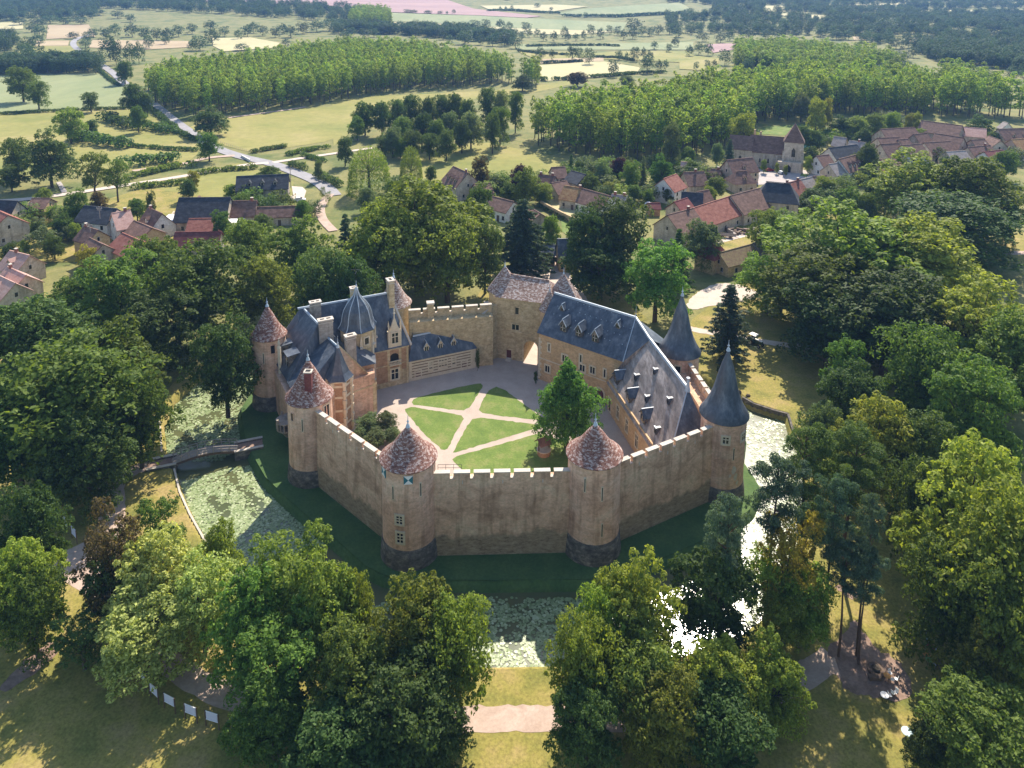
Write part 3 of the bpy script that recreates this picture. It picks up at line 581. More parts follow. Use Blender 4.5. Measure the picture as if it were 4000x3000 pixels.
near=[ # x, ytop, w, h, proto, colour, label
(60,652,230,22,'A','dark','dark round tree at the photo\'s left edge below the pink roofed houses'),
(230,700,210,23,'C','mid','broad green tree crown between the pink roofs and the water lily basin'),
(130,760,300,24,'B','mid','very wide green tree spreading over the left edge of the park lawn'),
(290,815,130,17,'D','mid','sunlit tree leaning over the bank above the wooden footbridge'),
(20,830,180,20,'A','dark','shaded tree at the left edge below the widest crown'),
(180,900,170,17,'C','dark','shaded tree just above the fork of the footpath'),
(245,556,170,22,'D','mid','tall leafy tree behind the orange roofed stone barn'),
(150,600,140,16,'C','mid','lower green tree beside the leaning utility pole'),
(335,520,130,20,'A','mid','round tree in front of the dark red barn roof'),
(425,538,190,23,'B','mid','large dense tree with shaded side north of the upper basin'),
(330,640,170,18,'D','dark','dark tree at the head of the upper water basin'),
(565,560,120,18,'A','gold','yellowish green tree to the left of the main chateau roof'),
(640,478,150,21,'C','mid','wide green tree in front of the brown farm roofs'),
(530,478,110,18,'A','mid','green tree beside the farmyard with the white roof'),
(480,700,130,19,'D','dark','dark tree standing close to the cone roofed tower at the water'),
(690,545,120,21,'B','dark','dark tree rising behind the chimneys of the main house'),
(745,470,70,23,'X','blue','thin dark conifer behind the weather vane of the dome'),
(760,560,110,20,'A','dark','shaded tree between the dome and the great plane tree'),
(900,385,270,31,'C','light','great yellow green plane tree behind the north curtain wall'),
(830,450,170,26,'A','light','pale green tree overlapping the left flank of the great plane tree'),
(965,470,150,23,'B','light','bright tree at the right flank of the great plane tree'),
(1048,480,80,20,'D','dark','dark narrow tree between the plane tree and the blue cedar'),
(1130,438,135,21,'CE','blue','blue green cedar with spreading tiers by the entrance gate'),
(1262,455,90,22,'D','dark','dark dense tree left of a pair by the slate roofed lodge'),
(1330,435,135,24,'B','dark','taller brownish green tree behind the wing with white edged dormers'),
(1300,520,150,16,'C','dark','low dark tree mass beside the entrance drive'),
(1422,528,140,20,'D','bright','bright green tree behind the ridge of the slate wing'),
(1468,500,60,16,'F','dark','dark small conifer beside the long barn'),
(1520,482,82,14,'A','silver','round pale green tree at the end of the long barn'),
(1655,450,80,17,'E','light','airy yellow green tree with bare stems above the farmyard wall'),
(1705,462,110,17,'B','mid','dense green tree right of the farmyard wall'),
(1665,555,125,15,'D','bright','bushy bright tree with drooping foliage beside the drive'),
(1580,622,105,17,'X','blue','sparse dark conifer standing on the lawn by the tractor'),
(2000,335,220,25,'C','light','broad tree in front of the village rooftops, left of a pair'),
(2110,345,180,27,'A','mid','tall tree at the right end of the village, right of a pair'),
(2060,430,240,20,'B','dark','dark lower crown under the pair of tall village trees'),
(1850,448,330,29,'C','light','giant tree east of the tractor with two rounded heads, left head'),
(1985,485,270,26,'A','light','giant tree east of the tractor with two rounded heads, right head'),
(1775,545,220,22,'B','mid','broad low flank of the giant tree nearest the tractor'),
(1800,625,190,18,'D','dark','shaded tree by the lawn below the tractor path'),
(1930,600,260,22,'A','dark','dark tree beneath the right head of the giant tree'),
(1830,732,90,15,'E','bright','small bright green tree at the edge of the lower lawn'),
(2120,612,240,24,'C','light','wide sunlit tree at the right edge above the yellow spotted one'),
(2010,720,170,21,'B','mid','green tree between the giant tree and the right edge'),
(2190,690,180,22,'A','mid','sunlit tree cut by the right edge of the view'),
(2110,790,200,22,'D','mid','round tree at the right edge above the huge lower right crown'),
(1905,855,190,20,'C','gold','yellow spotted tree above the eastern pine group'),
(1775,880,95,14,'A','silver','grey green small tree beside the right pond'),
(1845,800,130,15,'D','dark','dark tree between the pond and the yellow spotted tree'),
(1990,900,150,17,'A','dark','shaded tree below the yellow spotted tree'),
(2120,945,260,25,'C','light','huge light green tree at the lower right edge of the park'),
(2180,1090,230,24,'A','light','light green crown at the right edge, under the huge light one'),
(2060,1180,170,20,'B','mid','green tree beside the dark hollow on the right'),
(2190,1260,190,22,'D','mid','green tree at the right edge above the garden tables'),
(2000,1010,130,17,'B','dark','dark tree in the hollow left of the huge light green tree'),
(470,1140,90,13,'A','light','small rounded tree on the bank below the lily basin'),
(330,1150,190,18,'C','pale','cream flowering tree on the lawn near the lily basin'),
(430,1215,150,15,'B','pale','lower cream flowering tree beside the taller one'),
(300,1290,210,13,'D','pale','low part of the pale blossoming tree above the white boards'),
(235,1105,130,17,'E','bronze','dark bronze leaved tree next to the gravel circle'),
(250,1180,140,14,'D','dark','dark tree directly below the gravel circle'),
(330,1078,100,13,'E','mid','branchy small tree between the path and the lily basin'),
(55,1062,140,17,'A','dark','dark green tree at the left edge beside the picture boards'),
(35,1165,150,18,'C','light','yellowish green tree at the left edge below the picture boards'),
(60,1240,120,14,'B','mid','lower green tree at the left edge above the bare earth'),
(170,1330,110,9,'E','dark','low dark shrub like tree left of the pale flowering tree'),
(620,1165,190,20,'E','light','tall light green tree with bare branches in front of the blue water'),
(545,1230,190,18,'C','bright','bright green tree in the lower left group beside the pale one'),
(700,1230,170,19,'A','light','yellow green tree in the middle of the lower left group'),
(770,1240,80,17,'D','light','small compact crown peeping over the lower left group'),
(900,1245,200,20,'C','gold','large golden green tree left of the sunlit pond gap'),
(990,1300,150,18,'B','light','tree hanging over the left side of the sunlit pond gap'),
(620,1340,200,16,'E','bright','bright feathery tree near the bottom in the lower left group'),
(760,1380,190,16,'A','mid','shaded green tree near the bottom, left of the path gap'),
(880,1440,210,15,'B','dark','dark tree at the bottom left of the lower path'),
(580,1470,170,12,'C','mid','low green tree at the bottom beside the white boards'),
(740,1530,230,12,'A','dark','dark tree over the solitary bottom board'),
(930,1540,160,10,'D','dark','low dark tree by the bottom edge near the lower path'),
(1255,1345,135,18,'B','light','slender light green tree right of the sunlit pond gap'),
(1375,1210,190,21,'C','light','tall yellow green tree below the south curtain wall'),
(1300,1280,120,18,'A','light','yellow green tree leaning to the sunlit pond gap'),
(1545,1198,185,18,'D','dark','round dark green tree below the eastern round tower'),
(1390,1400,170,15,'B','mid','shaded tree in the lower centre group'),
(1270,1480,150,14,'D','dark','dark tree at the bottom, right of the lower path'),
(1440,1470,170,14,'A','gold','yellowish tree near the bottom of the centre group'),
(1560,1400,160,14,'A','light','light green tree at the bottom centre beside the earth patio'),
(1675,1385,150,14,'C','light','light green crown over the sandy spur of the patio'),
(1560,1500,200,12,'B','dark','dark low tree at the bottom centre edge'),
(1715,1120,130,18,'E','yellow','irregular yellow green tree with forked limbs over the pond'),
(1670,1190,110,15,'E','light','twisted light green tree beside the forked one'),
(1740,1220,130,14,'A','light','bushy yellow green tree above the patio'),
(1690,1290,110,12,'E','light','small open crowned tree left of the tall pine trunks'),
(2130,1360,150,16,'K','gold','golden tipped pointed tree beside the shaded tables'),
(2080,1450,90,12,'D','dark','dark shrubby tree between the tables and the golden tipped one'),
(2130,1500,220,14,'B','mid','green tree in the bottom right corner'),
(2010,1560,90,8,'D','dark','small dark tree at the bottom right by the lone table'),
]
for t in near:
    t=list(t); fg=t[1]>1130
    if fg: t[2]*=1.06; t[3]*=.86
    else: t[2]*=1.08
    tree(*t,group='park trees around the moat')
for t in [(1572,1086,100,22,'Q','blue','solitary pine in front of the eastern tower with a long bare trunk'),
 (1686,1002,118,24,'Q','blue','flat topped pine overhanging the right pond'),
 (1762,930,130,23,'P2','dark','tall dark pine at the top of the eastern pine group'),
 (1850,935,140,22,'P','dark','widest dark pine in the eastern pine group'),
 (1812,1042,105,22,'P','blue','blue green pine in the middle of the eastern pine group'),
 (1886,1083,70,22,'Q','blue','slim pine at the right of the eastern pine group'),
 (1836,1178,80,16,'Q','blue','left one of two tall bare trunked pines on the earth patio'),
 (1880,1200,75,15.5,'Q','blue','right one of two tall bare trunked pines on the earth patio')]:
    tree(*t,name='pine_tree',cat='pine tree',group='pines east of the moat',bark='pinebark')
# courtyard
tree(0,0,12.2,17,'K','bright','cone shaped green lime tree standing in the castle courtyard',name='courtyard_tree',xy=(10.6,122.5)) if False else None
ct=tree(1228,784,146,16.5,'K','bright','cone shaped green lime tree standing in the castle courtyard',name='courtyard_tree')
for o in ct.children:
    if o.name.startswith('crown'): o.location.z=-2.3; o.scale=(1,1,1.11)
for x,y,w,h in [(795,898,55,4),(833,893,52,4.5),(812,930,50,3.5),(845,925,40,3),(780,925,40,3)]:
    tree(x,y,w,h,'A','silver','leafy grey green shrub behind the southwest curtain wall',name='courtyard_shrub',cat='shrub',group='shrubs behind the southwest curtain wall')
tree(*Z1(1942,735),9,5,'D','dark','dark climbing plant on the right corner of the striped annex',name='climbing_plant',cat='plant')
tree(*Z2(388,905),9,3,'D','dark','small dark shrub in the corner of the slate wing by the gate arch',name='courtyard_shrub',cat='shrub')
# mid distance trees, zoomed coordinates
mid=[ # f,x,yt,w,h,key,colour,label
(Z5,130,440,200,22,'A','mid','tall double tree beside the pale green field, taller left stem'),(Z5,235,530,140,17,'B','mid','lower right crown of the double tree by the pale green field'),
(Z5,580,600,110,12,'B','dark','small round tree standing on the edge of the pale green field'),(Z5,440,710,190,17,'D','light','light green tree at the corner of the hedged meadow'),
(Z5,585,780,90,9,'A','dark','dark shrubby tree right of the light green corner tree'),(Z5,885,690,110,14,'A','mid','upright tree among the hedges left of the road'),
(Z5,300,860,330,22,'C','dark','massive dark tree left of the farm track'),(Z5,90,900,180,18,'B','dark','dark tree at the left edge beside the massive one'),(Z5,60,1080,170,10,'D','dark','dark thicket at the left edge under the massive tree'),
(Z5,590,985,210,19,'E','mid','leafy open tree between the two farm tracks'),(Z5,740,1020,170,17,'E','mid','right neighbour of the open tree between the farm tracks'),
(Z5,1355,698,235,15,'C','dark','broad dark oak at the corner of the mown meadow beside the road'),(Z5,1345,860,150,13,'D','bright','bright small tree with visible trunk at the road bend'),
(Z5,1250,1110,85,7,'A','yellow','yellow shrub beside the gravel farm track'),(Z5,1215,1170,110,8,'A','dark','dark round bush under the gravel farm track'),
(Z5,2060,1040,65,9,'D','silver','small pale oval tree right of the road'),(Z5,2090,1210,45,5,'m1','mid','ball shaped shrub at the lane entrance, upper one'),(Z5,2125,1240,45,5,'m1','mid','ball shaped shrub at the lane entrance, lower one'),
(Z5,280,1225,110,6,'A','light','light green bush above the brown cottage'),(Z5,630,1245,110,8,'A','bronze','orange brown tree behind the white house'),(Z5,490,1240,150,13,'D','mid','green garden tree left of the white house'),
(Z5,970,1245,65,12,'D','dark','dark columnar tree behind the small white house'),(Z5,880,1290,130,8,'A','mid','garden bush between the white houses'),
(Z5,400,1395,150,8,'C','mid','round garden bush in the sloping garden'),(Z5,480,1450,90,6,'A','light','light bush beside the round garden bush'),(Z5,240,1440,100,7,'A','dark','dark fruit tree in the sloping garden'),
(Z5,340,1520,140,8,'C','mid','green bush near the bottom of the sloping garden'),(Z5,60,1580,140,9,'A','dark','dark bush below the red roofed house at the left edge'),
(Z5,150,1560,80,5,'A','mid','small bush beside the pink roofs'),(Z5,560,1590,150,8,'C','yellow','yellow green bush at the foot of the leaning pole'),
(Z5,860,545,170,19,'A','mid','dark roadside tree above the hedge'),(Z5,945,610,90,13,'B','dark','shaded roadside tree by the plantation edge'),(Z5,800,400,110,17,'A','mid','tree on the far roadside near the white van'),
(Z5,1560,1260,130,7,'A','mid','garden shrub in front of the white house with three dormers'),(Z5,1490,1200,100,7,'B','light','light garden shrub beside the white house with three dormers'),
(Z5,1740,1075,170,7,'C','mid','shrubs behind the slate roof with three dormers'),(Z5,1960,1300,110,8,'A','mid','garden tree beside the lane'),(Z5,1430,1370,150,12,'D','dark','dark tree at the corner of the farm'),
(Z5,1700,1390,140,10,'A','dark','dark tree beyond the farm walls'),(Z5,1190,1380,60,5,'A','mid','small bush left of the big barn'),
(Z6,20,890,120,13,'D','dark','dark tree at the left of the water meadow'),(Z6,175,965,290,18,'W','light','weeping willow with hanging branches behind the park'),(Z6,450,960,160,18,'W','mid','tall weeping willow right of the first one'),
(Z6,165,1220,130,9,'A','silver','pale bush beneath the weeping willow'),(Z6,350,1150,160,10,'C','dark','dark shrubs between the willow and the gabled house'),(Z6,580,1080,80,7,'A','dark','small dark tree left of the gabled house'),
(Z6,900,1022,120,14,'D','bronze','reddish brown oval tree at the village meadow'),(Z6,1150,1075,110,12,'A','purple','dark purple leaved tree in the village gardens'),(Z6,1190,1090,190,14,'C','light','yellow green tree in front of the purple one'),
(Z6,1300,1190,150,8,'A','light','yellowish garden bush below the clustered roofs'),(Z6,1090,1190,120,7,'A','mid','garden bush near the brown shed'),(Z6,895,1210,175,17,'D','mid','leafy tree in front of the long brown roof'),
(Z6,1490,1010,75,11,'F','dark','small dark conifer behind the clustered roofs'),(Z6,1545,1050,80,8,'A','mid','tree beside the black roofed barn'),(Z6,1620,1120,130,9,'C','mid','garden trees right of the black roofed barn'),
(Z6,1690,1040,130,11,'C','silver','grey green round tree by the plantation edge'),(Z6,1800,1025,110,11,'A','purple','round purple leaved tree by the plantation edge'),(Z6,1880,1050,140,13,'D','mid','dark green conical tree right of the purple tree'),
(Z6,1960,1020,70,13,'F','silver','slim silvery conifer in the gardens'),(Z6,2080,1010,180,15,'C','bright','broad bright tree near the white gabled house'),(Z6,2145,800,130,22,'D','silver','silvery tall tree at the edge of the plantation'),
(Z6,1900,1200,120,7,'A','mid','garden bush behind the rusty roof'),(Z6,1740,1180,110,6,'A','gold','golden bush in the gardens'),(Z6,1360,1400,130,12,'A','bright','bright round tree in the kitchen garden'),
(Z6,2125,1220,90,6,'A','mid','bush beside the white gabled house'),(Z6,1990,1230,80,6,'A','bright','bright bush near the sheds'),(Z6,1310,1250,90,5,'A','mid','low garden bush beyond the kitchen garden'),
(Z7,400,740,190,19,'A','light','light green tree left of the church'),(Z7,310,910,110,15,'F','blue','blue spruce left of the church'),(Z7,230,930,90,11,'A','silver','pale tree beside the blue spruce'),
(Z7,880,640,130,21,'D','light','tall light green tree behind the church tower'),(Z7,940,640,80,19,'A','gold','yellow flowering tall tree behind the church tower'),(Z7,780,605,150,17,'C','silver','silvery shrub like tree at the plantation foot'),
(Z7,790,820,130,13,'A','dark','dark tree at the right side of the church'),(Z7,870,850,120,11,'A','mid','green tree right of the church'),(Z7,1040,750,150,11,'C','mid','trimmed green tree before the plantation'),
(Z7,1130,760,170,11,'A','light','light green tree before the plantation'),(Z7,1250,740,130,12,'D','mid','green tree behind the brown farm roofs'),(Z7,1360,730,130,12,'A','light','light tree left of the two yellow poplars'),
(Z7,1475,740,70,13,'D','gold','left one of two pointed yellow green trees behind the farm roofs'),(Z7,1525,730,60,14,'D','gold','right one of two pointed yellow green trees behind the farm roofs'),(Z7,1180,830,130,9,'C','mid','green garden tree above the church square'),
(Z7,1205,940,160,15,'A','dark','dense dark round tree behind the white houses'),(Z7,1020,865,80,8,'D','light','small light tree beside the grey gable'),(Z7,1530,835,110,7,'A','light','light bush between the brown roofs'),(Z7,1655,815,40,6,'D','bronze','thin brown tree between the brown roofs'),
(Z7,1750,835,90,5,'A','light','bush in the yard of the brown roofs'),(Z7,1940,750,180,13,'C','dark','dark tree at the far right of the village'),(Z7,2100,980,170,13,'A','mid','tree at the right edge beside the brown roofs'),
(Z7,830,950,130,8,'C','mid','garden tree between church and white houses'),(Z7,820,1010,60,8,'D','light','small light tree by the stone wall'),(Z7,530,1035,45,6,'D','light','small yellow green tree at the church wall'),(Z7,670,1070,30,5,'D','light','little square tree at the church porch'),(Z7,615,1055,30,5,'D','light','little square tree near the parked cars'),
(Z7,60,1050,110,8,'A','mid','bush left of the red roofed house row'),(Z7,220,1150,140,9,'A','mid','round tree in the yard of the hipped house'),(Z7,180,1210,90,7,'A','light','light bush beside the long barn'),
(Z7,1240,1060,110,18,'F','dark','dark conifer in front of the white terrace house'),(Z7,930,1145,140,10,'D','light','yellow green tree below the white terrace house'),(Z7,1080,1210,220,13,'C','mid','wide garden tree below the white terrace house'),
(Z7,850,1230,150,8,'A','dark','dark shrub right of the black hipped roof'),(Z7,1200,1260,150,12,'A','mid','tree between the gardens and the pair of tall trees'),(Z7,1180,1560,100,8,'A','dark','dark bush right of the farmyard'),
(Z7,1900,1530,190,14,'CE','dark','layered dark tree in front of the topiary garden'),(Z7,2130,1300,130,16,'B','dark','dark tree at the right edge under the tall pair'),
(Z7,40,960,110,9,'A','mid','green bush at the foot of the plantation'),(Z7,2030,860,110,8,'A','mid','bush between the far right roofs'),
(Z6,1530,470,150,11,'A','bronze','brownish tree at the corner of the far pale field'),(Z6,1850,490,110,9,'A','silver','small grey bush on the far pale field hedge'),
(Z6,1175,485,140,12,'C','dark','low dark tree at the corner of the first plantation'),
]
for f,x,y,w,h,k,m,l in mid: tree(x,y,w,h,k,m,l,name='garden_tree' if f is Z7 or h<13 else 'meadow_tree',group='trees of the village and meadows',f=f)
for poly,n,lab in [(z(Z6,(640,1250),(1250,1180),(1500,1100),(1700,1120),(2200,1060),(2211,1380),(1900,1340),(1560,1290),(1350,1320),(1250,1280),(900,1330)),46,'low garden bush between the houses in the middle of the village'),
    (z(Z7,(760,1000),(1000,860),(1250,800),(1450,790),(1500,830),(1270,880),(1200,960),(1000,930),(860,1000)),26,'garden tree between the church and the upper village roofs'),
    (z(Z5,(100,1440),(450,1400),(500,1500),(450,1640),(120,1640)),12,'low bush in the sloping garden on the left'),
    (z(Z5,(1500,1290),(2000,1330),(2060,1420),(1700,1460),(1500,1420)),12,'garden shrub behind the farm roofs'),
    (z(Z7,(700,1320),(1100,1200),(1280,1180),(1300,1300),(1000,1400),(760,1420)),18,'garden shrub above the great eastern trees'),
    (z(Z7,(0,1060),(300,1150),(250,1230),(0,1200)),8,'garden bush near the long barn'),
    (z(Z7,(1380,1040),(1900,1010),(2200,1060),(2200,1120),(1400,1120)),16,'garden tree in front of the right row of roofs')]:
    n=int(n*1.6); a=np.array(pw(poly)); P=RNG.uniform(a.min(0),a.max(0),(n*4,2)); P=P[sdf(P,[tuple(q) for q in a])<0][:n]
    for x,y in P:
        k=random.choice(['m1','m2','m3']); h=random.uniform(3,8); tree(0,0,h*random.uniform(1.,1.4) if h<3 else 2.9,h,k,random.choice(['mid','dark','light','mid','silver']),lab,name='garden_bush',cat='bush',group=lab.replace('low ',''),xy=(x,y)); o=COL.objects[-1]; q=h*random.uniform(.5,.7)/5.2; o.scale=(q,q,h/14)
# the grove between the two plantations
for i,(x,y,w,h,m) in enumerate([(150,670,170,17,'mid'),(260,665,150,18,'dark'),(360,650,130,18,'dark'),(450,620,150,19,'dark'),(560,640,130,18,'mid'),(650,620,130,18,'dark'),(740,610,140,19,'mid'),(820,650,110,17,'mid'),
    (950,575,130,22,'dark'),(1040,590,110,21,'silver'),(1130,600,110,22,'mid'),(330,830,150,14,'silver'),(400,760,170,16,'mid'),(520,740,150,17,'dark'),(620,780,140,15,'mid'),(700,730,150,17,'silver'),(840,730,170,18,'silver'),(780,780,130,16,'dark'),
    (460,850,130,13,'dark'),(570,870,130,12,'mid'),(680,850,130,14,'dark'),(1030,700,130,19,'mid'),(980,740,110,19,'dark'),(280,880,110,10,'dark'),(380,900,120,9,'mid'),(100,760,110,12,'mid')]):
    tree(x,y,w,h,random.choice('AB'),m,'dense green tree in the grove between the two poplar plantations' if m!='silver' else 'silvery willow like tree in the grove between the plantations',name='grove_tree',group='grove between the two poplar plantations',f=Z6)
# individual field and hedgerow trees further off
def m3(): return random.choice(['m1','m2','m3'])
far=[]
for x,y,w,h in [(1290,310,70,13),(1365,318,40,11),(1500,285,80,17),(1545,310,60,13),(1610,315,90,15),(1800,325,60,10),(1850,335,30,9),(1905,305,80,14),(1960,305,40,13),(2000,325,60,13),(1765,390,85,14),(1985,355,100,16),(2060,385,60,11),(2105,385,45,10),(2030,265,50,10),(2125,280,50,10),(2165,240,60,12),
    (1170,200,60,12),(1220,190,50,11),(1270,185,50,11),(1310,205,60,12),(1380,200,60,14),(1450,170,60,16),(1470,210,50,12),(1520,215,50,10),(1570,195,40,13),(1620,160,60,17),(1680,180,60,15),(1740,165,50,13),(1790,170,60,13),(1830,190,60,14),(1890,180,80,15),(1950,170,60,14),(1900,120,130,20),(2000,170,80,14),(2060,160,80,14),(2130,150,80,16),(2190,170,80,15),
    (790,140,90,14),(870,130,90,14),(940,125,70,14),(1030,125,70,15),(1090,140,60,13),(1200,145,80,14),(800,200,130,16),(700,225,60,10),(900,220,80,13),(980,220,90,14),(1060,210,100,16),(1130,240,90,13),(550,140,100,16),(480,160,80,16),(610,170,80,15),(660,190,70,13),(720,180,60,12),(330,150,80,14),(270,160,80,13),(210,180,70,12),(150,185,90,12),(60,180,90,12),(20,200,80,10),
    (1270,20,45,9),(1585,80,35,9),(1105,35,25,8),(1065,40,20,8),(1030,40,20,8),(730,60,30,8),(685,70,20,7),(640,70,40,6),(560,65,60,7),(470,62,60,7),(430,60,60,7),(1360,45,30,7)]:
    far.append((Z6,x,y,w,h,'round dark tree dotted over the pale fields beyond the plantations'))
for x,y,w,h in [(250,160,100,15),(170,240,130,18),(60,210,130,18),(20,230,110,17),(150,280,120,15),(240,215,90,15),(60,330,80,10),(180,290,90,16),(260,300,60,17),(350,320,80,14),(420,350,60,13),(480,380,80,10),(560,345,110,16),(610,360,90,15),(560,205,70,12),(550,250,90,10),(600,180,80,12),(680,175,90,14),(740,150,80,16),(700,225,130,24),(740,260,110,22),(830,270,90,22),(890,270,90,20),(790,390,80,14),
    (850,150,100,17),(930,170,100,16),(1010,180,90,15),(1080,180,90,15),(960,230,80,14),(1070,220,60,12),(1150,160,90,15),(1240,150,80,14),(1360,130,90,15),(1370,180,110,19),(1290,235,130,15),(1240,265,60,10),(1450,170,80,13),(1540,190,60,12),(1600,160,80,15),(1640,140,80,15),(1700,165,80,13),(1780,175,80,13),(1830,150,80,14),(1880,165,100,15),(1960,140,100,16),(2050,130,110,16),(2130,120,110,17),(2190,140,90,16),(1560,280,100,8),(1850,250,60,8),
    (470,205,80,9),(640,60,90,10),(760,70,90,12),(840,90,80,12),(1050,5,130,12),(320,100,120,12),(420,110,100,11),(520,110,100,11),(240,120,100,12),(120,110,100,12),(40,80,120,13),(120,80,100,11),(200,150,80,12)]:
    far.append((Z5,x,y,w,h,'dark hedgerow tree among the pale fields on the far left'))
for x,y,w,h in [(50,290,60,12),(110,275,70,13),(170,275,80,14),(280,320,90,15),(420,330,140,17),(90,400,40,8),(165,390,50,9),(210,385,40,8),(520,380,70,11),(60,170,60,12),(130,205,90,13),(250,210,80,13),(310,190,70,15),(430,180,110,16),(540,185,90,14),(630,180,90,14),(740,180,90,13),(900,175,70,14),(1000,190,110,14),(1080,190,80,14),(1130,160,60,14),(1220,185,100,14),(1320,120,170,20),(1390,240,110,14),(1480,130,110,19),(1540,130,60,18),(1460,210,70,13),(1610,230,110,15),(1700,220,120,16),(1790,190,110,15),(1880,260,120,13),
    (690,20,100,10),(2000,250,120,13),(2100,240,110,13),(2180,330,90,12),(2020,320,110,12),(1620,300,100,11),(1500,300,90,12),(1420,330,120,10),(1240,330,120,9),(790,320,90,12),(2030,365,50,7),(1940,430,120,9),(2150,430,110,12),(640,320,120,12),(560,320,110,11)]:
    far.append((Z7,x,y,w,h,'round dark tree in the wooded plain beyond the plantations on the right'))
for f,x,y,w,h,l in far: tree(x,y,w,h,m3(),'far',l,name='field_tree',group='trees scattered over the far plain',f=f)
# ------------------------------------------------------------------ plantations: the nearest as objects, the rest and the far woods as stuff
def inpoly(n,poly): 
    a=np.array(poly); P=RNG.uniform(a.min(0),a.max(0),(n,2)); return P[sdf(P,poly)<0]
def grid(poly,sp,jit=.18,ang=.35):
    a=np.array(poly); c=a.mean(0); L=np.abs(a-c).max()*1.6; g=np.arange(-L,L,sp); X,Y=np.meshgrid(g,g); ca,sa=math.cos(ang),math.sin(ang)
    P=np.stack([c[0]+X*ca-Y*sa,c[1]+X*sa+Y*ca],-1).reshape(-1,2)+RNG.normal(0,sp*jit,(X.size,2)); return P[sdf(P,poly)<0]
def stuff(name,label,P,hs,keys,m,seed,wr=1.,cat='trees'):
    """one object: thousands of trees scattered by geometry nodes"""
    n=len(P); zz=hill(P[:,0],P[:,1]); rng=np.random.default_rng(seed)
    V=np.column_stack([P,zz]); me=bpy.data.meshes.new(name); me.vertices.add(n); me.vertices.foreach_set('co',V.astype(np.float32).ravel())
    me.attributes.new('rz','FLOAT','POINT').data.foreach_set('value',rng.uniform(0,6.28,n).astype(np.float32))
    me.attributes.new('pick','INT','POINT').data.foreach_set('value',rng.integers(0,len(keys),n).astype(np.int32))
    Hr=PROTO[keys[0]][2]; s=(hs/Hr)*rng.uniform(.85,1.15,n); w=s*wr*rng.uniform(.85,1.2,n)
    me.attributes.new('sc','FLOAT_VECTOR','POINT').data.foreach_set('vector',np.column_stack([w,w,s]).astype(np.float32).ravel())
    o=bpy.data.objects.new(name,me); COL.objects.link(o); o['kind']='stuff'; o['label']=label; o['category']=cat
    ng=bpy.data.node_groups.new(name,'GeometryNodeTree'); ng.interface.new_socket('Geometry',in_out='INPUT',socket_type='NodeSocketGeometry'); ng.interface.new_socket('Geometry',in_out='OUTPUT',socket_type='NodeSocketGeometry')
    gi=ng.nodes.new('NodeGroupInput'); go=ng.nodes.new('NodeGroupOutput'); mp=ng.nodes.new('GeometryNodeMeshToPoints'); ng.links.new(gi.outputs[0],mp.inputs[0])
    jn=ng.nodes.new('GeometryNodeJoinGeometry')
    def attr(nm,t):
        a=ng.nodes.new('GeometryNodeInputNamedAttribute'); a.data_type=t; a.inputs[0].default_value=nm; return [q for q in a.outputs if q.enabled][0]
    for i,k in enumerate(keys):
        src=srcobj[(k,m)]; oi=ng.nodes.new('GeometryNodeObjectInfo'); oi.inputs[0].default_value=src; oi.inputs['As Instance'].default_value=True; oi.transform_space='ORIGINAL'
        ip=ng.nodes.new('GeometryNodeInstanceOnPoints'); ng.links.new(mp.outputs[0],ip.inputs['Points']); ng.links.new(oi.outputs['Geometry'],ip.inputs['Instance'])
        cmp_=ng.nodes.new('FunctionNodeCompare'); cmp_.data_type='INT'; cmp_.operation='EQUAL'; ng.links.new(attr('pick','INT'),[q for q in cmp_.inputs if q.enabled][0]); [q for q in cmp_.inputs if q.enabled][1].default_value=i
        ng.links.new(cmp_.outputs[0],ip.inputs['Selection'])
        cx=ng.nodes.new('ShaderNodeCombineXYZ'); ng.links.new(attr('rz','FLOAT'),cx.inputs[2]); ng.links.new(cx.outputs[0],ip.inputs['Rotation']); ng.links.new(attr('sc','FLOAT_VECTOR'),ip.inputs['Scale'])
        ng.links.new(ip.outputs[0],jn.inputs[0])
    ng.links.new(jn.outputs[0],go.inputs[0]); md=o.modifiers.new('scatter','NODES'); md.node_group=ng; return o
srcobj={}
pwt=lambda pts,h: [tuple(G(*p,h)[:2]) for p in pts]
PA=pw(z(Z5,(1000,700),(1250,770),(1480,740),(2000,690)))+pw(z(Z6,(280,600),(640,575),(1100,545),(1290,520)))+pwt(z(Z6,(1280,400),(1000,325),(500,255),(0,230)),20)+pwt(z(Z5,(2000,265),(1500,325),(1130,365),(930,400)),20)
PB=pw(z(Z6,(1230,940),(1500,1010),(1700,1060),(2211,1050)))+pw(z(Z7,(330,940),(480,800),(900,760),(1300,745),(1700,760),(2350,780)))+pwt(z(Z7,(2350,520),(1700,440),(1300,395),(800,375),(350,430),(0,480)),23)+pwt(z(Z6,(1900,520),(1500,560),(1250,600)),23)
PC=pwt(z(Z7,(340,330),(600,350),(1100,380),(1450,330),(1180,275),(700,235),(350,235)),19)
PD=pwt(z(Z7,(1650,400),(2080,500),(2090,460),(1750,380)),19)
PE=pw(z(Z6,(50,170),(320,180),(320,110),(100,90)))
pa=grid(PA,6.6); pb=grid(PB,6.8,ang=.1); pc=grid(PC,8.5); pd=grid(PD,8); pe=grid(PE,9)
print('poplars',len(pa),len(pb),len(pc),len(pd),len(pe))
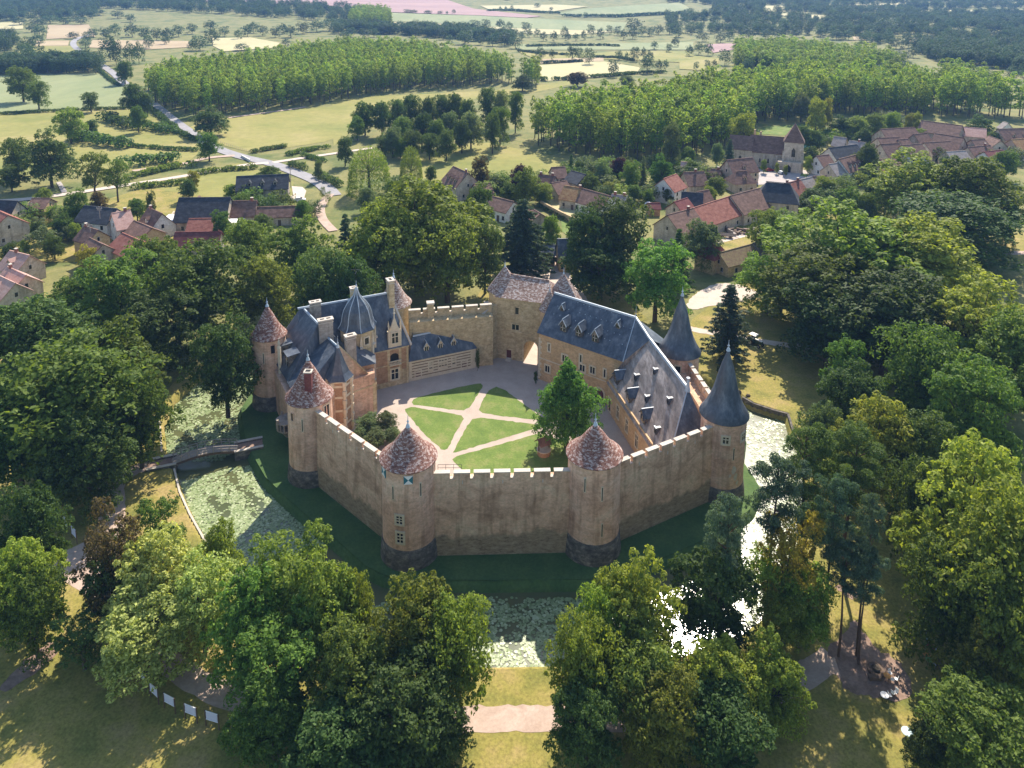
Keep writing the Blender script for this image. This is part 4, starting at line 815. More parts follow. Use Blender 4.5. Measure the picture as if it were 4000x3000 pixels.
# show largest = nearest to the camera
def edge_first(P,poly,k):   # nearest rows
    o=np.argsort(P[:,1]); return P[o[:k]],P[o[k:]]
na,ra=edge_first(pa,PA,110); nb,rb=edge_first(pb,PB,180)
for P,lab,hh,m in ((na,'poplar in the front rows of the left plantation beside the mown meadow',21,'poplar'),(nb,'poplar in the front rows of the right plantation behind the village',24,'poplar')):
    for i,(x,y) in enumerate(P):
        k=random.choice(['o1','o2','o3']); o=bpy.data.objects.new('poplar_tree',crowncopy(PROTO[k][0],m)); COL.objects.link(o); s=hh/22*random.uniform(.88,1.12)
        o.location=(x,y,float(hill(x,y))); w=s*random.uniform(1.0,1.3); o.scale=(w,w,s); o.rotation_euler=(0,0,random.uniform(0,6)); tag(o,lab,'poplar','poplars of the left plantation' if hh==21 else 'poplars of the right plantation')
        if (k,m) not in srcobj: srcobj[(k,m)]=o
for o in COL.objects:
    if o.name.startswith('field_tree'):
        for k in ('m1','m2','m3'):
            if o.data==crowncopy(PROTO[k][0],'far') and (k,'far') not in srcobj: srcobj[(k,'far')]=o
pop=['o1','o2','o3']
stuff('poplar_plantation','deep rows of the light green left poplar plantation beside the road',ra,21,pop,'poplar',1,1.15)
stuff('poplar_plantation','deep rows of the broad green poplar plantation behind the village',rb,24,pop,'poplar',2,1.15)
stuff('poplar_plantation','small distant poplar plantation in front of the wooded plain',np.vstack([pc,pd,pe]),20,pop,'poplar',3,1.5)
W=[]
for poly,n in [(z(Z5,(-300,150),(600,130),(700,60),(1300,90),(2300,150),(2300,60),(900,-40),(-300,-40)),1400),
  (z(Z5,(-300,320),(60,330),(120,300),(60,250),(-300,240)),60),(z(Z5,(-100,490),(300,480),(640,470),(650,420),(300,430),(-100,450)),130),
  (z(Z6,(-50,210),(400,230),(800,260),(1100,300),(1120,250),(700,200),(300,190),(-50,170)),300),
  (z(Z7,(-100,215),(400,220),(900,240),(1500,330),(2300,520),(2500,400),(2500,-40),(-100,-40)),3800),
  (z(Z7,(330,470),(600,440),(1000,470),(1500,520),(1500,560),(1000,520),(600,490),(330,500)),70),
  (z(Z7,(1500,330),(1700,420),(2080,450),(2300,540),(2400,400),(1700,300)),250),
  (z(Z6,(-700,-45),(2300,-45),(2300,-20),(1500,0),(900,0),(-700,-30)),500)]:
    p=inpoly(n*3,pw(poly))[:n]; W.append(p)
W=np.vstack(W)
clear=[pw(z(*q)) for q in [(Z7,(-20,355),(240,380),(330,470),(-20,450)),(Z7,(535,38),(660,40),(670,82),(545,84)),(Z7,(555,84),(940,104),(870,140),(590,98)),(Z7,(1100,238),(1255,236),(1262,268),(1100,266)),(Z7,(1450,248),(1605,248),(1605,280),(1450,280)),
   (Z5,(300,162),(580,160),(625,245),(295,260)),(Z6,(-900,-60),(560,-40),(860,60),(1300,108),(1200,118),(900,103),(330,84),(-60,45),(-1000,10)),(Z6,(900,40),(1400,33),(1600,45),(1320,84),(950,62)),(Z5,(-80,148),(150,146),(155,192),(-80,195)),
   (Z7,(-100,30),(100,20),(200,50),(150,90),(-100,110)),(Z7,(1800,80),(1900,78),(1900,92),(1800,92)),(Z7,(900,30),(1500,20),(1500,30),(900,45)),(Z7,(1500,66),(2300,60),(2300,78),(1500,84)),(Z7,(1000,50),(1400,44),(1450,60),(1050,68)),(Z7,(1900,20),(2300,16),(2300,34),(1900,38)),(Z7,(1750,215),(1900,210),(1900,235),(1760,240)),(Z7,(1150,110),(1250,105),(1260,125),(1150,130)),(Z7,(0,160),(300,165),(300,195),(0,190))]]
for c in clear: W=W[sdf(W,c)>3]
stuff('far_woods','dark bluish woods covering the far plain and hills',W,13,['m1','m2','m3'],'far',4,1.15)
# dark understorey along plantation feet
# ------------------------------------------------------------------ hedges
def hedge(pts,w,h,label,f=Z5,m='dark',name='hedge',dens=1.,group='field hedges'):
    P=[G(*(f(*p) if f else p)) for p in pts]; C=[];
    for a,b in zip(P[:-1],P[1:]):
        L=(b-a).length; k=max(1,int(L/(w*.4)))
        for i in range(k):
            q=a.lerp(b,(i+random.random())/k); C.append((q.x+random.gauss(0,w*.12),q.y+random.gauss(0,w*.12),float(hill(q.x,q.y))+h*.45*random.uniform(.8,1.15)))
    C=np.array(C); c0=C[0].copy(); c0[2]=0; V,Q=leaves(C-c0,np.full(len(C),w*.55)*RNG.uniform(.8,1.2,len(C)),int(90*dens),max(.6,w*.24),RNG,flat=h/w*.9)
    V[:,2]=np.maximum(V[:,2],.02)
    o=bpy.data.objects.new(name,crownmesh(name,V,Q,None,('leaf_'+m,))); COL.objects.link(o); o.location=(c0[0],c0[1],0); tag(o,label,'hedge',group); return o
hedge([(0,745),(300,728),(600,712),(830,708)],3,2,'low hedge under the pale green field')
hedge([(680,775),(760,800),(850,835)],7,5,'short thick hedge piece above the long meadow')
hedge([(860,840),(960,835),(1050,850),(1120,870)],6,4.5,'thick hedge joining the roadside trees')
hedge([(470,900),(600,925),(720,950),(840,960)],8,5.5,'tall thick hedge in the middle of the left meadows')
hedge([(840,950),(1000,965),(1150,975),(1280,980)],3,2,'thin hedge running to the road bend')
hedge([(960,700),(1050,770),(1150,860),(1270,920)],3.5,2.5,'hedge along the left verge of the road')
hedge([(640,455),(700,510),(770,560)],3,2.2,'hedge beside the road under the far bend')
hedge([(800,1090),(950,1060),(1100,1050),(1170,1050)],7,5,'bulky hedge above the upper farm track')
hedge([(850,1160),(1000,1120),(1150,1085),(1240,1080)],5,2.6,'rough bushes between the two farm tracks',m='mid')
hedge([(1300,1130),(1450,1110),(1650,1095)],4,2.2,'rough bushes under the gravel farm track',m='mid')
hedge([(860,1225),(1000,1210),(1200,1190)],4,2.4,'scrub line above the white houses',m='mid')
hedge([(1640,990),(1720,975),(1850,955)],3.5,2,'low dark hedge at the mown meadow corner')
hedge([(1850,1010),(1960,985),(2120,960)],4,2.,'rough green strip beside the field track',m='mid')
hedge([(1870,1075),(1970,1105)],4,3,'short dark hedge right of the road')
hedge([(1960,1010),(2100,1050)],3,2,'hedge above the track right of the road')
hedge([(2060,1150),(2130,1180),(2200,1210)],4,3,'garden hedge along the lane')
hedge([(0,800),(0,805)],2,1,'x') if False else None
hedge([(1370,520),(1480,518)],5,3,'low hedge left of the brownish far tree',Z6)
hedge([(1600,505),(1750,495),(1900,480),(2100,475)],5,3,'hedge along the far pale field',Z6)
hedge([(1300,412),(1430,408),(1560,402)],5,3,'straight far hedge between pale fields',Z6,'far')
hedge([(1150,335),(1280,350),(1460,360)],5,3,'curved far hedge among the dotted trees',Z6,'far')
hedge([(1640,375),(1780,378),(1900,395)],5,3,'far hedge near the tree group on the pale field',Z6,'far')
hedge([(1240,520),(1340,525)],5,4,'hedge at the corner of the left plantation',Z6)
hedge([(1200,305),(1450,300),(1700,300),(1800,305)],5,3.5,'long far hedge beneath the dotted trees',Z6,'far')
hedge([(1440,110),(1800,112),(2000,100),(2211,90)],8,6,'tree belt under the bluish far field',Z6,'far')
hedge([(950,75),(1100,70),(1300,85),(1420,90)],7,5,'tree belt at the foot of the straw field',Z6,'far')
hedge([(760,1130),(900,1270),(1150,1280)],4,2.5,'garden hedge by the sheds',Z6,'mid') if False else None
hedge([(1010,1230),(1100,1280),(1250,1280)],5,3,'garden hedge in front of the small brown shed',Z6,'mid')
hedge([(1330,1250),(1430,1290),(1500,1310)],4,3,'garden shrubs behind the rusty roof',Z6,'mid')
hedge([(1280,1340),(1400,1400),(1530,1450)],2.5,1.6,'clipped hedge along the kitchen garden wall',Z6,'dark')
hedge([(1700,1170),(1800,1200)],4,3,'dark clipped hedge in the gardens',Z6,'dark')
hedge([(860,900),(960,880),(1000,940)],6,4,'garden thicket behind the church',Z7,'mid')
hedge([(1240,800),(1130,870),(1000,900)],7,5,'garden thicket above the grey gable',Z7,'light')
hedge([(740,1330),(900,1310),(1120,1340)],8,6,'thick planting right of the black hipped roof',Z7,'mid')
hedge([(1900,880),(1960,870)],4,2.5,'trimmed hedge at the pink roofed barn',Z7,'light')
hedge([(1480,1290),(1200,1350)],8,6,'thick planting behind the giant tree',Z7,'dark')
hedge([(1200,1620),(1800,1640)],8,4,'x',Z7,'dark') if False else None
for i,(x,y,w,h) in enumerate([(2015,1570,60,3),(2060,1585,110,3.5),(2120,1600,60,2.5),(2075,1545,25,4.5),(2100,1530,20,5),(2150,1560,30,3)]):
    tree(x,y,w,h,'m3','dark','clipped dark topiary shrub in the garden by the right edge',name='topiary_shrub',cat='shrub',group='topiary at the right edge',f=Z7)
for i,(x,y) in enumerate([(1640,872),(1622,864),(1608,858)]): pass
# ------------------------------------------------------------------ castle
T={1:(-45.8,134.7),2:(-32.5,113.6),3:(-14.1,96.7),4:(12.2,97.9),5:(34.1,110.4),6:(31.6,131.8)}
def V3(p,z): return Vector((p[0],p[1],z))
def window(par,c,n,z,w,h,frame='quoin',mull=(1,1),fw=.22,pane='glass',name='window',dep=.10,arch=False):
    """c = wall surface point (xy), n = outward unit normal; stone frame, dark pane, cross mullions"""
    n=Vector((n[0],n[1],0)).normalized(); u=Vector((-n.y,n.x,0)); o=Vector((c[0],c[1],z))
    b=MB()
    def bar(x0,x1,z0,z1,d,m=0): b.hexa(o+u*x0+n*-.15+Vector((0,0,z0)),u*(x1-x0),n*(.15+d),(0,0,z1-z0),m)
    bar(-w/2-fw,-w/2,-fw,h+fw,dep); bar(w/2,w/2+fw,-fw,h+fw,dep); bar(-w/2,w/2,h,h+fw,dep); bar(-w/2,w/2,-fw,0,dep+.05)
    t=.07
    for i in range(1,mull[0]+1):
        x=-w/2+w*i/(mull[0]+1); bar(x-t,x+t,0,h,dep*.7)
    for i in range(1,mull[1]+1):
        zz=h*(i+.25)/(mull[1]+1) if mull[1]==1 else h*i/(mull[1]+1); bar(-w/2,w/2,zz-t,zz+t,dep*.66)
    f=b.build(name,frame,par); g=MB().hexa(o+u*(-w/2)+n*-.15,u*w,n*(.15+dep*.25),(0,0,h)).build('pane',pane,f); return f
def slit(par,c,n,z,h=1.4):
    n=Vector((*n,0)).normalized(); u=Vector((-n.y,n.x,0)); o=Vector((c[0],c[1],z))
    b=MB().hexa(o-u*.16-n*.2,u*.32,n*.24,(0,0,h+.3)); f=b.build('arrow_slit','quoin',par); MB().hexa(o-u*.06-n*.1+Vector((0,0,.15)),u*.12,n*.17,(0,0,h)).build('opening','dark',f)
def finial(par,p,h=1.6,r=.22,m='lead'):
    MB().lathe(p,[(r*1.6,p[2]-.3),(r,p[2]+.1),(r*.3,p[2]+.35),(r*.9,p[2]+.55),(r*.25,p[2]+.8),(.03,p[2]+h)],8).build('finial',m,par,True)
def tower(c,rb,rt,ze,za,label,roof='tile',wall='render',eave=.38,plinth=3.2,flare=.9,seg=40,zp0=-.6,rname='cone_roof',trimz=None):
    r=thing('round_tower',label,'tower','towers of the castle')
    MB().lathe(c,[(rb,plinth-.8),(rb-.04,plinth+2),(rt+.03,ze-1),(rt,ze+.1)],seg).build('wall',wall,r,True)
    MB().lathe(c,[(rb+.42,zp0),(rb+.3,plinth*.35),(rb+.10,plinth-.5),(rb-.1,plinth-.3)],seg,jit=.006).build('stone_base','darkstone',r,True)
    R0=rt+eave; H=za-ze; prof=[(rt-.2,ze-.02),(R0,ze-.12),(R0,ze)]
    for k in range(1,9):
        t=k/8; prof.append((max(.06,R0*(1-t)*(1-flare*.16*math.sin(math.pi*min(1,t*1.25))*(1-t*.4))),ze+H*t))
    rf=MB().lathe(c,prof,seg).build(rname,roof,r,True)
    finial(rf,(c[0],c[1],za),1.5)
    MB().lathe(c,[(rt+.02,ze-.45),(rt+.14,ze-.3),(rt+.14,ze-.1),(rt+.02,ze-.1)],seg).build('cornice','quoin' if wall!='render' else wall,r,True)
    return r
def rp(c,r,ang): return (c[0]+r*math.cos(R(ang)),c[1]+r*math.sin(R(ang))),(math.cos(R(ang)),math.sin(R(ang)))
def tw(par,k,rb,rt,ang,z,w=.8,h=1.3,ze=14,**kw):
    t=min(1,max(0,(z+h/2-3)/(ze-3))); p,n=rp(T[k],rb+(rt-rb)*t,ang); return window(par,p,n,z,w,h,**kw)
t1=tower(T[1],3.25,3.05,14.2,20.,'round tower with red cone roof, furthest left, standing by the upper basin')
p,n=rp(T[1],3.1,-60); window(t1,p,n,11.6,.75,1.6,mull=(0,0),fw=.1,frame='render'); p,n=rp(T[1],3.1,-92); slit(t1,p,n,9.6,2); p,n=rp(T[1],3.1,-140); window(t1,p,n,12.2,.3,1.2,mull=(0,0),fw=.06,frame='render')
t2=tower(T[2],3.65,3.5,14.2,20.6,'round tower with mottled cone roof pierced by a red brick chimney')
b=MB(); b.box((T[2][0]+.5,T[2][1]-1.9),(1,0),1.1,.95,15.6,19.3,0); b.box((T[2][0]+.5,T[2][1]-1.9),(1,0),1.3,1.15,19.3,19.5,1); b.box((T[2][0]+.5,T[2][1]-1.9),(1,0),.8,.6,19.5,19.55,2); b.build('chimney',['darkred','cap','dark'],t2)
p,n=rp(T[2],3.55,-125); window(t2,p,n,11.4,.5,1.3,mull=(0,0),fw=.1,frame='render'); p,n=rp(T[2],3.57,-95); slit(t2,p,n,9.8,2)
p,n=rp(T[2],3.5,-28); window(t2,p,n,11.2,1.1,2.2,mull=(0,0),fw=.18,pane='dark',name='doorway')
t3=tower(T[3],3.85,3.7,15.1,19.8,'round tower with streaked tile cone roof and blue white painted shutters',plinth=3.4)
tw(t3,3,3.85,3.7,-103,7.2,.85,1.15,fw=.3,mull=(1,2)); tw(t3,3,3.85,3.7,-102,4.3,.85,1.45,fw=.3,mull=(1,2))
p,n=rp(T[3],3.75,-117); slit(t3,p,n,10.6,1.9); p,n=rp(T[3],3.75,-57); slit(t3,p,n,11,1.9)
p,n=rp(T[3],3.66,-12); window(t3,p,n,12.3,.9,2,mull=(0,0),fw=.15,pane='dark',name='doorway',frame='render')
for a in (-83,-148):   # square shutters quartered by their diagonals
    p,n=rp(T[3],3.78,a); n=Vector((*n,0)); u=Vector((-n.y,n.x,0)); o=Vector((*p,13.3)); s=.62
    q=[o-u*s,o+u*s,o+u*s+Vector((0,0,2*s)),o-u*s+Vector((0,0,2*s))]; q=[x+n*.02 for x in q]; ce=sum(q,Vector())/4
    b=MB()
    for i in range(4): b.extr([q[i],q[(i+1)%4],ce],n*(-.15),i%2)
    b.build('painted_shutter',['whitepaint','teal'],t3)
t4=tower(T[4],3.85,3.7,15.1,19.6,'round tower with lichen spotted cone roof beside the wall below the lime tree',plinth=3.6)
p,n=rp(T[4],3.8,-115); slit(t4,p,n,11.2,2); p,n=rp(T[4],3.76,-78); slit(t4,p,n,10,2); p,n=rp(T[4],3.82,-76); slit(t4,p,n,4.4,1.9)
t5=tower(T[5],3.55,3.5,13.8,24.6,'round tower with tall slate cone roof overlooking the right pond',roof='slate',flare=1.5,plinth=3.)
tw(t5,5,3.55,3.5,-99,10.6,.85,1.05,fw=.32,mull=(1,1)); tw(t5,5,3.55,3.5,-47,10.7,.8,1.05,fw=.32,mull=(1,1)); p,n=rp(T[5],3.5,-76); slit(t5,p,n,7.6,1.9)
tw(t5,5,3.55,3.5,-150,10.6,.8,1.9,mull=(0,0),pane='dark',name='doorway'); p,n=rp(T[5],3.5,-30); slit(t5,p,n,9.,1.2)
for a,zz,s in ((-72,6.,.9),(-66,4.7,.8),(-60,3.6,.6),(-82,5.,.4)):   # bare patches where render has fallen
    pts=[]
    for k in range(9):
        an=k*.698; rr=s*random.uniform(.45,.75); aa=a+math.degrees(rr*math.cos(an)/3.5)*.8; (q,nn)=rp(T[5],3.57,aa); pts.append((q[0],q[1],zz+rr*math.sin(an)*1.25))
    MB().add(pts,[tuple(range(9))]).build('bare_render_patch','cap',t5)
t6=tower(T[6],3.75,3.6,13.2,24.2,'round tower with tall slate cone roof behind the brown slate wing',roof='slate',flare=1.5)
tw(t6,6,3.75,3.6,-62,10.2,.75,1.05,fw=.32,mull=(0,0)); tw(t6,6,3.75,3.6,-105,9.8,.9,2.,mull=(0,0),pane='dark',name='doorway')
t7c=(-24.6,151.6); t7=tower(t7c,3.5,3.4,13.2,18.9,'round tower with brown cone roof hidden behind the main house chimney',roof='tile2',wall='rubble')
for t,c in ((t1,T[1]),(t2,T[2]),(t3,T[3]),(t4,T[4]),(t5,T[5]),(t6,T[6]),(t7,t7c)): settle(t,*c)
def curtain(A,B,a0,a1,ztop,nm,label,mat_='curtain',gap=.5,first=None,thick=2.3,base=True,capm='cap',zb=0,walk=True):
    """wall from A to B (tower centres) between distances a0 and a1; outward is to the right of A->B"""
    u,L=U(A,B); o=Vector((u.y,-u.x,0)); r=thing('curtain_wall',label,'castle wall','curtain walls between the towers')
    P=Vector((*A,0)); face=P+o*1.0
    s=face+u*a0; e=face+u*(L-a1); Lw=(e-s).length
    zw=ztop-1.9; zn=ztop-.95
    pr=[(0,-.6),(.0,zn),(-.5,zn),(-.5,zw),(-thick,zw),(-thick,-.6)]
    pts=[s+o*(.35 if (i==0 and base) else 0)+o*x+Vector((0,0,zz)) for i,(x,zz) in enumerate(pr)]
    MB().extr(pts,u*Lw).build('wall',mat_,r)
    pitch=(Lw+gap)/nm
    for i in range(nm):
        q=s+u*(i*pitch); m=MB(); m.hexa(q-o*.5+Vector((0,0,zn-.002)),u*(pitch-gap),o*.5,(0,0,.83),0); m.hexa(q-o*.62+Vector((0,0,zn+.828)),u*(pitch-gap),o*.76,(0,0,.13),1)
        m.build('merlon',[mat_,capm],r)
        if i<nm-1:
            MB().hexa(q+u*(pitch-gap)-o*.55+Vector((0,0,zn-.04)),u*gap,o*.62,(0,0,.07)).build('notch_sill',capm,r)
            if i%2==0 or nm>8: pass
    for i in range(nm):
        if i%2: slit_c=s+u*((i+.45)*pitch); MB().hexa(slit_c-u*.07+o*-.05+Vector((0,0,ztop-1.9)),u*.14,o*.075,(0,0,.6)).build('loophole','cap',r)
    settle(r,*((s+e)/2)[:2]); return r
curtain(T[2],T[3],3.3,3.3,13.2,6,'pinkish curtain wall with long coping slabs, southwest side beside the shrubs')
curtain(T[3],T[4],3.5,3.5,13.,7,'pinkish curtain wall with dark drip streaks facing the front, behind it the lawn')
curtain(T[4],T[5],3.5,3.2,12.9,7,'curtain wall with stained masonry foot between mottled and slate cone towers')
curtain(T[5],T[6],3.2,3.3,12.4,7,'low curtain wall between the two slate cone towers')
N0=(-22.5,147.2);N1=(-3.2,151.)
r=curtain(N1,N0,0.6,1.6,13.0,6,'north curtain wall with five merlons and a chimney stack above the striped annex',mat_='rubble',base=False)
u,_=U(N0,N1)
b=MB(); c=Vector((-16.6,148.9,0)); b.box(c,u,1.3,1.1,9,14.2,0); b.box(c,u,1.6,1.4,14.2,14.5,1); tag(b.build('wall_chimney',['rubble','cap']),'stone chimney stack standing on the north curtain wall','chimney')
# rough inner masonry masses beside the gatehouse
# ---- wing 1 (white edged dormers)
A=Vector((5.93,144.18,0)); B=Vector((18.62,134.99,0)); u1,L1=U(A,B); n1=Vector((-u1.y,u1.x,0))
W1=thing('castle_wing','ochre rendered castle wing with blue slate roof and white edged dormers beside the gate','castle wing')
Q=A+u1*19.3; D1=11.6; ez=10.3; rz_=16.7
foot=[A,Q,Q+n1*D1*.92,A+n1*D1]
b=MB(); b.prism([(p.x,p.y) for p in foot],0,ez); b.extr([A+Vector((0,0,ez)),A+n1*D1+Vector((0,0,ez)),A+n1*5.8+Vector((0,0,rz_-.2))],u1*.4); b.build('wall','ochre',W1)
RA=A+n1*5.8+Vector((0,0,rz_)); RB=Vector((24.1,138.0,16.1)); RB=A+u1*18.6+n1*5.6+Vector((0,0,rz_)); RC=Vector((26.1,131.9,15.15)); RD=Vector((29.35,115.3,15.0))
v2=(RD-RC); v2.z=0; v2.normalize(); m2=Vector((-v2.y,v2.x,0))
if m2.x<0: m2=-m2
eA=A-n1*.5-u1*.25+Vector((0,0,ez)); eQ=Q-n1*.5+Vector((0,0,ez)); bA=A+n1*(D1+.5)-u1*.25+Vector((0,0,ez)); bQ=Q+n1*(D1+.2)+u1*3+Vector((0,0,ez))
rb=MB(); rb.add([eA,eQ,RB,RA-u1*.25,bA,bQ],[(0,1,2,3),(3,2,5,4),(0,3,4),(0,4,5,1)],0); roof1=rb.build('slate_roof','slate',W1)
# turning facet
EB=Vector((18.45,133.6,5.5)); tf=MB(); RCo=RC
tf.add([eQ,RCo,RB,bQ+Vector((2.,-4,0)),bQ],[(0,1,2),(2,1,3),(2,3,4)],0); tf.build('corner_roof','slate',W1)
def ridge(par,p,q,w=.42,h=.24,m='lead'):
    d=(q-p); u=Vector((d.x,d.y,0)).normalized(); s=Vector((-u.y,u.x,0))*w/2; MB().extr([p-s-Vector((0,0,.12)),p+s-Vector((0,0,.12)),p+s*.6+Vector((0,0,h)),p-s*.6+Vector((0,0,h))],d).build('ridge_capping',m,par)
ridge(roof1,RA-u1*.2,RB); ridge(roof1,RB,RC)
ridge(roof1,RB+Vector((0,0,.02)),eQ+Vector((0,0,.1)),.22,.1)
finial(roof1,(RB.x,RB.y,RB.z),2.2,.15)
slope1=(RA-A-n1*-.5); 
def on1(t,f): return A+u1*t+(-n1*.5*(1-f)+n1*5.8*f)+Vector((0,0,ez+(rz_-ez)*f))
def dormer(par,base,u,n,w,h,depth,rm='slate',wm='darkwood',edge='lead',over=.25,rise=.9,fr='quoin',paneh=None,mull=(1,1),flat=False):
    """base = front sill centre; n points out of the roof toward the viewer side"""
    up=Vector((0,0,1)); d=MB(); p=base-u*w/2
    q=[p,p+u*w,p+u*w+up*h]+([p+u*w/2+up*(h+rise)] if not flat else [])+[p+up*h]
    d.extr(q,-n*depth); f=d.build('dormer',fr,par)
    rf=MB()
    if flat:
        a=p-u*over+up*h+n*over; rf.hexa(a,u*(w+2*over),-n*(depth+over)+up*.25,up*.1)
    else:
        for s in (1,-1):
            e=base+u*s*(w/2+over)+up*(h-over*rise/(w/2))+n*over; t=base+up*(h+rise)+n*over; rf.extr([e,t,t+up*.16,e+up*.16],-n*(depth+over))
    r_=rf.build('dormer_roof',rm,f)
    if edge=='ridge': MB().hexa(base-u*.09+up*(h+rise+.12)+n*over,u*.18,-n*(depth+over)*.98,up*.1).build('edging','lead',f)
    elif edge and not flat:
        g=MB()
        for s in (1,-1):
            e=base+u*s*(w/2+over)+up*(h-over*rise/(w/2)+.16)+n*(over+.02); t=base+up*(h+rise+.17)+n*(over+.02); g.extr([e,t,t-up*.2,e-up*.2],-n*.12)
        g.extr([base+up*(h+rise+.15)+u*.08+n*over,base+up*(h+rise+.15)-u*.08+n*over,base+up*(h+rise+.27)+n*over],-n*depth*.9); g.build('white_edging',edge,r_) if False else g.build('edging',edge,f)
    if flat and edge: MB().hexa(p-u*over+up*(h+.34)-n*(depth-.2),u*(w+2*over),-n*.16,up*.08).build('edging',edge,f)
    pw_=w*.66; MB().hexa(base-u*pw_/2+up*.12-n*.1,u*pw_,n*.14,up*(h-.25)).build('pane','glass',f)
    b=MB()
    for i in range(mull[0]): b.hexa(base-u*.05+up*.12+u*0,u*.1,n*.07,up*(h-.25))
    for i in range(mull[1]): b.hexa(base-u*pw_/2+up*(.12+(h-.25)*.5),u*pw_,n*.07,up*.09)
    b.build('glazing_bars','cap',f); return f
for t in (5.3,8.9,12.6): dormer(roof1,on1(t,.24)+Vector((0,0,.05))-n1*.5,u1,-n1,1.35,1.5,2.6,rise=1.05,fr='darkstone',rm='slate')
for t in (3.2,15.9): dormer(roof1,on1(t,.66)-n1*.25,u1,-n1,.85,.7,1.4,rise=.7,fr='darkstone',mull=(0,0))
b=MB()
for t in np.arange(1.2,18,1.25):
    for f in (.34,.52,.72,.93):
        if random.random()<.62:
            p=on1(t+random.uniform(-.2,.2)+f,f); b.hexa(p-Vector((.05,.05,-.02)),u1*.14,n1*.12,(0,0,.12))
b.build('roof_hooks','lead',roof1)
w1=lambda t,z_,w,h,**k: window(W1,(A+u1*t)[:2],(-n1.x,-n1.y),z_,w,h,**k)
w1(2.5,7.0,.35,1.5,mull=(0,0),fw=.28); w1(9.9,7.,.35,1.5,mull=(0,0),fw=.28); w1(15.3,5.6,.35,1.6,mull=(0,0),fw=.28)
w1(6.2,5.9,1.,1.35,mull=(1,0),fw=.3); w1(2.2,2.3,1.,1.35,mull=(1,0),fw=.3); w1(10.3,5.2,1.1,1.3,mull=(1,0),fw=.3); w1(12.6,5.5,1.,1.35,mull=(1,0),fw=.3); w1(9.2,1.2,.4,1.4,mull=(0,0),fw=.3); w1(11.4,.8,.4,1.5,mull=(0,0),fw=.3)
b=MB(); b.hexa(A-n1*.12+Vector((0,0,4.75)),u1*L1,n1*.2,(0,0,.16)); b.build('string_course','quoin',W1)
b=MB()
for i in range(15): b.hexa(A-n1*.06-u1*.06+Vector((0,0,.6*i+.3)),u1*(.75 if i%2 else .45),n1*.3,(0,0,.5))
b.build('corner_stones','quoin',W1)
dd=MB(); o_=A+u1*14.3-n1*.08
arc=[o_+u1*(.95*math.cos(a))+Vector((0,0,1.9+.95*math.sin(a))) for a in np.linspace(0,math.pi,9)]
dd.extr([o_+u1*.95,*arc,o_-u1*.95],n1*.2); dd.build('arched_door','door_red',W1)
arc2=[o_+u1*(1.3*math.cos(a))+Vector((0,0,1.9+1.3*math.sin(a))) for a in np.linspace(0,math.pi,9)]
fr=MB(); 
for i in range(8): fr.extr([arc[i]-n1*.07,arc2[i]-n1*.07,arc2[i+1]-n1*.07,arc[i+1]-n1*.07],n1*.3)
fr.hexa(o_+u1*.95-n1*.07,u1*.35,n1*.3,(0,0,1.9)); fr.hexa(o_-u1*1.3-n1*.07,u1*.35,n1*.3,(0,0,1.9)); fr.build('door_surround','quoin',W1)
settle(W1,12,144)
# ---- wing 2 (weathered slate)
W2=thing('castle_wing','low ochre castle wing under a big brown weathered slate roof with shed dormers','castle wing')
E1=Vector((18.45,133.3,5.5)); E2=Vector((24.55,107.2,5.5)); d2=(E2-E1); d2.z=0; d2.normalize(); k2=Vector((-d2.y,d2.x,0)); k2=k2 if k2.x>0 else -k2
outr=Vector((32.2,131.5,0)); outr2=Vector((33.,111.5,0))
ft=[E1+k2*.35,E2+k2*.35,outr2,outr]
b=MB(); b.prism([(p.x,p.y) for p in ft],0,5.45); 
b.hexa(E1+k2*.30+Vector((0,0,-.0))*1-Vector((0,0,5.5)),d2*26.,k2*.35,(0,0,6.25)); b.build('wall','ochre',W2)
C1=E2; C2=Vector((32.2,111.4,9.)); C3=Vector((31.9,131.,9.5)); RCx=Vector((RC.x,RC.y,RC.z)); RDx=RD
rb=MB()
# west slope, slightly concave toward the eave
mid1=E1.lerp(RCx,.38)-Vector((0,0,.35)); mid2=C1.lerp(RDx,.38)-Vector((0,0,.35))
rb.add([E1,C1,mid2,mid1,RDx,RCx,C2,C3],[(0,1,2,3),(3,2,4,5),(5,4,6,7)],0)
rb.add([C1,C2,RDx,mid2],[(0,1,2),(0,2,3)],1); rb.add([E1,mid1,RCx,eQ,Vector((20.9,134.,5.5))],[(0,1,3),(1,2,3),(0,3,4)],0); 
roof2=rb.build('slate_roof',['oldslate','slate'],W2)
ridge(roof2,RC,RD,.55,.3); ridge(roof2,RD+Vector((0,0,.05)),C1.lerp(RD,.02)+Vector((0,0,.1)),.2,.1)
finial(roof2,(RD.x,RD.y,RD.z),2.,.3); MB().lathe((RD.x,RD.y),[(.5,RD.z-.5),(.3,RD.z+.35),(.2,RD.z+1.6),(.34,RD.z+1.75),(.3,RD.z+1.9)],8).build('ridge_post','lead',roof2)
def on2(t,f): 
    b_=E1+d2*t; r_=RC+(RD-RC)*(t/26.*1.)*1.0; r0=RC+(RD-RC).normalized()*max(0,t-1.2)*.93; return b_.lerp(Vector((r0.x,r0.y,15.05)),f)
for t in (2.2,8.6,15.2): dormer(roof2,on2(t,0)+k2*.9+Vector((0,0,1.0)),d2,-k2,1.9,1.5,3.6,rise=1.0,fr='darkstone',rm='slate',mull=(1,0),edge='ridge')
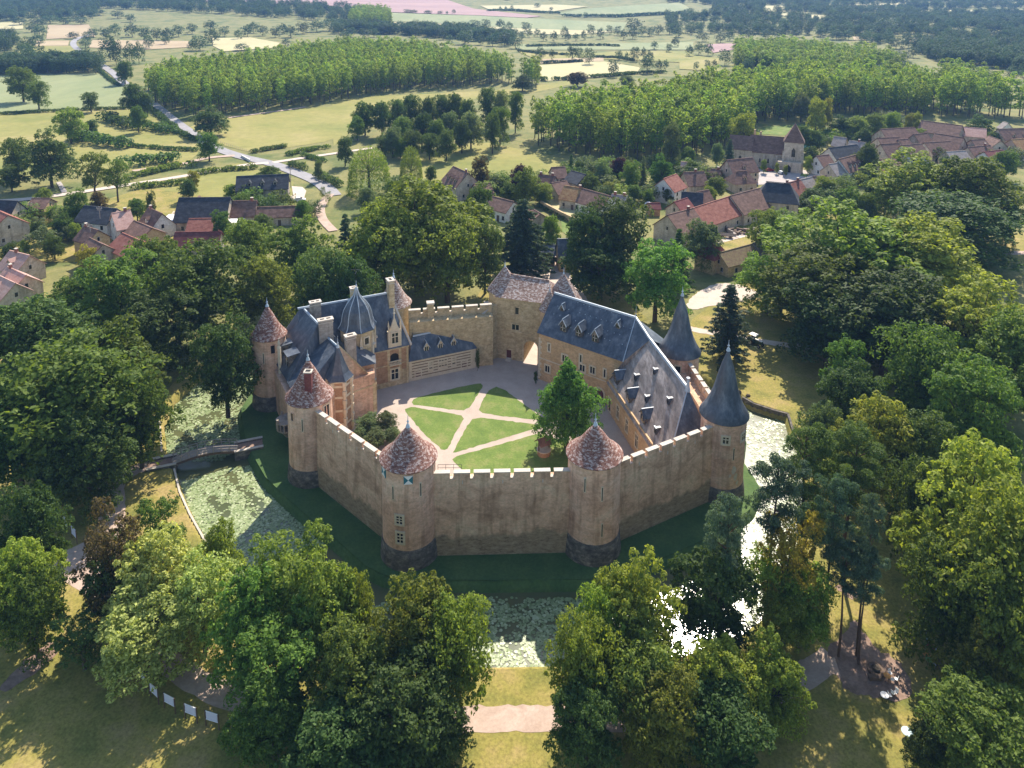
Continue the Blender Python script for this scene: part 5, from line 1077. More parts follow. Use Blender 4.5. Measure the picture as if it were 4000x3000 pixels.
for t,f in ((6.,.42),(9.3,.72),(12.4,.36),(17.6,.62),(19.6,.2)):
    p=on2(t,f); d=MB(); d.hexa(p-d2*.28-k2*.1+Vector((0,0,-.2)),d2*.56,k2*1.,(0,0,1.25)); g=d.build('small_dormer','slate',roof2); MB().hexa(p-d2*.42-k2*.16+Vector((0,0,1.03)),d2*.84,k2*.22,(0,0,.09)).build('edging','lead',g); MB().hexa(p-d2*.28-k2*.14+Vector((0,0,.05)),d2*.56,k2*.1,(0,0,.6)).build('pane','dark',g)
w2=lambda t,z_,w,h,**k: window(W2,(E1+k2*.30+d2*t)[:2],(-k2.x,-k2.y),z_,w,h,**k)
w2(1.4,.5,1.1,2.5,mull=(0,0),pane='door_red',name='doorway'); w2(5.6,1.6,1.1,2.3,mull=(1,1)); w2(10,1.6,1.1,2.3,mull=(1,1)); w2(14.6,1.6,1.1,2.3,mull=(1,1)); w2(18.8,.3,1.1,2.3,mull=(0,0),pane='door_red',name='doorway')
settle(W2,27,123)
# ---- gatehouse
GH=thing('gatehouse','square stone gatehouse with arched passage and two pyramid tiled roofs','gatehouse')
gl=Vector((-3.6,153.1,0)); gu=Vector((.958,-.286,0)); gn=Vector((.286,.958,0)); GL=12.6; gz=14.1; GD=8.5
# arch opening between t=8.0 and 11.2
t0,t1_=6.9,9.95; zs=3.5; rad=(t1_-t0)/2
b=MB(); b.hexa(gl-Vector((0,0,.3)),gu*t0,gn*GD,(0,0,gz+.3)); b.hexa(gl+gu*t1_-Vector((0,0,.3)),gu*(GL-t1_),gn*GD,(0,0,gz+.3))
arc=[gl+gu*(t0+rad+rad*math.cos(a))+Vector((0,0,zs+rad*math.sin(a))) for a in np.linspace(math.pi,0,11)]
b.extr([*arc,gl+gu*t1_+Vector((0,0,gz)),gl+gu*t0+Vector((0,0,gz))],gn*1.2); b.hexa(gl+gu*t0+gn*1.2+Vector((0,0,9.3)),gu*(t1_-t0),gn*(GD-1.2),(0,0,gz-9.3)); b.build('wall','rubble',GH)  # passage ceiling behind the arch shaped high to let sun onto the floor
ar=MB(); arc3=[gl+gu*(t0+rad+(rad+.35)*math.cos(a))+Vector((0,0,zs+(rad+.35)*math.sin(a))) for a in np.linspace(math.pi,0,11)]
for i in range(10): ar.extr([arc[i]-gn*.08,arc3[i]-gn*.08,arc3[i+1]-gn*.08,arc[i+1]-gn*.08],gn*.2)
ar.hexa(gl+gu*(t0-.35)-gn*.08,gu*.35,gn*.2,(0,0,zs)); ar.hexa(gl+gu*t1_-gn*.08,gu*.35,gn*.2,(0,0,zs)); ar.build('arch_surround','ashlar',GH)
# left half turret (polygonal) and its roof
tc=gl+gu*1.2+gn*4.4; MB().lathe(tc,[(3.6,-.3),(3.5,gz)],8,rot=R(10)).build('turret_wall','rubble',GH)
PkL=Vector((.05,156.3,19.4)); PkR=Vector((10.3,153.4,19.2)); ez2=gz
rf=MB(); rf.lathe(tc,[(3.3,gz-.1),(4.0,gz-.05),(.05,19.4)],8,rot=R(10)); rl=rf.build('turret_roof','tile2',GH); finial(rl,(tc.x,tc.y,19.4),1.2,.15)
e=[gl+gu*.4-gn*.45,gl+gu*(GL+.3)-gn*.45,gl+gu*(GL+.3)+gn*(GD+.45),gl+gu*.4+gn*(GD+.45)]
e=[p+Vector((0,0,gz)) for p in e]; rA=gl+gu*1.6+gn*4.5+Vector((0,0,17.6)); rB=gl+gu*(GL-1.5)+gn*4.5+Vector((0,0,17.2))
rf=MB(); rf.add(e+[rA,rB],[(0,1,5,4),(1,2,5),(2,3,4,5),(3,0,4),(3,2,1,0)],0); rm=rf.build('tiled_roof','tile2',GH)
ridge(rm,rA,rB,.35,.15,'tile2')
tc2=gl+gu*(GL+1.6)+gn*4.6; MB().lathe(tc2,[(3.6,-.3),(3.6,13.4)],8,rot=R(5)).build('turret_wall','rubble',GH)
rr=MB().lathe(tc2,[(3.4,13.3),(4.1,13.4),(.05,19.3)],8,rot=R(5)).build('turret_roof','tile2',GH); finial(rr,(tc2.x,tc2.y,19.3),1.2,.15)
tc3=gl+gu*(GL-.2)-gn*.3; MB().lathe(tc3,[(1.9,-.3),(1.9,12.9)],24).build('stair_turret_wall','ochre',GH,True)
rr=MB().lathe(tc3,[(1.7,12.8),(2.2,12.9),(.04,17.4)],24).build('stair_turret_roof','tile2',GH,True); finial(rr,(tc3.x,tc3.y,17.4),1.,.12)
gw=lambda t,z_,w,h,**k: window(GH,(gl+gu*t)[:2],(-gn.x,-gn.y),z_,w,h,frame='ashlar',**k)
gw(5.3,10.7,.75,1.5,mull=(0,0),fw=.2); gw(5.0,7.1,1.5,1.2,mull=(1,0),fw=.25); gw(3.6,.35,1.05,1.9,mull=(0,0),pane='door_red',name='doorway')
MB().hexa(gl+gu*1.6-gn*.18+Vector((0,0,6.6)),gu*6.8,gn*.25,(0,0,.2)).build('string_course','ashlar',GH)
b=MB(); 
for i in range(3): b.hexa(gl+gu*3.-gn*(.9-.3*i)+Vector((0,0,.15*i)),gu*1.2,gn*(.9-.3*i),(0,0,.15))
b.build('door_steps','cap',GH)
settle(GH,2,155)
# north inner masonry between annex and gate
nm_=thing('courtyard_wall','rough rubble wall with sloping parapet stair between striped annex and gatehouse','castle wall')
a0=Vector((-8.2,148.9,0)); a1=Vector((-3.3,152.3,0)); uu,LL=U(a0,a1); oo=Vector((-uu.y,uu.x,0))
b=MB(); b.extr([a0,a0+uu*(LL+.6),a0+uu*(LL+.6)+Vector((0,0,12.4)),a0+uu*(LL-1.4)+Vector((0,0,12.)),a0+uu*1.4+Vector((0,0,9.6)),a0+Vector((0,0,9.4))],oo*1.4); b.build('wall','rubble',nm_)
b=MB(); b.extr([a0+uu*1.2-oo*.1+Vector((0,0,9.62)),a0+uu*(LL-1.3)-oo*.1+Vector((0,0,12.05)),a0+uu*(LL-1.3)-oo*.1+Vector((0,0,12.3)),a0+uu*1.2-oo*.1+Vector((0,0,9.87))],oo*.5); b.build('coping','cap',nm_)
settle(nm_,-6,151)
# ---- striped annex
AX=thing('annex_building','low striped stone annex with slate hipped roof and three small dormers','annex')
A1=Vector((-20.4,142.7,0)); A2=Vector((-7.2,148.55,0)); ua,La=U(A1,A2); na_=Vector((-ua.y,ua.x,0)); za=4.45; Da=5.2
MB().prism([(p.x,p.y) for p in (A1,A2,A2+na_*Da,A1+na_*Da)],0,za).build('wall','stripe',AX)
b=MB()
for i in range(7):
    if i%1==0: b.hexa(A1-na_*.04-ua*.03+Vector((0,0,.3+i*.6)),ua*(La+.06),na_*.1,(0,0,.38))
b.hexa(A1-na_*.12+Vector((0,0,za-.22)),ua*La,na_*.2,(0,0,.2)); b.hexa(A1-na_*.07+Vector((0,0,0)),ua*.6,na_*.2,(0,0,za-.25)); b.hexa(A2-ua*1.1-na_*.07,ua*1.1,na_*.2,(0,0,za-.25)); b.hexa(A1-na_*.09,ua*La,na_*.15,(0,0,.34)); b.build('stone_bands','quoin',AX)
e=[A1-na_*.35-ua*.2,A2-na_*.35+ua*.3,A2+na_*Da+ua*.3,A1+na_*Da-ua*.2]; e=[p+Vector((0,0,za)) for p in e]; ra=A1+ua*1.6+na_*2.5+Vector((0,0,8.45)); rb_=A1+ua*11.9+na_*2.5+Vector((0,0,8.6))
rx=MB().add(e+[ra,rb_],[(0,1,5,4),(1,2,5),(2,3,4,5),(3,0,4),(3,2,1,0)]).build('slate_roof','slate',AX); ridge(rx,ra,rb_,.3,.15); finial(rx,tuple(ra),1.6,.08,'iron'); finial(rx,tuple(rb_),1.3,.08,'iron')
for t in (3.9,6.9,9.8): dormer(rx,A1+ua*t+na_*.55+Vector((0,0,5.35)),ua,-na_,1.,1.35,1.8,rise=.85,fr='quoin',rm='slate',mull=(1,0))
wa=lambda t,z_,w,h,**k: window(AX,(A1+ua*t)[:2],(-na_.x,-na_.y),z_,w,h,**k)
wa(1.9,.1,1.1,1.9,mull=(0,0),pane='door_red',name='doorway'); wa(11.9,.1,1.1,1.9,mull=(0,0),pane='door_red',name='doorway'); wa(4.6,1.5,.7,1.7,mull=(0,1)); wa(7.2,1.5,1.7,1.8,mull=(2,1)); wa(9.6,1.5,.7,1.7,mull=(0,1))
settle(AX,-13.5,147.5)
# kerb stones of the yard
# ---- main house
MH=thing('main_house','renaissance main house with steep blue slate roofs, stone dormers and tall chimneys','house')
M1=Vector((-26.42,139.46,0)); M2=Vector((-20.48,142.46,0)); um,_=U(M1,M2); nm2=Vector((-um.y,um.x,0)); zm=8.2
W0=Vector((-45.6,135.4,0)); W1_=Vector((-35.6,118.9,0)); uw,_=U(W0,W1_)   # outer west wall
NW=Vector((-44.8,143.2,0)); NE=M2+nm2*10.5
foot=[(-26.42,139.46),(-20.48,142.46),tuple(NE[:2]),(-38.,149.5),(-46,141.5),(-45.9,135.),(-36.4,118.4),(-33.2,119.8),(-30.5,124.8),(-29.2,128.4),(-25.2,131.4),(-26.4,135.5)]
b=MB(); b.prism(foot,0,zm); b.build('wall','render',MH)
# brick facade skin with stone dressings on the court side
b=MB(); b.hexa(M1-nm2*.06,um*6.65,nm2*.1,(0,0,zm-.3),0)
b.build('brick_facing','brick',MH)
b=MB()
b.hexa(M2-um*1.35-nm2*.12,um*1.37,nm2*.2,(0,0,3.2)); b.hexa(M2-um*.45-nm2*.12+Vector((0,0,3.2)),um*.47,nm2*.2,(0,0,zm-3.2)); b.hexa(M1-nm2*.14,um*6.7,nm2*.2,(0,0,1.1)); b.hexa(M1-nm2*.2+Vector((0,0,zm-.35)),um*6.8,nm2*.3,(0,0,.35)); b.hexa(M1-nm2*.13+Vector((0,0,4.55)),um*6.65,nm2*.2,(0,0,.2))
b.hexa(M1+um*2.3-nm2*.1,um*.5,nm2*.2,(0,0,zm-.3)); b.hexa(M1+um*4.7-nm2*.1,um*.5,nm2*.2,(0,0,zm-.3)); b.build('stone_dressings','ashlar',MH)
wm_=lambda t,z_,w,h,**k: window(MH,(M1+um*t-nm2*.06)[:2],(-nm2.x,-nm2.y),z_,w,h,dep=.16,**k)
wm_(3.75,1.5,1.4,2.1,mull=(1,1),fw=.3); 
o_=M1+um*3.75-nm2*.1+Vector((0,0,4.9)); arc=[o_+um*(.85*math.cos(a))+Vector((0,0,1.5+.6*math.sin(a))) for a in np.linspace(0,math.pi,9)]
g=MB().extr([o_+um*.85,*arc,o_-um*.85],nm2*.14).build('arched_loggia','dark',MH); MB().hexa(o_-um*1.2-nm2*.75-Vector((0,0,.15)),um*2.4,nm2*.8,(0,0,.15)).build('balcony_floor','quoin',g)
bb=MB(); 
for i in range(9): bb.tube(o_+um*(-1.1+i*.275)-nm2*.65,o_+um*(-1.1+i*.275)-nm2*.65+Vector((0,0,.75)),.07,.07,6)
bb.hexa(o_-um*1.2-nm2*.75+Vector((0,0,.72)),um*2.4,nm2*.2,(0,0,.12)); bb.build('balustrade','quoin',g)
# roofs
RL=Vector((-40.7,138.6,17.6)); RR=Vector((-25.1,146.,17.6))
eav=lambda p,z_=zm: Vector((p.x,p.y,z_))
e1=M1-um*6-nm2*.35; e2=M2+um*.35-nm2*.35; e3=NE+um*.35; e4=Vector((-46.4,144.5,0)); e5=Vector((-46.3,136.8,0)); e4n=Vector((-38.5,150,0))
b=MB(); b.add([eav(e1),eav(e2),RR,RL,eav(e3),eav(e4n),eav(e4,9.2),eav(e5,9.2),eav(Vector((-41,132.5,0)),9.2)],[(0,1,2,3),(1,4,2),(4,5,3,2),(5,6,3),(6,7,3),(7,8,3),(8,0,3),(0,8,7,6,5,4,1)]); rm1=b.build('slate_roof','slate',MH)
ridge(rm1,RL-um*.5,RR,.4,.2)
par=MB(); par.extr([e2+Vector((0,0,zm-.1)),e2+Vector((0,0,zm+.3)),RR+um*.3+Vector((0,0,.35)),RR+um*.3+Vector((0,0,-.1))],um*.35); par.build('gable_coping','cap',rm1)
# west wing roof (ridge parallel to the outer wall)
RW0=Vector((-40.3,139.2,17.3)); RW1=Vector((-35.7,132.6,17.3)); RS0=Vector((-34.8,133.6,14.6)); RS1=Vector((-31.3,129.,14.6))
uu=(RW1-RW0); uu.z=0; uu.normalize(); s_=Vector((-uu.y,uu.x,0)); s_=s_ if s_.x<0 or s_.y<0 else -s_
ww0=Vector((-46.2,136.,9.2)); ww1=Vector((-39.8,125.9,9.2)); in0=Vector((-33,141,9.2)); in1=Vector((-29.6,136.4,9.2))
b=MB(); b.add([ww0,ww1,RW1,RW0,in1,in0],[(0,1,2,3),(3,2,4,5),(1,4,2)],0); b.add([RW1+Vector((0,0,.02)),ww1,in1],[(0,1,2)],0); rw=b.build('slate_roof','slate',MH)
ridge(rw,RW0,RW1,.4,.2)
ws1=Vector((-36.6,120.6,9.)); is1=Vector((-25.0,131.2,6.4)); gpk=RS1
gb=Vector((-32.,126.4,0)); 
b=MB(); b.add([ww1+Vector((-.3,.3,0)),ws1,RS1,RS0,is1+Vector((0,0,0)),Vector((-28.4,137.,6.4)),Vector((-33.2,124.2,9.))],[(0,1,2,3),(3,2,4,5),(1,6,2)],0); rs=b.build('slate_roof','slate',MH); ridge(rs,RS0,RS1,.35,.18)
# south gable wall
ga=Vector((-33.4,125.4,0)); gc=Vector((-25.1,131.5,0)); gd,_g=U(ga,gc); gno=Vector((gd.y,-gd.x,0))
b=MB(); b.extr([ga,gc,gc+Vector((0,0,6.3)),RS1*1.0+Vector((0,0,.25)),ga+Vector((0,0,9.))],-gno*.5); 
gw_=b.build('gable_wall','curtain',MH)
b=MB(); b.extr([gc+gno*.12+Vector((0,0,6.2)),RS1+gno*.12+Vector((0,0,.2)),RS1+gno*.12+Vector((0,0,.55)),gc+gno*.12+Vector((0,0,6.6))],-gno*.75); b.hexa(gc-gd*4.6+gno*.15+Vector((0,0,5.7)),gd*4.8,-gno*.3,(0,0,.22)); b.hexa(gc-gd*.6+gno*.1,gd*.75,-gno*.6,(0,0,6.2)); b.build('stone_coping','ashlar',gw_)
for cx,cz,s in ((2.8,4.3,1.25),(2.7,1.6,.95)):
    pts=[]; 
    for k in range(11): an=k*.571; rr_=s*random.uniform(.6,1.); pts.append(gc-gd*cx+gno*.03+gd*(rr_*1.25*math.cos(an))+Vector((0,0,cz+rr_*.6*math.sin(an))))
    MB().add(pts,[tuple(range(11))]).build('bare_plaster_patch','cap',gw_)
def chim(c,z0,z1,l,w,u,par=MH,m='ashlar',lab=None):
    b=MB(); b.box(c,u,l,w,z0,z1,0); b.box(c,u,l+.3,w+.3,z1,z1+.22,1); b.box(c,u,l+.12,w+.12,z1-.5,z1-.38,1); n=max(1,int(l/1.0))
    for i in range(n):
        uu_=Vector((u[0],u[1],0)); q=Vector((c[0],c[1],0))+uu_*((i+.5)/n-.5)*l*.9; b.box(q,u,l/n*.6,w*.45,z1+.22,z1+.235,2)
    return b.build('chimney',[m,'cap','dark'],par,label=lab)
chim((-34.4,132.7),10,18.1,2.6,1.0,(.9,.43),lab='broad weathered chimney between the two west roofs',m='grey'); chim((-29.4,130.6),8,16.0,1.9,1.0,(.85,.52),m='grey'); chim((-37.7,138.3),14,19.0,2.0,1.0,um,m='grey'); chim((-31.3,143.3),15,19.8,1.2,1.,um); chim((-24.3,145.6),9,20.6,1.7,1.15,(-um.y,um.x),m='ashlar')
chim((-24.3,145.6),20.6,20.9,1.0,.7,(-um.y,um.x)) if False else None
# renaissance dormer
dc=M1+um*3.9-nm2*.2; up=Vector((0,0,1))
b=MB(); b.hexa(dc-um*1.35+up*(zm-.1),um*2.7,nm2*.9,up*3.6); b.extr([dc-um*1.25+up*11.6,dc+um*1.25+up*11.6,dc+um*.55+up*13.,dc+up*14.9,dc-um*.55+up*13.],nm2*.5); 
for s in (-1.35,1.15): b.hexa(dc+um*s+up*11.6-nm2*.1,um*.22,nm2*.3,up*1.3); b.extr([dc+um*(s-.06)+up*12.9,dc+um*(s+.28)+up*12.9,dc+um*(s+.11)+up*14.1],nm2*.3)
b.lathe((dc+nm2*.25)[:2],[(.16,14.7),(.08,15.2),(.26,15.5),(.1,15.8),(.18,16.1),(.03,16.6)],8)
ld=b.build('stone_dormer','quoin',MH); window(ld,(dc+um*0)[:2],(-nm2.x,-nm2.y),zm+1.1,1.25,2.1,mull=(1,1),fw=.25,dep=.12)
b=MB(); b.extr([dc-um*1.45+nm2*.7+up*11.2,dc+um*1.45+nm2*.7+up*11.2,dc+nm2*.7+up*13.4],nm2*4.2); b.hexa(dc-um*1.3+nm2*.85+up*(zm+.1),um*2.6,nm2*2.4,up*3.1); b.build('dormer_roof','slate',ld)
# domed stair tower
sc=(-29.7,138.5); b=MB().lathe(sc,[(3.25,0),(3.25,14.1)],8,rot=R(22.5)).build('stair_tower_wall','ashlar',MH)
prof=[(3.1,14.0),(3.75,14.05),(3.75,14.2),(3.3,14.75),(3.0,15.6),(2.85,16.6),(2.55,17.7),(1.95,18.8),(1.2,19.7),(.65,20.4),(.38,21.1),(.2,21.9)]
dm=MB().lathe(sc,prof,8,rot=R(22.5)).build('ogee_dome','slate',MH)
b=MB()
for i in range(8):
    a=R(22.5+45*i)
    for (r0,z0),(r1,z1) in zip(prof[2:-1],prof[3:]): b.tube((sc[0]+r0*math.cos(a),sc[1]+r0*math.sin(a),z0),(sc[0]+r1*math.cos(a),sc[1]+r1*math.sin(a),z1),.09,.09,5,caps=False)
b.build('dome_ribs','lead',dm); finial(dm,(*sc,21.9),2.,.22)
b=MB(); b.tube((*sc,23.5),(*sc,26.6),.05,.03,5); b.hexa((sc[0]-.9,sc[1]-.03,25.6),(1.8,0,0),(0,.06,0),(0,0,.08)); b.hexa((sc[0]-.04,sc[1]-.6,25.),(.08,0,0),(0,1.2,0),(0,0,.07)); b.build('weather_vane','iron',dm)
p=(sc[0]+3.0*math.cos(R(-55)),sc[1]+3.0*math.sin(R(-55)))
stn=MH
# richly carved front of the stair tower: buttresses, niches, brick panels
for i,a in enumerate((-67.5,-22.5,22.5)):
    (q,n_)=rp(sc,3.32,a); b=MB(); nn=Vector((*n_,0)); u_=Vector((-nn.y,nn.x,0)); 
    b.hexa(Vector((*q,0))-u_*.25-nn*.3,u_*.5,nn*.55,(0,0,12.2)); b.extr([Vector((*q,12.2))-u_*.25+nn*0,Vector((*q,12.2))+u_*.25,Vector((*q,13.6))],nn*.25); b.build('buttress','quoin',MH)
    for zz in (3.5,7.5,11): MB().hexa(Vector((*q,zz))-u_*.3+nn*.1,u_*.6,nn*.45,(0,0,.3)).build('carved_band','cap',MH)
(q,n_)=rp(sc,3.02,-45); window(MH,q,n_,3.,1.,1.6,mull=(1,0),fw=.25); window(MH,q,n_,7.6,1.,1.8,mull=(1,0),fw=.25); window(MH,q,n_,11.4,.9,1.3,mull=(0,0),fw=.25)
(q,n_)=rp(sc,3.02,0); 
for zz in (1.,5.,9.): MB().hexa(Vector((*q,zz))+Vector((-.1,-.85,0)),(.16,0,0),(0,1.7,0),(0,0,3)).build('brick_panel','brick',MH)
# low slate porch between gable and stair tower
b=MB(); pa_=Vector((-27.9,133.3,0)); b.prism([(-28.6,131.5),(-25.6,133.2),(-26.2,136.2),(-29,136)],0,9.2,0); b.build('porch_wall','brick',MH)
b=MB(); b.add([(-28.8,131.2,9.2),(-25.2,133.,9.2),(-26.,136.4,9.2),(-29.6,136.4,11.6),(-29.2,133,11.6)],[(0,1,4),(1,2,3,4),(0,4,3)]); b.build('porch_roof','slate',MH)
# polygonal pavilion turret at the south corner
pc_=(-30.6,125.9); MB().lathe(pc_,[(2.15,0),(2.15,10.5)],6,rot=R(8)).build('turret_wall','brick',MH)
b=MB()
for i in range(6):
    a=R(8+60*i); q=Vector((pc_[0]+2.15*math.cos(a),pc_[1]+2.15*math.sin(a),0))
    for k in range(12): b.lathe(q,[(.42 if k%2 else .3,k*.87),(.42 if k%2 else .3,k*.87+.8)],6,rot=a)
b.lathe(pc_,[(2.18,10.2),(2.4,10.3),(2.4,10.55),(2.1,10.6)],6,rot=R(8)); 
for zz in (2.,4.6,7.2,9.3): b.lathe(pc_,[(2.2,zz),(2.2,zz+.4)],6,rot=R(8))
b.build('turret_stonework','quoin',MH)
rt_=MB().lathe(pc_,[(2.3,10.5),(2.65,10.6),(1.9,11.6),(1.3,13.),(.55,15.2),(.1,16.4)],6,rot=R(8)).build('turret_roof','slate',MH); finial(rt_,(*pc_,16.4),1.9,.2)
# west roof shed dormers with a carved pinnacle
for fx,w in ((.30,1.8),(.66,2.2)):
    bs=ww0.lerp(ww1,fx)+Vector((.9,.55,1.)); uw2=(ww1-ww0); uw2.z=0; uw2.normalize(); no=Vector((uw2.y,-uw2.x,0)); no=no if no.x<0 else -no
    d=dormer(MH,bs,uw2,no,w,2.4,2.6,flat=True,fr='darkstone',rm='slate',mull=(1,1))
q=ww0.lerp(ww1,.52)+Vector((.2,.1,0)); b=MB(); b.box(q,(1,0),.5,.5,8,13.3); b.lathe(q,[(.4,13.3),(.2,13.8),(.3,14.1),(.05,15.2)],6); b.build('carved_pinnacle','quoin',MH)
for fx in (.25,.55,.85):
    q=W0.lerp(Vector((-37.2,120.8,0)),fx); no=Vector((uw.y,-uw.x,0)); no=no if no.x<0 else -no; window(MH,tuple(q[:2]),(no.x,no.y),5.4,.8,1.5,mull=(0,1),fw=.2); window(MH,tuple(q[:2]),(no.x,no.y),1.6,.7,1.2,mull=(0,0),fw=.2)
# carved corner balcony
bc=Vector((-38.9,121.6,0)); b=MB(); b.lathe(bc,[(.3,1.3),(.6,1.7),(1.,2.3),(1.7,2.9),(1.9,3.1),(1.9,3.3)],8); b.lathe(bc,[(1.85,4.5),(2.,4.55),(2.,4.75),(1.7,4.75)],8)
for i in range(16):
    a=i*math.pi/8; b.tube((bc.x+1.8*math.cos(a),bc.y+1.8*math.sin(a),3.3),(bc.x+1.8*math.cos(a),bc.y+1.8*math.sin(a),4.5),.12,.12,5)
for i in range(4):
    a=R(45+90*i); b.box((bc.x+1.8*math.cos(a),bc.y+1.8*math.sin(a)),(1,0),.35,.35,3.3,5.3)
b.build('carved_balcony','grey',MH)
settle(MH,-34,134)
# ---- well
wx=G(*Z4(45,505)); wl=thing('stone_well','small round stone well with a little tiled roof in the tree shadow','well')
MB().lathe((0,0),[(1.15,0),(1.1,.9),(.75,.9),(.75,.2)],20).build('well_ring','brick',wl,True); MB().lathe((0,0),[(1.25,.85),(1.25,1.0),(.7,1.0)],20).build('rim','cap',wl)
b=MB(); 
for s in (-1,1): b.hexa((s*1.05-.1,-.1,.9),(.2,0,0),(0,.2,0),(0,0,1.6))
b.build('post','wood',wl); MB().tube((-1.1,0,1.9),(1.1,0,1.9),.08,.08,8).build('winding_beam','wood',wl)
b=MB(); 
for s in (1,-1): b.extr([(-1.35,s*1.05,2.2),(-1.35,0,3.2),(-1.35,0,3.32),(-1.35,s*1.05,2.34)],(2.7,0,0))
b.build('well_roof','roof_dark' if 'roof_dark' in M else 'brown',wl); wl.location=wx; wl.rotation_euler=(0,0,.5)
# handrail by the tower on the wall walk
b=MB(); p0=Vector((-10.2,98.9,11.1)); q0=Vector((-6.8,99.,11.1))
for i in range(4): p=p0.lerp(q0,i/3); b.tube(p,p+Vector((0,0,1.05)),.03,.03,5)
b.tube(p0+Vector((0,0,1.05)),q0+Vector((0,0,1.05)),.03,.03,5); b.tube(p0+Vector((0,0,.55)),q0+Vector((0,0,.55)),.025,.025,5)
tag(b.build('handrail','iron'),'thin iron handrail on the wall walk beside the painted shutters tower','handrail')
# ------------------------------------------------------------------ village
def house(f,a,b,zr,w,ze,wall,roof,label,hip=0,chim_=(),dorm=0,win=3,name='village_house',cat='house',lean=0,over=.35,group='houses of the village',dm_side=-1):
    """a,b = ridge ends (survey pixels), zr ridge height, w width, ze eave height"""
    Rr1=G(*f(*a),zr); Rr2=G(*f(*b),zr); 
    if Rr1.x>Rr2.x: Rr1,Rr2=Rr2,Rr1
    u=Rr2-Rr1; u.z=0; L=u.length; u.normalize(); n=Vector((-u.y,u.x,0)); gz=float(hill(Rr1.x,Rr1.y)) if Rr1.y>650 else 0.
    if n.y<0: n=-n
    o=(Rr1+Rr2)/2; r=thing(name,label,cat,group); r.location=(o.x,o.y,gz); r.rotation_euler=(0,0,math.atan2(u.y,u.x))
    X=Vector((1,0,0)); Y=Vector((0,1,0)) ; Z=Vector((0,0,1)); hx=L/2+hip; hy=w/2
    b_=MB()
    if hip: b_.hexa((-hx+.1,-hy+.1,-.3),X*(2*hx-.2),Y*(w-.2),Z*(ze+.3))
    else: b_.extr([(-hx,-hy,-.3),(-hx,hy,-.3),(-hx,hy,ze),(-hx,0,zr-.1),(-hx,-hy,ze)],X*2*hx)
    wl=b_.build('wall',wall,r)
    rf=MB(); k=(zr-ze)/hy; ov=over
    if hip:
        c=[(-hx-ov,-hy-ov,ze-.05),(hx+ov,-hy-ov,ze-.05),(hx+ov,hy+ov,ze-.05),(-hx-ov,hy+ov,ze-.05),(-L/2,0,zr),(L/2,0,zr)]; rf.add(c,[(0,1,5,4),(1,2,5),(2,3,4,5),(3,0,4),(3,2,1,0)])
    else:
        for s in (1,-1):
            rf.extr([(-hx-ov,s*(hy+ov),ze-ov*k),(-hx-ov,0,zr),(-hx-ov,0,zr+.22),(-hx-ov,s*(hy+ov),ze-ov*k+.22)],X*(2*hx+2*ov))
        
    rr=rf.build('roof',roof,r); MB().hexa((-L/2-ov*.8,-.14,zr+.08),X*(L+1.6*ov),Y*.28,Z*.2).build('ridge_tiles',roof,rr)
    for t in chim_:
        cb=MB(); x=-hx+.5+t*(2*hx-1.); cb.hexa((x-.35,-.3,zr-1.4),X*.8,Y*.6,Z*2.5,0); cb.hexa((x-.42,-.36,zr+1.1),X*.94,Y*.72,Z*.15,1); cb.build('chimney',['red','cap'],rr)
    for i in range(dorm):
        x=-hx+2*hx*(i+1)/(dorm+1); zz=ze+(zr-ze)*.28; y=-hy+(zz-ze)/k; d=MB(); h_=1.35
        d.extr([(x-.6,y-.1,zz),(x+.6,y-.1,zz),(x+.6,y-.1,zz+h_*.75),(x,y-.1,zz+h_*1.35),(x-.6,y-.1,zz+h_*.75)],Y*1.9); dd=d.build('dormer',wall,rr); MB().hexa((x-.32,y-.14,zz+.2),X*.64,Y*.06,Z*.75).build('pane','glass',dd)
        e=MB()
        for s in (1,-1): e.extr([(x,y-.3,zz+h_*1.38),(x+s*.8,y-.3,zz+h_*.66),(x+s*.8,y-.3,zz+h_*.78),(x,y-.3,zz+h_*1.5)],Y*2.2)
        e.build('dormer_roof',roof,dd)
    toward=lambda px,py:(u*px+n*py).dot(-Vector((o.x,o.y,0)))>0
    def wn(x,y,zz,w_,h_,ax,mt='glass'):
        m=MB(); t=.05
        if ax=='x': m.hexa((x-w_/2,y-t,zz),X*w_,Y*t,Z*h_,0); m.hexa((x-w_/2-.1,y-t*.6,zz-.12),X*(w_+.2),Y*t*.6,Z*(h_+.24),1)
        else: s=1 if x>0 else -1; m.hexa((x,y-w_/2,zz),Y*w_,X*t*s,Z*h_,0); m.hexa((x,y-w_/2-.1,zz-.12),Y*(w_+.2),X*t*.6*s,Z*(h_+.24),1)
        m.build('window' if mt=='glass' else 'door',[mt,'cap' if wall!='white' else 'grey'],wl)
    if win:
        for i in range(win):
            x=-hx+2*hx*(i+.5)/win
            if i==win//2: wn(x,-hy+.0,0,1.,2.,'x','wood')
            else: wn(x,-hy+.0,.9,.9,1.25,'x')
            if ze>4.6: wn(x,-hy,ze-1.9,.85,1.2,'x')
        for s in (1,-1):
            if toward(s,0) and not hip: wn(s*hx,-hy*.35,1.,.8,1.2,'y'); wn(s*hx,0.,ze-.2,.7,1.1,'y')
    return r
def wall_line(name,label,pts,h,th,m,f,cat='wall',z0=0):
    P=[G(*f(*p)) for p in pts]; b=MB()
    for p,q in zip(P[:-1],P[1:]):
        d=(q-p); n=Vector((-d.y,d.x,0)).normalized()*th/2; b.hexa(p-n-Vector((0,0,.2)),d,2*n,(0,0,h+.2))
        b.hexa(p-n*1.3+Vector((0,0,h)),d,2.6*n,(0,0,.1))
    o=b.build(name,m); tag(o,label,cat); return o
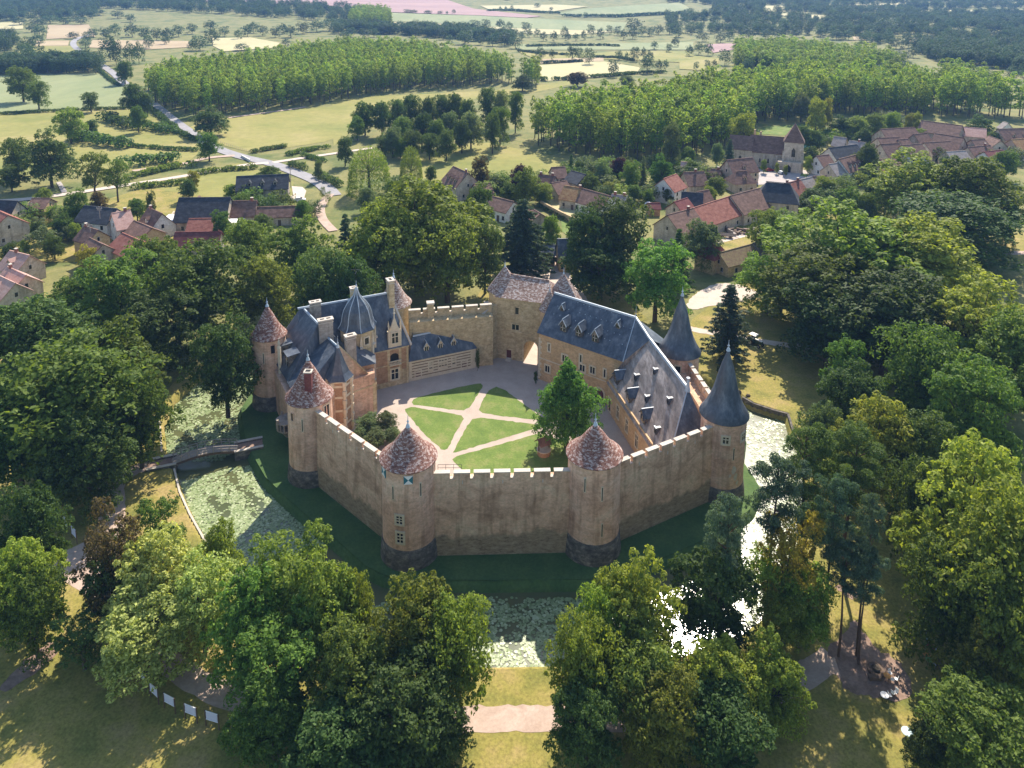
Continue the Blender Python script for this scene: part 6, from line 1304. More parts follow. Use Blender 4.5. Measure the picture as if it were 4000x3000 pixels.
HS=[
(Z5,(1537,1145),(1866,1130),9.5,9,5.6,'grey','black','long grey house with slate roof and three dormers by the road',dict(dorm=3,win=5)),
(Z5,(1165,1284),(1488,1281),9.5,13,3.6,'cream','black','big barn with patched dark roof and open gabled porch',dict(win=3)),
(Z5,(1455,1305),(1660,1302),7.5,8,3.6,'cream','brown','brown roofed building joined to the right end of the big barn',dict(win=3,chim_=(.9,))),
(Z5,(1230,1420),(1462,1416),6,8,3.2,'brick','red','ribbed red roofed shed in front of the big barn',dict(win=0)),
(Z5,(1140,1508),(1430,1503),7,8,3.4,'cream','darkred','dark red roofed barn behind the park trees',dict(win=0)),
(Z5,(1670,1345),(1960,1335),5.5,6,3.,'cream','brown','low brown outbuilding at the right end of the farm',dict(win=3)),
(Z5,(550,1335),(755,1355),8.5,9,5,'white','black','white house with black roof beside the utility pole',dict(win=3)),
(Z5,(728,1385),(838,1365),9,9,5,'white','pink','white gabled house with pink roof and red chimney',dict(win=2,chim_=(.8,))),
(Z5,(965,1348),(1048,1385),8,8,3.6,'white','brown','small white house with hooded brown roof',dict(win=2,chim_=(.1,),dorm=1)),
(Z5,(872,1432),(985,1480),6.5,8,4,'rubble','brown','brown roofed stone barn between the white houses',dict(win=0)),
(Z5,(795,1512),(905,1560),7.5,9.5,4.2,'rubble','red','stone barn with bright orange red roof near the trees',dict(win=1)),
(Z5,(548,1468),(632,1492),7.5,7,4.5,'rubble','brown','narrow stone cottage with stepped brown roof',dict(win=1,chim_=(.05,))),
(Z5,(585,1545),(665,1585),7,6.5,4.5,'cream','brown','brown roofed cottage behind the leaning pole',dict(win=2)),
(Z5,(-20,1300),(110,1305),9,9,4.6,'cream','black','cream house with black roof at the left edge',dict(win=2)),
(Z5,(110,1378),(175,1380),3.4,3,2.4,'cream','greyr','glazed lean to verandah of the house at the left edge',dict(win=2)),
(Z5,(212,1288),(322,1288),6.5,7.5,4.2,'ochre','brown','small ochre cottage with a blue door',dict(win=2)),
(Z5,(-70,1340),(50,1395),9,11,5,'cream','red','house with steep red roof at the left edge',dict(win=3)),
(lambda x,y:(x*.25,442.5+y*.25),(90,400),(250,440),7.5,8,4,'cream','pink','upper pink roofed house with skylights at the left edge',dict(win=2,chim_=(.3,),dorm=1)),
(lambda x,y:(x*.25,442.5+y*.25),(70,540),(220,610),7,7.5,4,'cream','pink','middle pink roofed house at the left edge',dict(win=2,chim_=(.1,))),
(lambda x,y:(x*.25,442.5+y*.25),(-40,600),(130,680),7,7.5,3.8,'cream','pink','lower pink roofed house with two skylights at the left edge',dict(win=2,dorm=1)),
(Z6,(728,1080),(822,1122),10,11,5,'cream','brown','tall gabled house with three dormers at the water meadow',dict(win=2,dorm=3,chim_=(.9,))),
(Z6,(862,1195),(965,1187),6.5,8,4.,'cream','brown','brown roofed house beneath the gabled house',dict(win=2)),
(Z6,(985,1275),(1115,1308),6.5,8,3.6,'white','brown','long brown roofed cottage behind the blue cedar',dict(win=4)),
(Z6,(1225,1345),(1290,1385),5,6,3,'grey','brown','small gabled outbuilding behind the blue cedar',dict(win=0)),
(Z6,(1365,1086),(1445,1082),8,8,4.8,'cream','brown','small tower like brown roofed house above the clustered roofs',dict(win=1)),
(Z6,(1285,1132),(1385,1142),6.5,7,3.6,'cream','brown','low brown roofed house in the roof cluster',dict(win=2,chim_=(.0,.9))),
(Z6,(1365,1188),(1455,1172),6.5,8,3.2,'cream','brown','patched brown roof in front of the roof cluster',dict(win=2)),
(Z6,(1495,1108),(1582,1132),7,9,4,'grey','black','black roofed barn in the village gardens',dict(win=2)),
(Z6,(1450,1205),(1560,1222),7,9,3.4,'cream','rust','orange lichen roofed cottage by the kitchen garden',dict(win=2,chim_=(.95,))),
(Z6,(1562,1222),(1740,1272),7,9,3.4,'white','brown','long brown roofed cottage joined to the lichen roofed one',dict(win=4)),
(Z6,(1758,1260),(1850,1272),5.5,6,3,'cream','greyr','grey brown roofed outbuilding with two chimneys',dict(win=2,chim_=(.1,.9))),
(Z6,(1985,1318),(2060,1318),4,4,2.6,'brick','darkred','small dark red garden shed beside a white tank',dict(win=0)),
(Z6,(1018,1174),(1060,1176),3.5,3.5,2.4,'brick','brown','small brown shed standing on the water meadow',dict(win=0)),
(Z6,(2090,1160),(2170,1130),9,9,5,'white','red','white gabled house at the left end of the village square',dict(win=2)),
(Z6,(2160,1310),(2240,1285),7,7,4,'cream','darkred','little dark roofed house beside the white tank',dict(win=1)),
(Z6,(1405,1552),(1490,1550),8.5,6,4.8,'ochre','slate','slate roofed gate lodge with a red banner',dict(win=2)),
(Z6,(1300,1590),(1385,1592),5,5,3.2,'cream','slate','low slate roofed annex of the gate lodge',dict(win=1)),
(Z7,(10,1118),(135,1112),8.5,9,4.5,'cream','brown','brown roofed village house left of the hipped one',dict(win=3,chim_=(.6,))),
(Z7,(165,1092),(245,1102),6,6.5,3.4,'cream','brown','small brown roofed house with red chimney',dict(win=1,chim_=(.9,))),
(Z7,(290,1038),(452,1022),9.5,9,5,'cream','brown','long village house with two tone brown roof facing the square',dict(win=4,dorm=1)),
(Z7,(350,1112),(415,1108),7.5,8,3.6,'cream','brown','hipped brown roofed house with one dormer at the square',dict(win=2,hip=2.5,dorm=1)),
(Z7,(0,1245),(130,1255),7.5,8,3.8,'white','black','black roofed house left of the long barn',dict(win=2)),
(Z7,(95,1245),(165,1232),6.5,6,3.4,'white','brown','narrow white gable beside the black roofed house',dict(win=1)),
(Z7,(-95,1395),(65,1352),9,11,4.5,'cream','brown','end block of the long barn with chimney',dict(win=3,chim_=(.85,))),
(Z7,(70,1350),(310,1272),8.5,11,3.8,'cream','red','long barn with ribbed red roof and white skylights',dict(win=3)),
(Z7,(312,1270),(495,1222),9,11.5,4,'cream','brown','right part of the long barn with old brown roof',dict(win=3)),
(Z7,(545,1178),(698,1192),11,12,5.5,'cream','black','tall black hipped roof building beside the long barn',dict(win=2,hip=3)),
(Z7,(662,1190),(760,1168),8,8.5,4,'cream','red','red roofed house behind the black hipped roof',dict(win=2,chim_=(.1,.9))),
(Z7,(765,1165),(835,1150),8,8.5,4,'cream','greyr','grey roofed house joined to the red roofed one',dict(win=1)),
(Z7,(870,1012),(945,1003),8,8,4.5,'white','brown','white house with end gable near the church',dict(win=2)),
(Z7,(950,960),(1128,938),8.5,8.5,4.6,'white','black','long white house with dark roof above the terrace',dict(win=3)),
(Z7,(950,1065),(1030,1052),8.5,8,4.8,'cream','greyr','pale roofed house below the white gable house',dict(win=2)),
(Z7,(1015,1032),(1128,1003),10,9,5.5,'white','brown','white terrace house with big roof and three dormers',dict(win=2,dorm=3)),
(Z7,(850,1145),(930,1138),6,6,3.4,'cream','brown','small brown roofed house at the square corner',dict(win=1)),
(Z7,(1285,838),(1500,826),10,11,5.5,'cream','brown','long high brown roof in the upper village',dict(win=5)),
(Z7,(1550,782),(1812,815),10,12,5.5,'grey','brown','very long brown roof at the foot of the plantation',dict(win=0)),
(Z7,(1825,824),(1965,836),8,10,4.5,'cream','pink','pink roofed barn at the foot of the plantation',dict(win=2)),
(Z7,(1265,895),(1400,890),8.5,10,4.5,'cream','brown','brown roof below the long high roof',dict(win=2)),
(Z7,(1285,935),(1400,928),9,10,4.6,'cream','brown','brown roofed house above the round dark tree',dict(win=3)),
(Z7,(1425,942),(1545,932),9,10,4.8,'white','brown','brown roofed white gabled house of the middle row',dict(win=3)),
(Z7,(1400,905),(1460,900),8,8,4.6,'cream','brown','small brown roof wedged in the middle row',dict(win=1)),
(Z7,(1640,865),(1820,893),10,12,5,'cream','brown','broad brown roof with cream gable on the right row',dict(win=3)),
(Z7,(1570,925),(1735,915),8.5,10,4.5,'cream','brown','dark brown roof under the broad gabled one',dict(win=3)),
(Z7,(1870,908),(1955,902),8.5,9,4.8,'cream','brown','brown roofed house right of the broad gable',dict(win=2)),
(Z7,(1985,882),(2060,910),9,9,5,'cream','brown','gabled brown house near the right edge',dict(win=2)),
(Z7,(2045,838),(2250,830),9.5,10,5,'cream','brown','long brown roof with dormers at the right edge',dict(win=3,dorm=2)),
(Z7,(2130,905),(2260,895),9,10,4.8,'cream','rust','rust coloured roof with skylights at the right edge',dict(win=3,dorm=1)),
(Z7,(1710,985),(1830,978),7,8,3.8,'cream','greyr','pale grey roofed house behind the twin trees',dict(win=2)),
(Z7,(1850,955),(1990,942),8,9,4.2,'cream','brown','brown roof between the grey roof and the right edge',dict(win=2,chim_=(.8,))),
(Z7,(1955,985),(2070,972),7.5,9,4.2,'white','darkred','white walled house with dark red roof at the lower right row',dict(win=2)),
(Z7,(1280,1035),(1380,1020),8,10,4.5,'brick','brown','brown roof right of the round dark tree',dict(win=2)),
(Z7,(1150,1062),(1265,1078),7,9,4.2,'cream','brown','brown roof left of the round dark tree',dict(win=1)),
(Z7,(1265,1095),(1370,1085),5,8,3.2,'brick','darkred','low brick red building beside the dark conifer',dict(win=0)),
(Z7,(985,885),(1060,895),7.5,8,4,'grey','greyr','grey gabled house among the gardens',dict(win=1)),
(Z7,(1085,912),(1185,925),7.5,8,4,'white','greyr','grey roofed white house with chimney among the gardens',dict(win=3,chim_=(.6,))),
(Z7,(-5,1050),(60,1055),7,7,4,'cream','pink','pink roof at the left end of the village houses',dict(win=1)),
(Z7,(1500,870),(1580,862),9,9,4.8,'grey','brown','brown roof behind the light bush',dict(win=0)),
(Z7,(2080,790),(2110,800),6,6,3,'white','greyr','tiny white gable at the plantation foot',dict(win=0)),
(Z7,(1180,1000),(1250,990),6,6,3.5,'cream','brown','x',dict(win=0)),
]
HS=[h for h in HS if h[-2]!='x']
for f,a,b,zr,w,ze,wl,rf,lb,k in HS: house(f,a,b,zr,w,ze,wl,rf,lb,**k)
# gabled porch of the big barn
P=G(*Z5(1290,1400)); pr=thing('barn_porch','open timber porch with pointed tiled gable on the big barn','porch')
b=MB(); b.extr([(-3.2,-4.5,3.),(0,-4.5,6.6),(0,-4.5,6.9),(-3.6,-4.5,3.)],(0,6,0)); b.extr([(3.2,-4.5,3.),(0,-4.5,6.6),(0,-4.5,6.9),(3.6,-4.5,3.)],(0,6,0)); b.build('porch_roof','brown',pr)
b=MB(); 
for x in (-2.6,0,2.6): b.hexa((x-.12,-4.3,0),(.24,0,0),(0,.24,0),(0,0,3.2 if x else 6.2))
b.hexa((-2.9,-4.3,3.),(5.8,0,0),(0,.2,0),(0,0,.22)); b.build('post','wood',pr); MB().extr([(-2.6,-3.4,0),(2.6,-3.4,0),(2.6,-3.4,3),(0,-3.4,6),(-2.6,-3.4,3)],(0,.1,0)).build('dark_opening','dark',pr); pr.location=P
P=G(*Z5(1150,1500)); tag(MB().hexa((P.x-6,P.y-1,0),(26,1,0),(0,9,0),(0,0,3.1)).build('flat_roof_shed','whitepaint'),'long flat white roofed shed between the red roofs of the farm','shed')
wall_line('stone_wall','low stone wall along the lane to the white houses',[(1080,1470),(1130,1400)],1.6,.4,'cream',Z5)
wall_line('stone_wall','long rubble wall of the kitchen garden behind the blue cedar',[(1290,1340),(1420,1410),(1545,1470)],2.2,.6,'rubble',Z6)
# church
def church():
    r=thing('church','medieval stone village church with brown roofs and a short pyramid roofed tower','church')
    a=G(*Z7(470,1082)); b_=G(*Z7(640,1097)); u,_=U(a,b_); n=Vector((-u.y,u.x,0)); O=a
    def P(x,y,z_=0): return O+u*x+n*y+Vector((0,0,z_))
    MB().extr([P(-13,-1),P(-13,10),P(-13,10,9),P(-13,4.5,14.5),P(-13,-1,9)],u*11).build('transept_wall','cream',r)
    MB().extr([P(-3,0.5),P(-3,11.5),P(-3,11.5,8),P(-3,6,15),P(-3,.5,8)],u*18).build('nave_wall','cream',r)
    rf=MB()
    for s,(y0,z0) in enumerate(((0,7.4),(12,7.4))): rf.extr([P(-3.4,y0,z0),P(-3.4,6,15),P(-3.4,6,15.35),P(-3.4,y0,z0+.35)],u*18.5)
    rf.build('nave_roof','brown',r); rf=MB()
    for y0,z0 in ((-1.5,8.4),(10.5,8.4)): rf.extr([P(-13.4,y0,z0),P(-13.4,4.5,14.5),P(-13.4,4.5,14.85),P(-13.4,y0,z0+.35)],u*11.8)
    rf.build('transept_roof','brown',r)
    tw_=MB(); tw_.hexa(P(13,-2),u*9,n*9,(0,0,14.5)); 
    for x in (12.4,21.2): tw_.extr([P(x,-2),P(x,-4.2),P(x,-2,10)],u*1.2)
    tw_.hexa(P(10.5,-5.5),u*11,n*3.6,(0,0,5.2)); tw_.build('tower_wall','cream',r)
    c=[P(12.5,-2.5,14.4),P(22.5,-2.5,14.4),P(22.5,7.5,14.4),P(12.5,7.5,14.4),P(17.5,2.5,23.5)]; MB().add(c,[(0,1,4),(1,2,4),(2,3,4),(3,0,4),(3,2,1,0)]).build('pyramid_roof','brown',r)
    for x,y,z0,w,h in ((-7.5,-1,2.5,1.4,3.2),(2,.5,2.5,.8,2.4),(6,.5,2.5,.8,2.4),(17.5,-2,7.2,1.8,4.6)):
        g=[P(x-w/2,y,z0)-n*.06,P(x+w/2,y,z0)-n*.06,P(x+w/2,y,z0+h*.7)-n*.06,P(x,y,z0+h)-n*.06,P(x-w/2,y,z0+h*.7)-n*.06]; MB().extr(g,n*.2).build('pointed_window','glass',r)
    MB().extr([P(14.2,-5.5,0)-n*.05,P(16.8,-5.5,0)-n*.05,P(16.8,-5.5,2.6)-n*.05,P(15.5,-5.5,4)-n*.05,P(14.2,-5.5,2.6)-n*.05],n*.3).build('porch_arch','dark',r)
    for x,y in ((-2,11),(1,7)): MB().hexa(P(x,y,12),u*1,n*1,(0,0,5)).build('chimney','rubble',r)
    for x in (-13,-2.5,3.5,9.5): MB().extr([P(x,0),P(x,-1.8 if x>-5 else -2.6),P(x,0,7)],u*.8).build('buttress','cream',r)
    settle(r,O.x,O.y)
    for c in r.children: c.location*=.86; c.scale=(.86,.86,.86)
church()
# dovecote tower and farmyard walls
P=G(1540,594); r=thing('corner_pavilion','small square stone pavilion with purple brown pyramid roof beside the drive','pavilion')
MB().hexa((-3,-3,0),(6,0,0),(0,6,0),(0,0,4.6)).build('wall','rubble',r); MB().add([(-3.8,-3.8,4.5),(3.8,-3.8,4.5),(3.8,3.8,4.5),(-3.8,3.8,4.5),(0,0,10)],[(0,1,4),(1,2,4),(2,3,4),(3,0,4),(3,2,1,0)]).build('pyramid_roof','darkred',r)
r.location=P+Vector((0,4,0)); r.rotation_euler=(0,0,.75)
Z8=lambda x,y:((2600+1.1024*x)/1.808,(700+1.1024*y)/1.808)
house(Z8,(190,262),(302,232),6,7,3.2,'rubble','mossy','mossy roofed outbuilding attached to the square pavilion',win=2,name='farm_outbuilding',cat='outbuilding')
house(Z8,(310,228),(345,218),6,7,3.2,'cream','greyr','pale roofed shed at the end of the mossy outbuilding',win=1,name='farm_outbuilding',cat='outbuilding')
# old farm machinery
P=G(*Z8(278,192)); r=thing('farm_machinery','heap of old rusty farm machines standing on the farmyard grass','machinery')
b=MB()
for i in range(16):
    x,y=random.uniform(-5,5),random.uniform(-2,2); b.box((x,y),(math.cos(i),math.sin(i)),random.uniform(1,3),random.uniform(.3,1.2),random.uniform(0,.4),random.uniform(.6,1.6),i%3)
b.build('frame_pile',['rustmetal','wood','greywood'],r)
for x,y in ((-4,-1),(-2,1.5),(2,-1.2),(4,1)): MB().tube((x,y-.06,.6),(x,y+.06,.6),.6,.6,14).build('wheel','rustmetal',r)
r.location=P
P=G(*Z8(215,208)); r=thing('farm_cart','old pale wooden cart standing left of the rusty farm machines','cart')
b=MB(); b.hexa((-2,-.8,.7),(4,0,0),(0,1.6,0),(0,0,.12)); b.hexa((-2,-.8,.8),(4,0,0),(0,.08,0),(0,0,.5)); b.hexa((-2,.72,.8),(4,0,0),(0,.08,0),(0,0,.5)); b.hexa((2,-.1,.7),(2,0,-.4),(0,.2,0),(0,0,.1)); b.build('cart_bed','greywood',r)
for x,y in ((-1.2,-.95),(-1.2,.95),(1.2,-.95),(1.2,.95)): MB().tube((x,y-.05,.5),(x,y+.05,.5),.5,.5,14).build('wheel','wood',r)
r.location=P; r.rotation_euler=(0,0,-.3)
# ---- vehicles
def car(P,ang,m,label,name='parked_car',cat='car',van=False,group='parked cars'):
    r=thing(name,label,cat,group); L=4.2 if not van else 5.; h=1.45 if not van else 2.1
    pr=[(-L/2,.35),(-L/2,.85),(-L/2+.25,1.0),(-L/2+.75,h-.05),(-L/2+1.1,h),(L/2-1.9,h),(L/2-1.15,.98),(L/2-.15,.82),(L/2,.6),(L/2,.35)]
    MB().extr([(x,-.85,z_) for x,z_ in pr],(0,1.7,0)).build('body',m,r)
    g=MB(); g.extr([(-L/2+.5,-.87,1.),(-L/2+.95,-.87,h-.12),(L/2-1.95,-.87,h-.12),(L/2-1.35,-.87,1.)],(0,1.74,0)); g.extr([(L/2-1.14,-.7,1.01),(L/2-1.86,-.7,h-.02),(L/2-1.82,-.7,h+.015),(L/2-1.08,-.7,1.03)],(0,1.4,0)); g.build('side_windows','glass',r)
    for x in (-L/2+.8,L/2-.85):
        for y in (-.85,.85): w=MB().tube((x,y-.09,.32),(x,y+.09,.32),.32,.32,14).build('wheel','rubber',r)
    for y in (-.6,.6): MB().hexa((L/2-.05,y-.15,.6),(.08,0,0),(0,.3,0),(0,0,.15)).build('headlight','whitepaint',r)
    r.location=P; r.rotation_euler=(0,0,ang)
car(G(*Z7(560,1110)),.2,'carred','red car parked in front of the church'); car(G(*Z7(650,1127)),.5,'cargrey','dark grey car parked at the church porch'); car(G(*Z7(462,1140)),.1,'carwhite','white car by the long house, upper of two'); car(G(*Z7(458,1153)),.1,'cargrey','silver car by the long house, lower of two')
car(G(*Z5(1790,1287)),.1,'cargrey','silver car in front of the grey house with three dormers'); car(G(*Z5(1942,1303)),.2,'carwhite','white car on the driveway of the grey house'); car(G(*Z5(800,545)),2.3,'carwhite','white van driving on the country road under the trees',name='white_van',cat='van',van=True,group=None)
def tractor():
    r=thing('tractor','old dark green tractor with cream roof standing on the park path','tractor')
    p=G(1624,743); q=G(1645,752); u,_=U(p,q)
    b=MB(); b.hexa((.1,-.32,.75),(2.5,0,0),(0,.64,0),(0,0,.75)); b.hexa((-.55,-.5,.6),(.9,0,0),(0,1.,0),(0,0,.6)); b.build('hood','tractor_green',r)
    MB().hexa((.3,-.3,1.5),(2.25,0,0),(0,.6,0),(0,0,.06)).build('hood_top','tractor_cream',r)
    for y in (-.75,.75):
        w=MB().tube((0,y-.2,.8),(0,y+.2,.8),.8,.8,24).build('rear_wheel','rubber',r); MB().tube((0,y-.22,.8),(0,y+.22,.8),.42,.42,18).build('rim','rim',w)
        w=MB().tube((2.15,y-.12,.42),(2.15,y+.12,.42),.42,.42,20).build('front_wheel','rubber',r); MB().tube((2.15,y-.14,.42),(2.15,y+.14,.42),.2,.2,14).build('rim','rim',w)
        b=MB(); 
        for i in range(8):
            a0,a1=math.pi*(.15+.1*i),math.pi*(.15+.1*(i+1)); b.extr([(.9*math.cos(a0),y-.25,.8+.9*math.sin(a0)),(.95*math.cos(a0),y-.25,.8+.95*math.sin(a0)),(.95*math.cos(a1),y-.25,.8+.95*math.sin(a1)),(.9*math.cos(a1),y-.25,.8+.9*math.sin(a1))],(0,.5,0))
        b.build('mudguard','tractor_green',r)
    MB().hexa((-.5,-.7,2.45),(1.7,0,0),(0,1.4,0),(0,0,.09)).build('roof','tractor_cream',r)
    b=MB(); 
    for x,y in ((-.45,-.62),(-.45,.62),(.95,-.5),(.95,.5)): b.tube((x,y,1.2),(x,y,2.46),.035,.035,6)
    b.build('roof_posts','iron',r); MB().tube((1.6,.1,1.5),(1.6,.1,2.3),.05,.04,8).build('exhaust','iron',r)
    s=MB(); s.hexa((-.35,-.25,1.2),(.5,0,0),(0,.5,0),(0,0,.12)); s.hexa((-.4,-.25,1.2),(.1,0,0),(0,.5,0),(0,0,.5)); s.build('seat','iron',r); MB().tube((.55,0,1.5),(.5,0,1.75),.2,.2,14).build('steering_wheel','iron',r)
    b=MB(); b.tube((-.6,0,.6),(-1.9,.3,1.2),.07,.07,6); b.tube((-1.9,.3,1.2),(-2.7,.2,.5),.06,.06,6); b.tube((-.6,-.3,.5),(-2.4,-.3,.5),.06,.06,6); b.build('rear_linkage','rustmetal',r)
    r.location=p; r.rotation_euler=(0,0,math.atan2(u.y,u.x))
tractor()
# ---- footbridge
def bridge():
    r=thing('footbridge','weathered wooden footbridge with railings between two stone abutments over the lily basin','bridge')
    a=G(374,997); b_=G(513,969); u,L=U(a,b_); n=Vector((-u.y,u.x,0)); W=2.1
    def P(t,s,z_): return a+u*t+n*s+Vector((0,0,z_))
    arch=lambda t:.15+.75*math.sin(math.pi*min(1,max(0,t/L)))
    b=MB(); K=int(L/.28)
    for i in range(K):
        t=L*i/K; b.hexa(P(t,-W/2,arch(t)-.04),u*(L/K*.86),n*W,(0,0,.07))
    b.build('deck_planks','greywood',r)
    for s in (-W/2,W/2):
        be=MB()
        for i in range(12):
            t0_,t1_=L*i/12,L*(i+1)/12; be.extr([P(t0_,s-.1,arch(t0_)-.4),P(t1_,s-.1,arch(t1_)-.4),P(t1_,s-.1,arch(t1_)-.05),P(t0_,s-.1,arch(t0_)-.05)],n*.2)
        be.build('side_beam','wood',r); rl=MB()
        for i in range(12):
            t0_,t1_=L*i/12,L*(i+1)/12
            for h_,k in ((1.0,.09),(.55,.07)): rl.extr([P(t0_,s-k/2,arch(t0_)+h_),P(t1_,s-k/2,arch(t1_)+h_),P(t1_,s-k/2,arch(t1_)+h_+k),P(t0_,s-k/2,arch(t0_)+h_+k)],n*k)
        for i in range(9): t=L*i/8; rl.hexa(P(t-.06,s-.06,arch(t)-.3),u*.12,n*.12,(0,0,1.35))
        rl.build('railing','greywood',r)
    for t0_,t1_ in ((-4.,.5),(L-.5,L+4.2)):
        for s in (-W/2-.5,W/2+.15): 
            m=MB(); m.hexa(P(t0_,s,-2.4),u*(t1_-t0_),n*.4,(0,0,2.75),0); m.hexa(P(t0_-.05,s-.07,.35),u*(t1_-t0_+.1),n*.54,(0,0,.12),1); m.build('abutment_wall',['darkstone','cap'],r)
        MB().hexa(P(t0_,-W/2-.1,-2.4),u*(t1_-t0_),n*(W+.25),(0,0,2.5)).build('abutment','dirt',r)
    settle(r,a.x,a.y)
bridge()
# bank edging stones
# ---- picture boards
def board(P,d,label,group,m='panel',w=1.5,h=1.1,z0=1.0,back=True):
    r=thing('picture_board',label,'board',group); 
    pb=MB().hexa((-w/2,-.025,z0),(w,0,0),(0,.05,0),(0,0,h)).build('board_panel',m,r)
    b=MB(); 
    for s in (-1,1): b.hexa((s*(w/2+.12)-.05,-.05,0),(.1,0,0),(0,.1,0),(0,0,z0+h+.1))
    b.build('post','wood',r)
    fr=MB(); fr.hexa((-w/2-.05,-.04,z0-.05),(w+.1,0,0),(0,.08,0),(0,0,.05)); fr.hexa((-w/2-.05,-.04,z0+h),(w+.1,0,0),(0,.08,0),(0,0,.05)); fr.build('board_frame','whitepaint' if m=='panel' else 'iron',pb)
    r.location=(P.x,P.y,0); r.rotation_euler=(0,0,math.atan2(d.y,d.x))
g1=[(.3334*x,829.5+.3334*y) for x,y in ((433,658),(404,712),(392,785),(424,893),(477,958))]
P1=[G(x,y,1.55) for x,y in g1]; nm=['topmost','second from the top','middle','second lowest','lowest']
for i,p in enumerate(P1):
    d=P1[min(i+1,4)]-P1[max(i-1,0)]; d=d+Vector((.6 if i<1 else .15,0,0)); board(p,d,'white framed picture board left of the footpath, '+nm[i]+' in the curved row','picture boards left of the footpath',w=1.5,h=1.15)
g2=[(.2666*x,1216.6+.2666*y) for x,y in ((1151,910),(1245,1032),(1370,1113),(1543,1195),(1716,1250))]
P2=[G(x,y,1.4) for x,y in g2]; nm=['thin edge-on first','second','third','fourth','last and lowest']
for i,p in enumerate(P2):
    d=P2[min(i+1,4)]-P2[max(i-1,0)]; board(p,d,'pale blank picture board, '+nm[i]+' in the row under the pale flowering tree','pale boards under the flowering tree',w=1.45,h=1.0)
board(G(553+.2666*662,1216.6+.2666*1540,1.3),Vector((1,-.45,0)),'solitary pale picture board in the shade at the bottom edge',None,w=1.35,h=1.)
for (x,y),m in zip(((1435,1255),(1535,1225)),(0,1)):
    P=G(.25*x,442.5+.25*y,1.4); board(P,Vector((1,.35,0)),('left' if m==0 else 'right')+' of two framed boards in the dark wood behind the upper basin',None,m='panelblack',w=1.6,h=1.2)
# ---- garden tables and chairs
def rtable(x,y,r0,m,label):
    P=G(*ZB(x,y),.74); r=thing('garden_table',label,'table','round garden tables in the park'); s=r0
    MB().lathe((0,0),[(s*.97,.70),(s,.72),(s,.745),(s*.97,.755)],28).build('table_top',m,r)
    for i in range(4):
        a=i*math.pi/2+.6; MB().tube((.12*math.cos(a),.12*math.sin(a),.7),(s*.75*math.cos(a),s*.75*math.sin(a),0),.02,.02,6).build('leg','iron',r)
    r.location=(P.x,P.y,0)
for a in ((1265,1362,.62,'tblue','pale blue round table alone on the lower lawn'),(1080,1065,.46,'whitepaint','white round table at the lower edge of the earth patio'),(1103,908,.42,'orange','orange round table in the middle of the earth patio'),(1437,615,.42,'tblue','pale blue round table in the deep shade, topmost'),(1523,702,.42,'panel','grey white round table in the deep shade, rightmost'),(1422,736,.42,'orange','orange round table in the deep shade'),(1442,778,.42,'tgreen','green round table in the deep shade'),(1477,820,.3,'panel','small grey round table in the deep shade, lowest'),(1450,662,.4,'tred','dark red round table in the deep shade')): rtable(*a)
def chair(x,y,rz,m,label):
    P=G(*ZB(x,y),.45); r=thing('garden_chair',label,'chair','garden chairs in the park')
    MB().hexa((-.2,-.2,.43),(.4,0,0),(0,.4,0),(0,0,.03)).build('seat',m,r); MB().hexa((-.2,.19,.5),(.4,0,0),(0,.03,0),(0,0,.38)).build('backrest',m,r)
    for sx in (-1,1):
        for sy in (-1,1): MB().tube((sx*.18,sy*.18,.43),(sx*.2,sy*.2,0),.014,.014,5).build('leg','iron',r)
    r.location=(P.x,P.y,0); r.rotation_euler=(0,0,rz)
for a in ((1127,888,.3,'whitepaint','white folding chair above the orange patio table'),(1143,940,2.8,'whitepaint','white folding chair below the orange patio table'),(1122,1068,1.5,'whitepaint','white folding chair touching the white table'),(1150,1048,2.2,'whitepaint','left one of two white chairs leaning together behind the white table'),(1172,1043,-1.,'whitepaint','right one of two white chairs leaning together behind the white table'),(1175,935,4.,'whitepaint','white chair seen edge on at the right of the patio'),(1418,572,.6,'panel','grey chair in the deep shade above the blue table'),(1465,690,1.2,'tred','dark red chair in the deep shade')): chair(*a)
P=G(*ZB(1010,880)); r=thing('wooden_bench','dark round wooden seat built around a stump on the patio','bench'); MB().lathe((0,0),[(.95,0),(1.,.42),(.6,.45),(.55,.35)],18).build('seat','wood',r); MB().lathe((0,0),[(.5,0),(.45,.7)],12).build('stump','bark',r); r.location=P
P=G(*ZB(1000,945)); tag(MB().hexa((-.7,-.25,0),(1.4,0,0),(0,.5,0),(0,0,.5)).hexa((-.8,-.32,.5),(1.6,0,0),(0,.64,0),(0,0,.06)).build('wooden_chest','wood'),'dark wooden chest below the round seat on the patio','chest').location=P
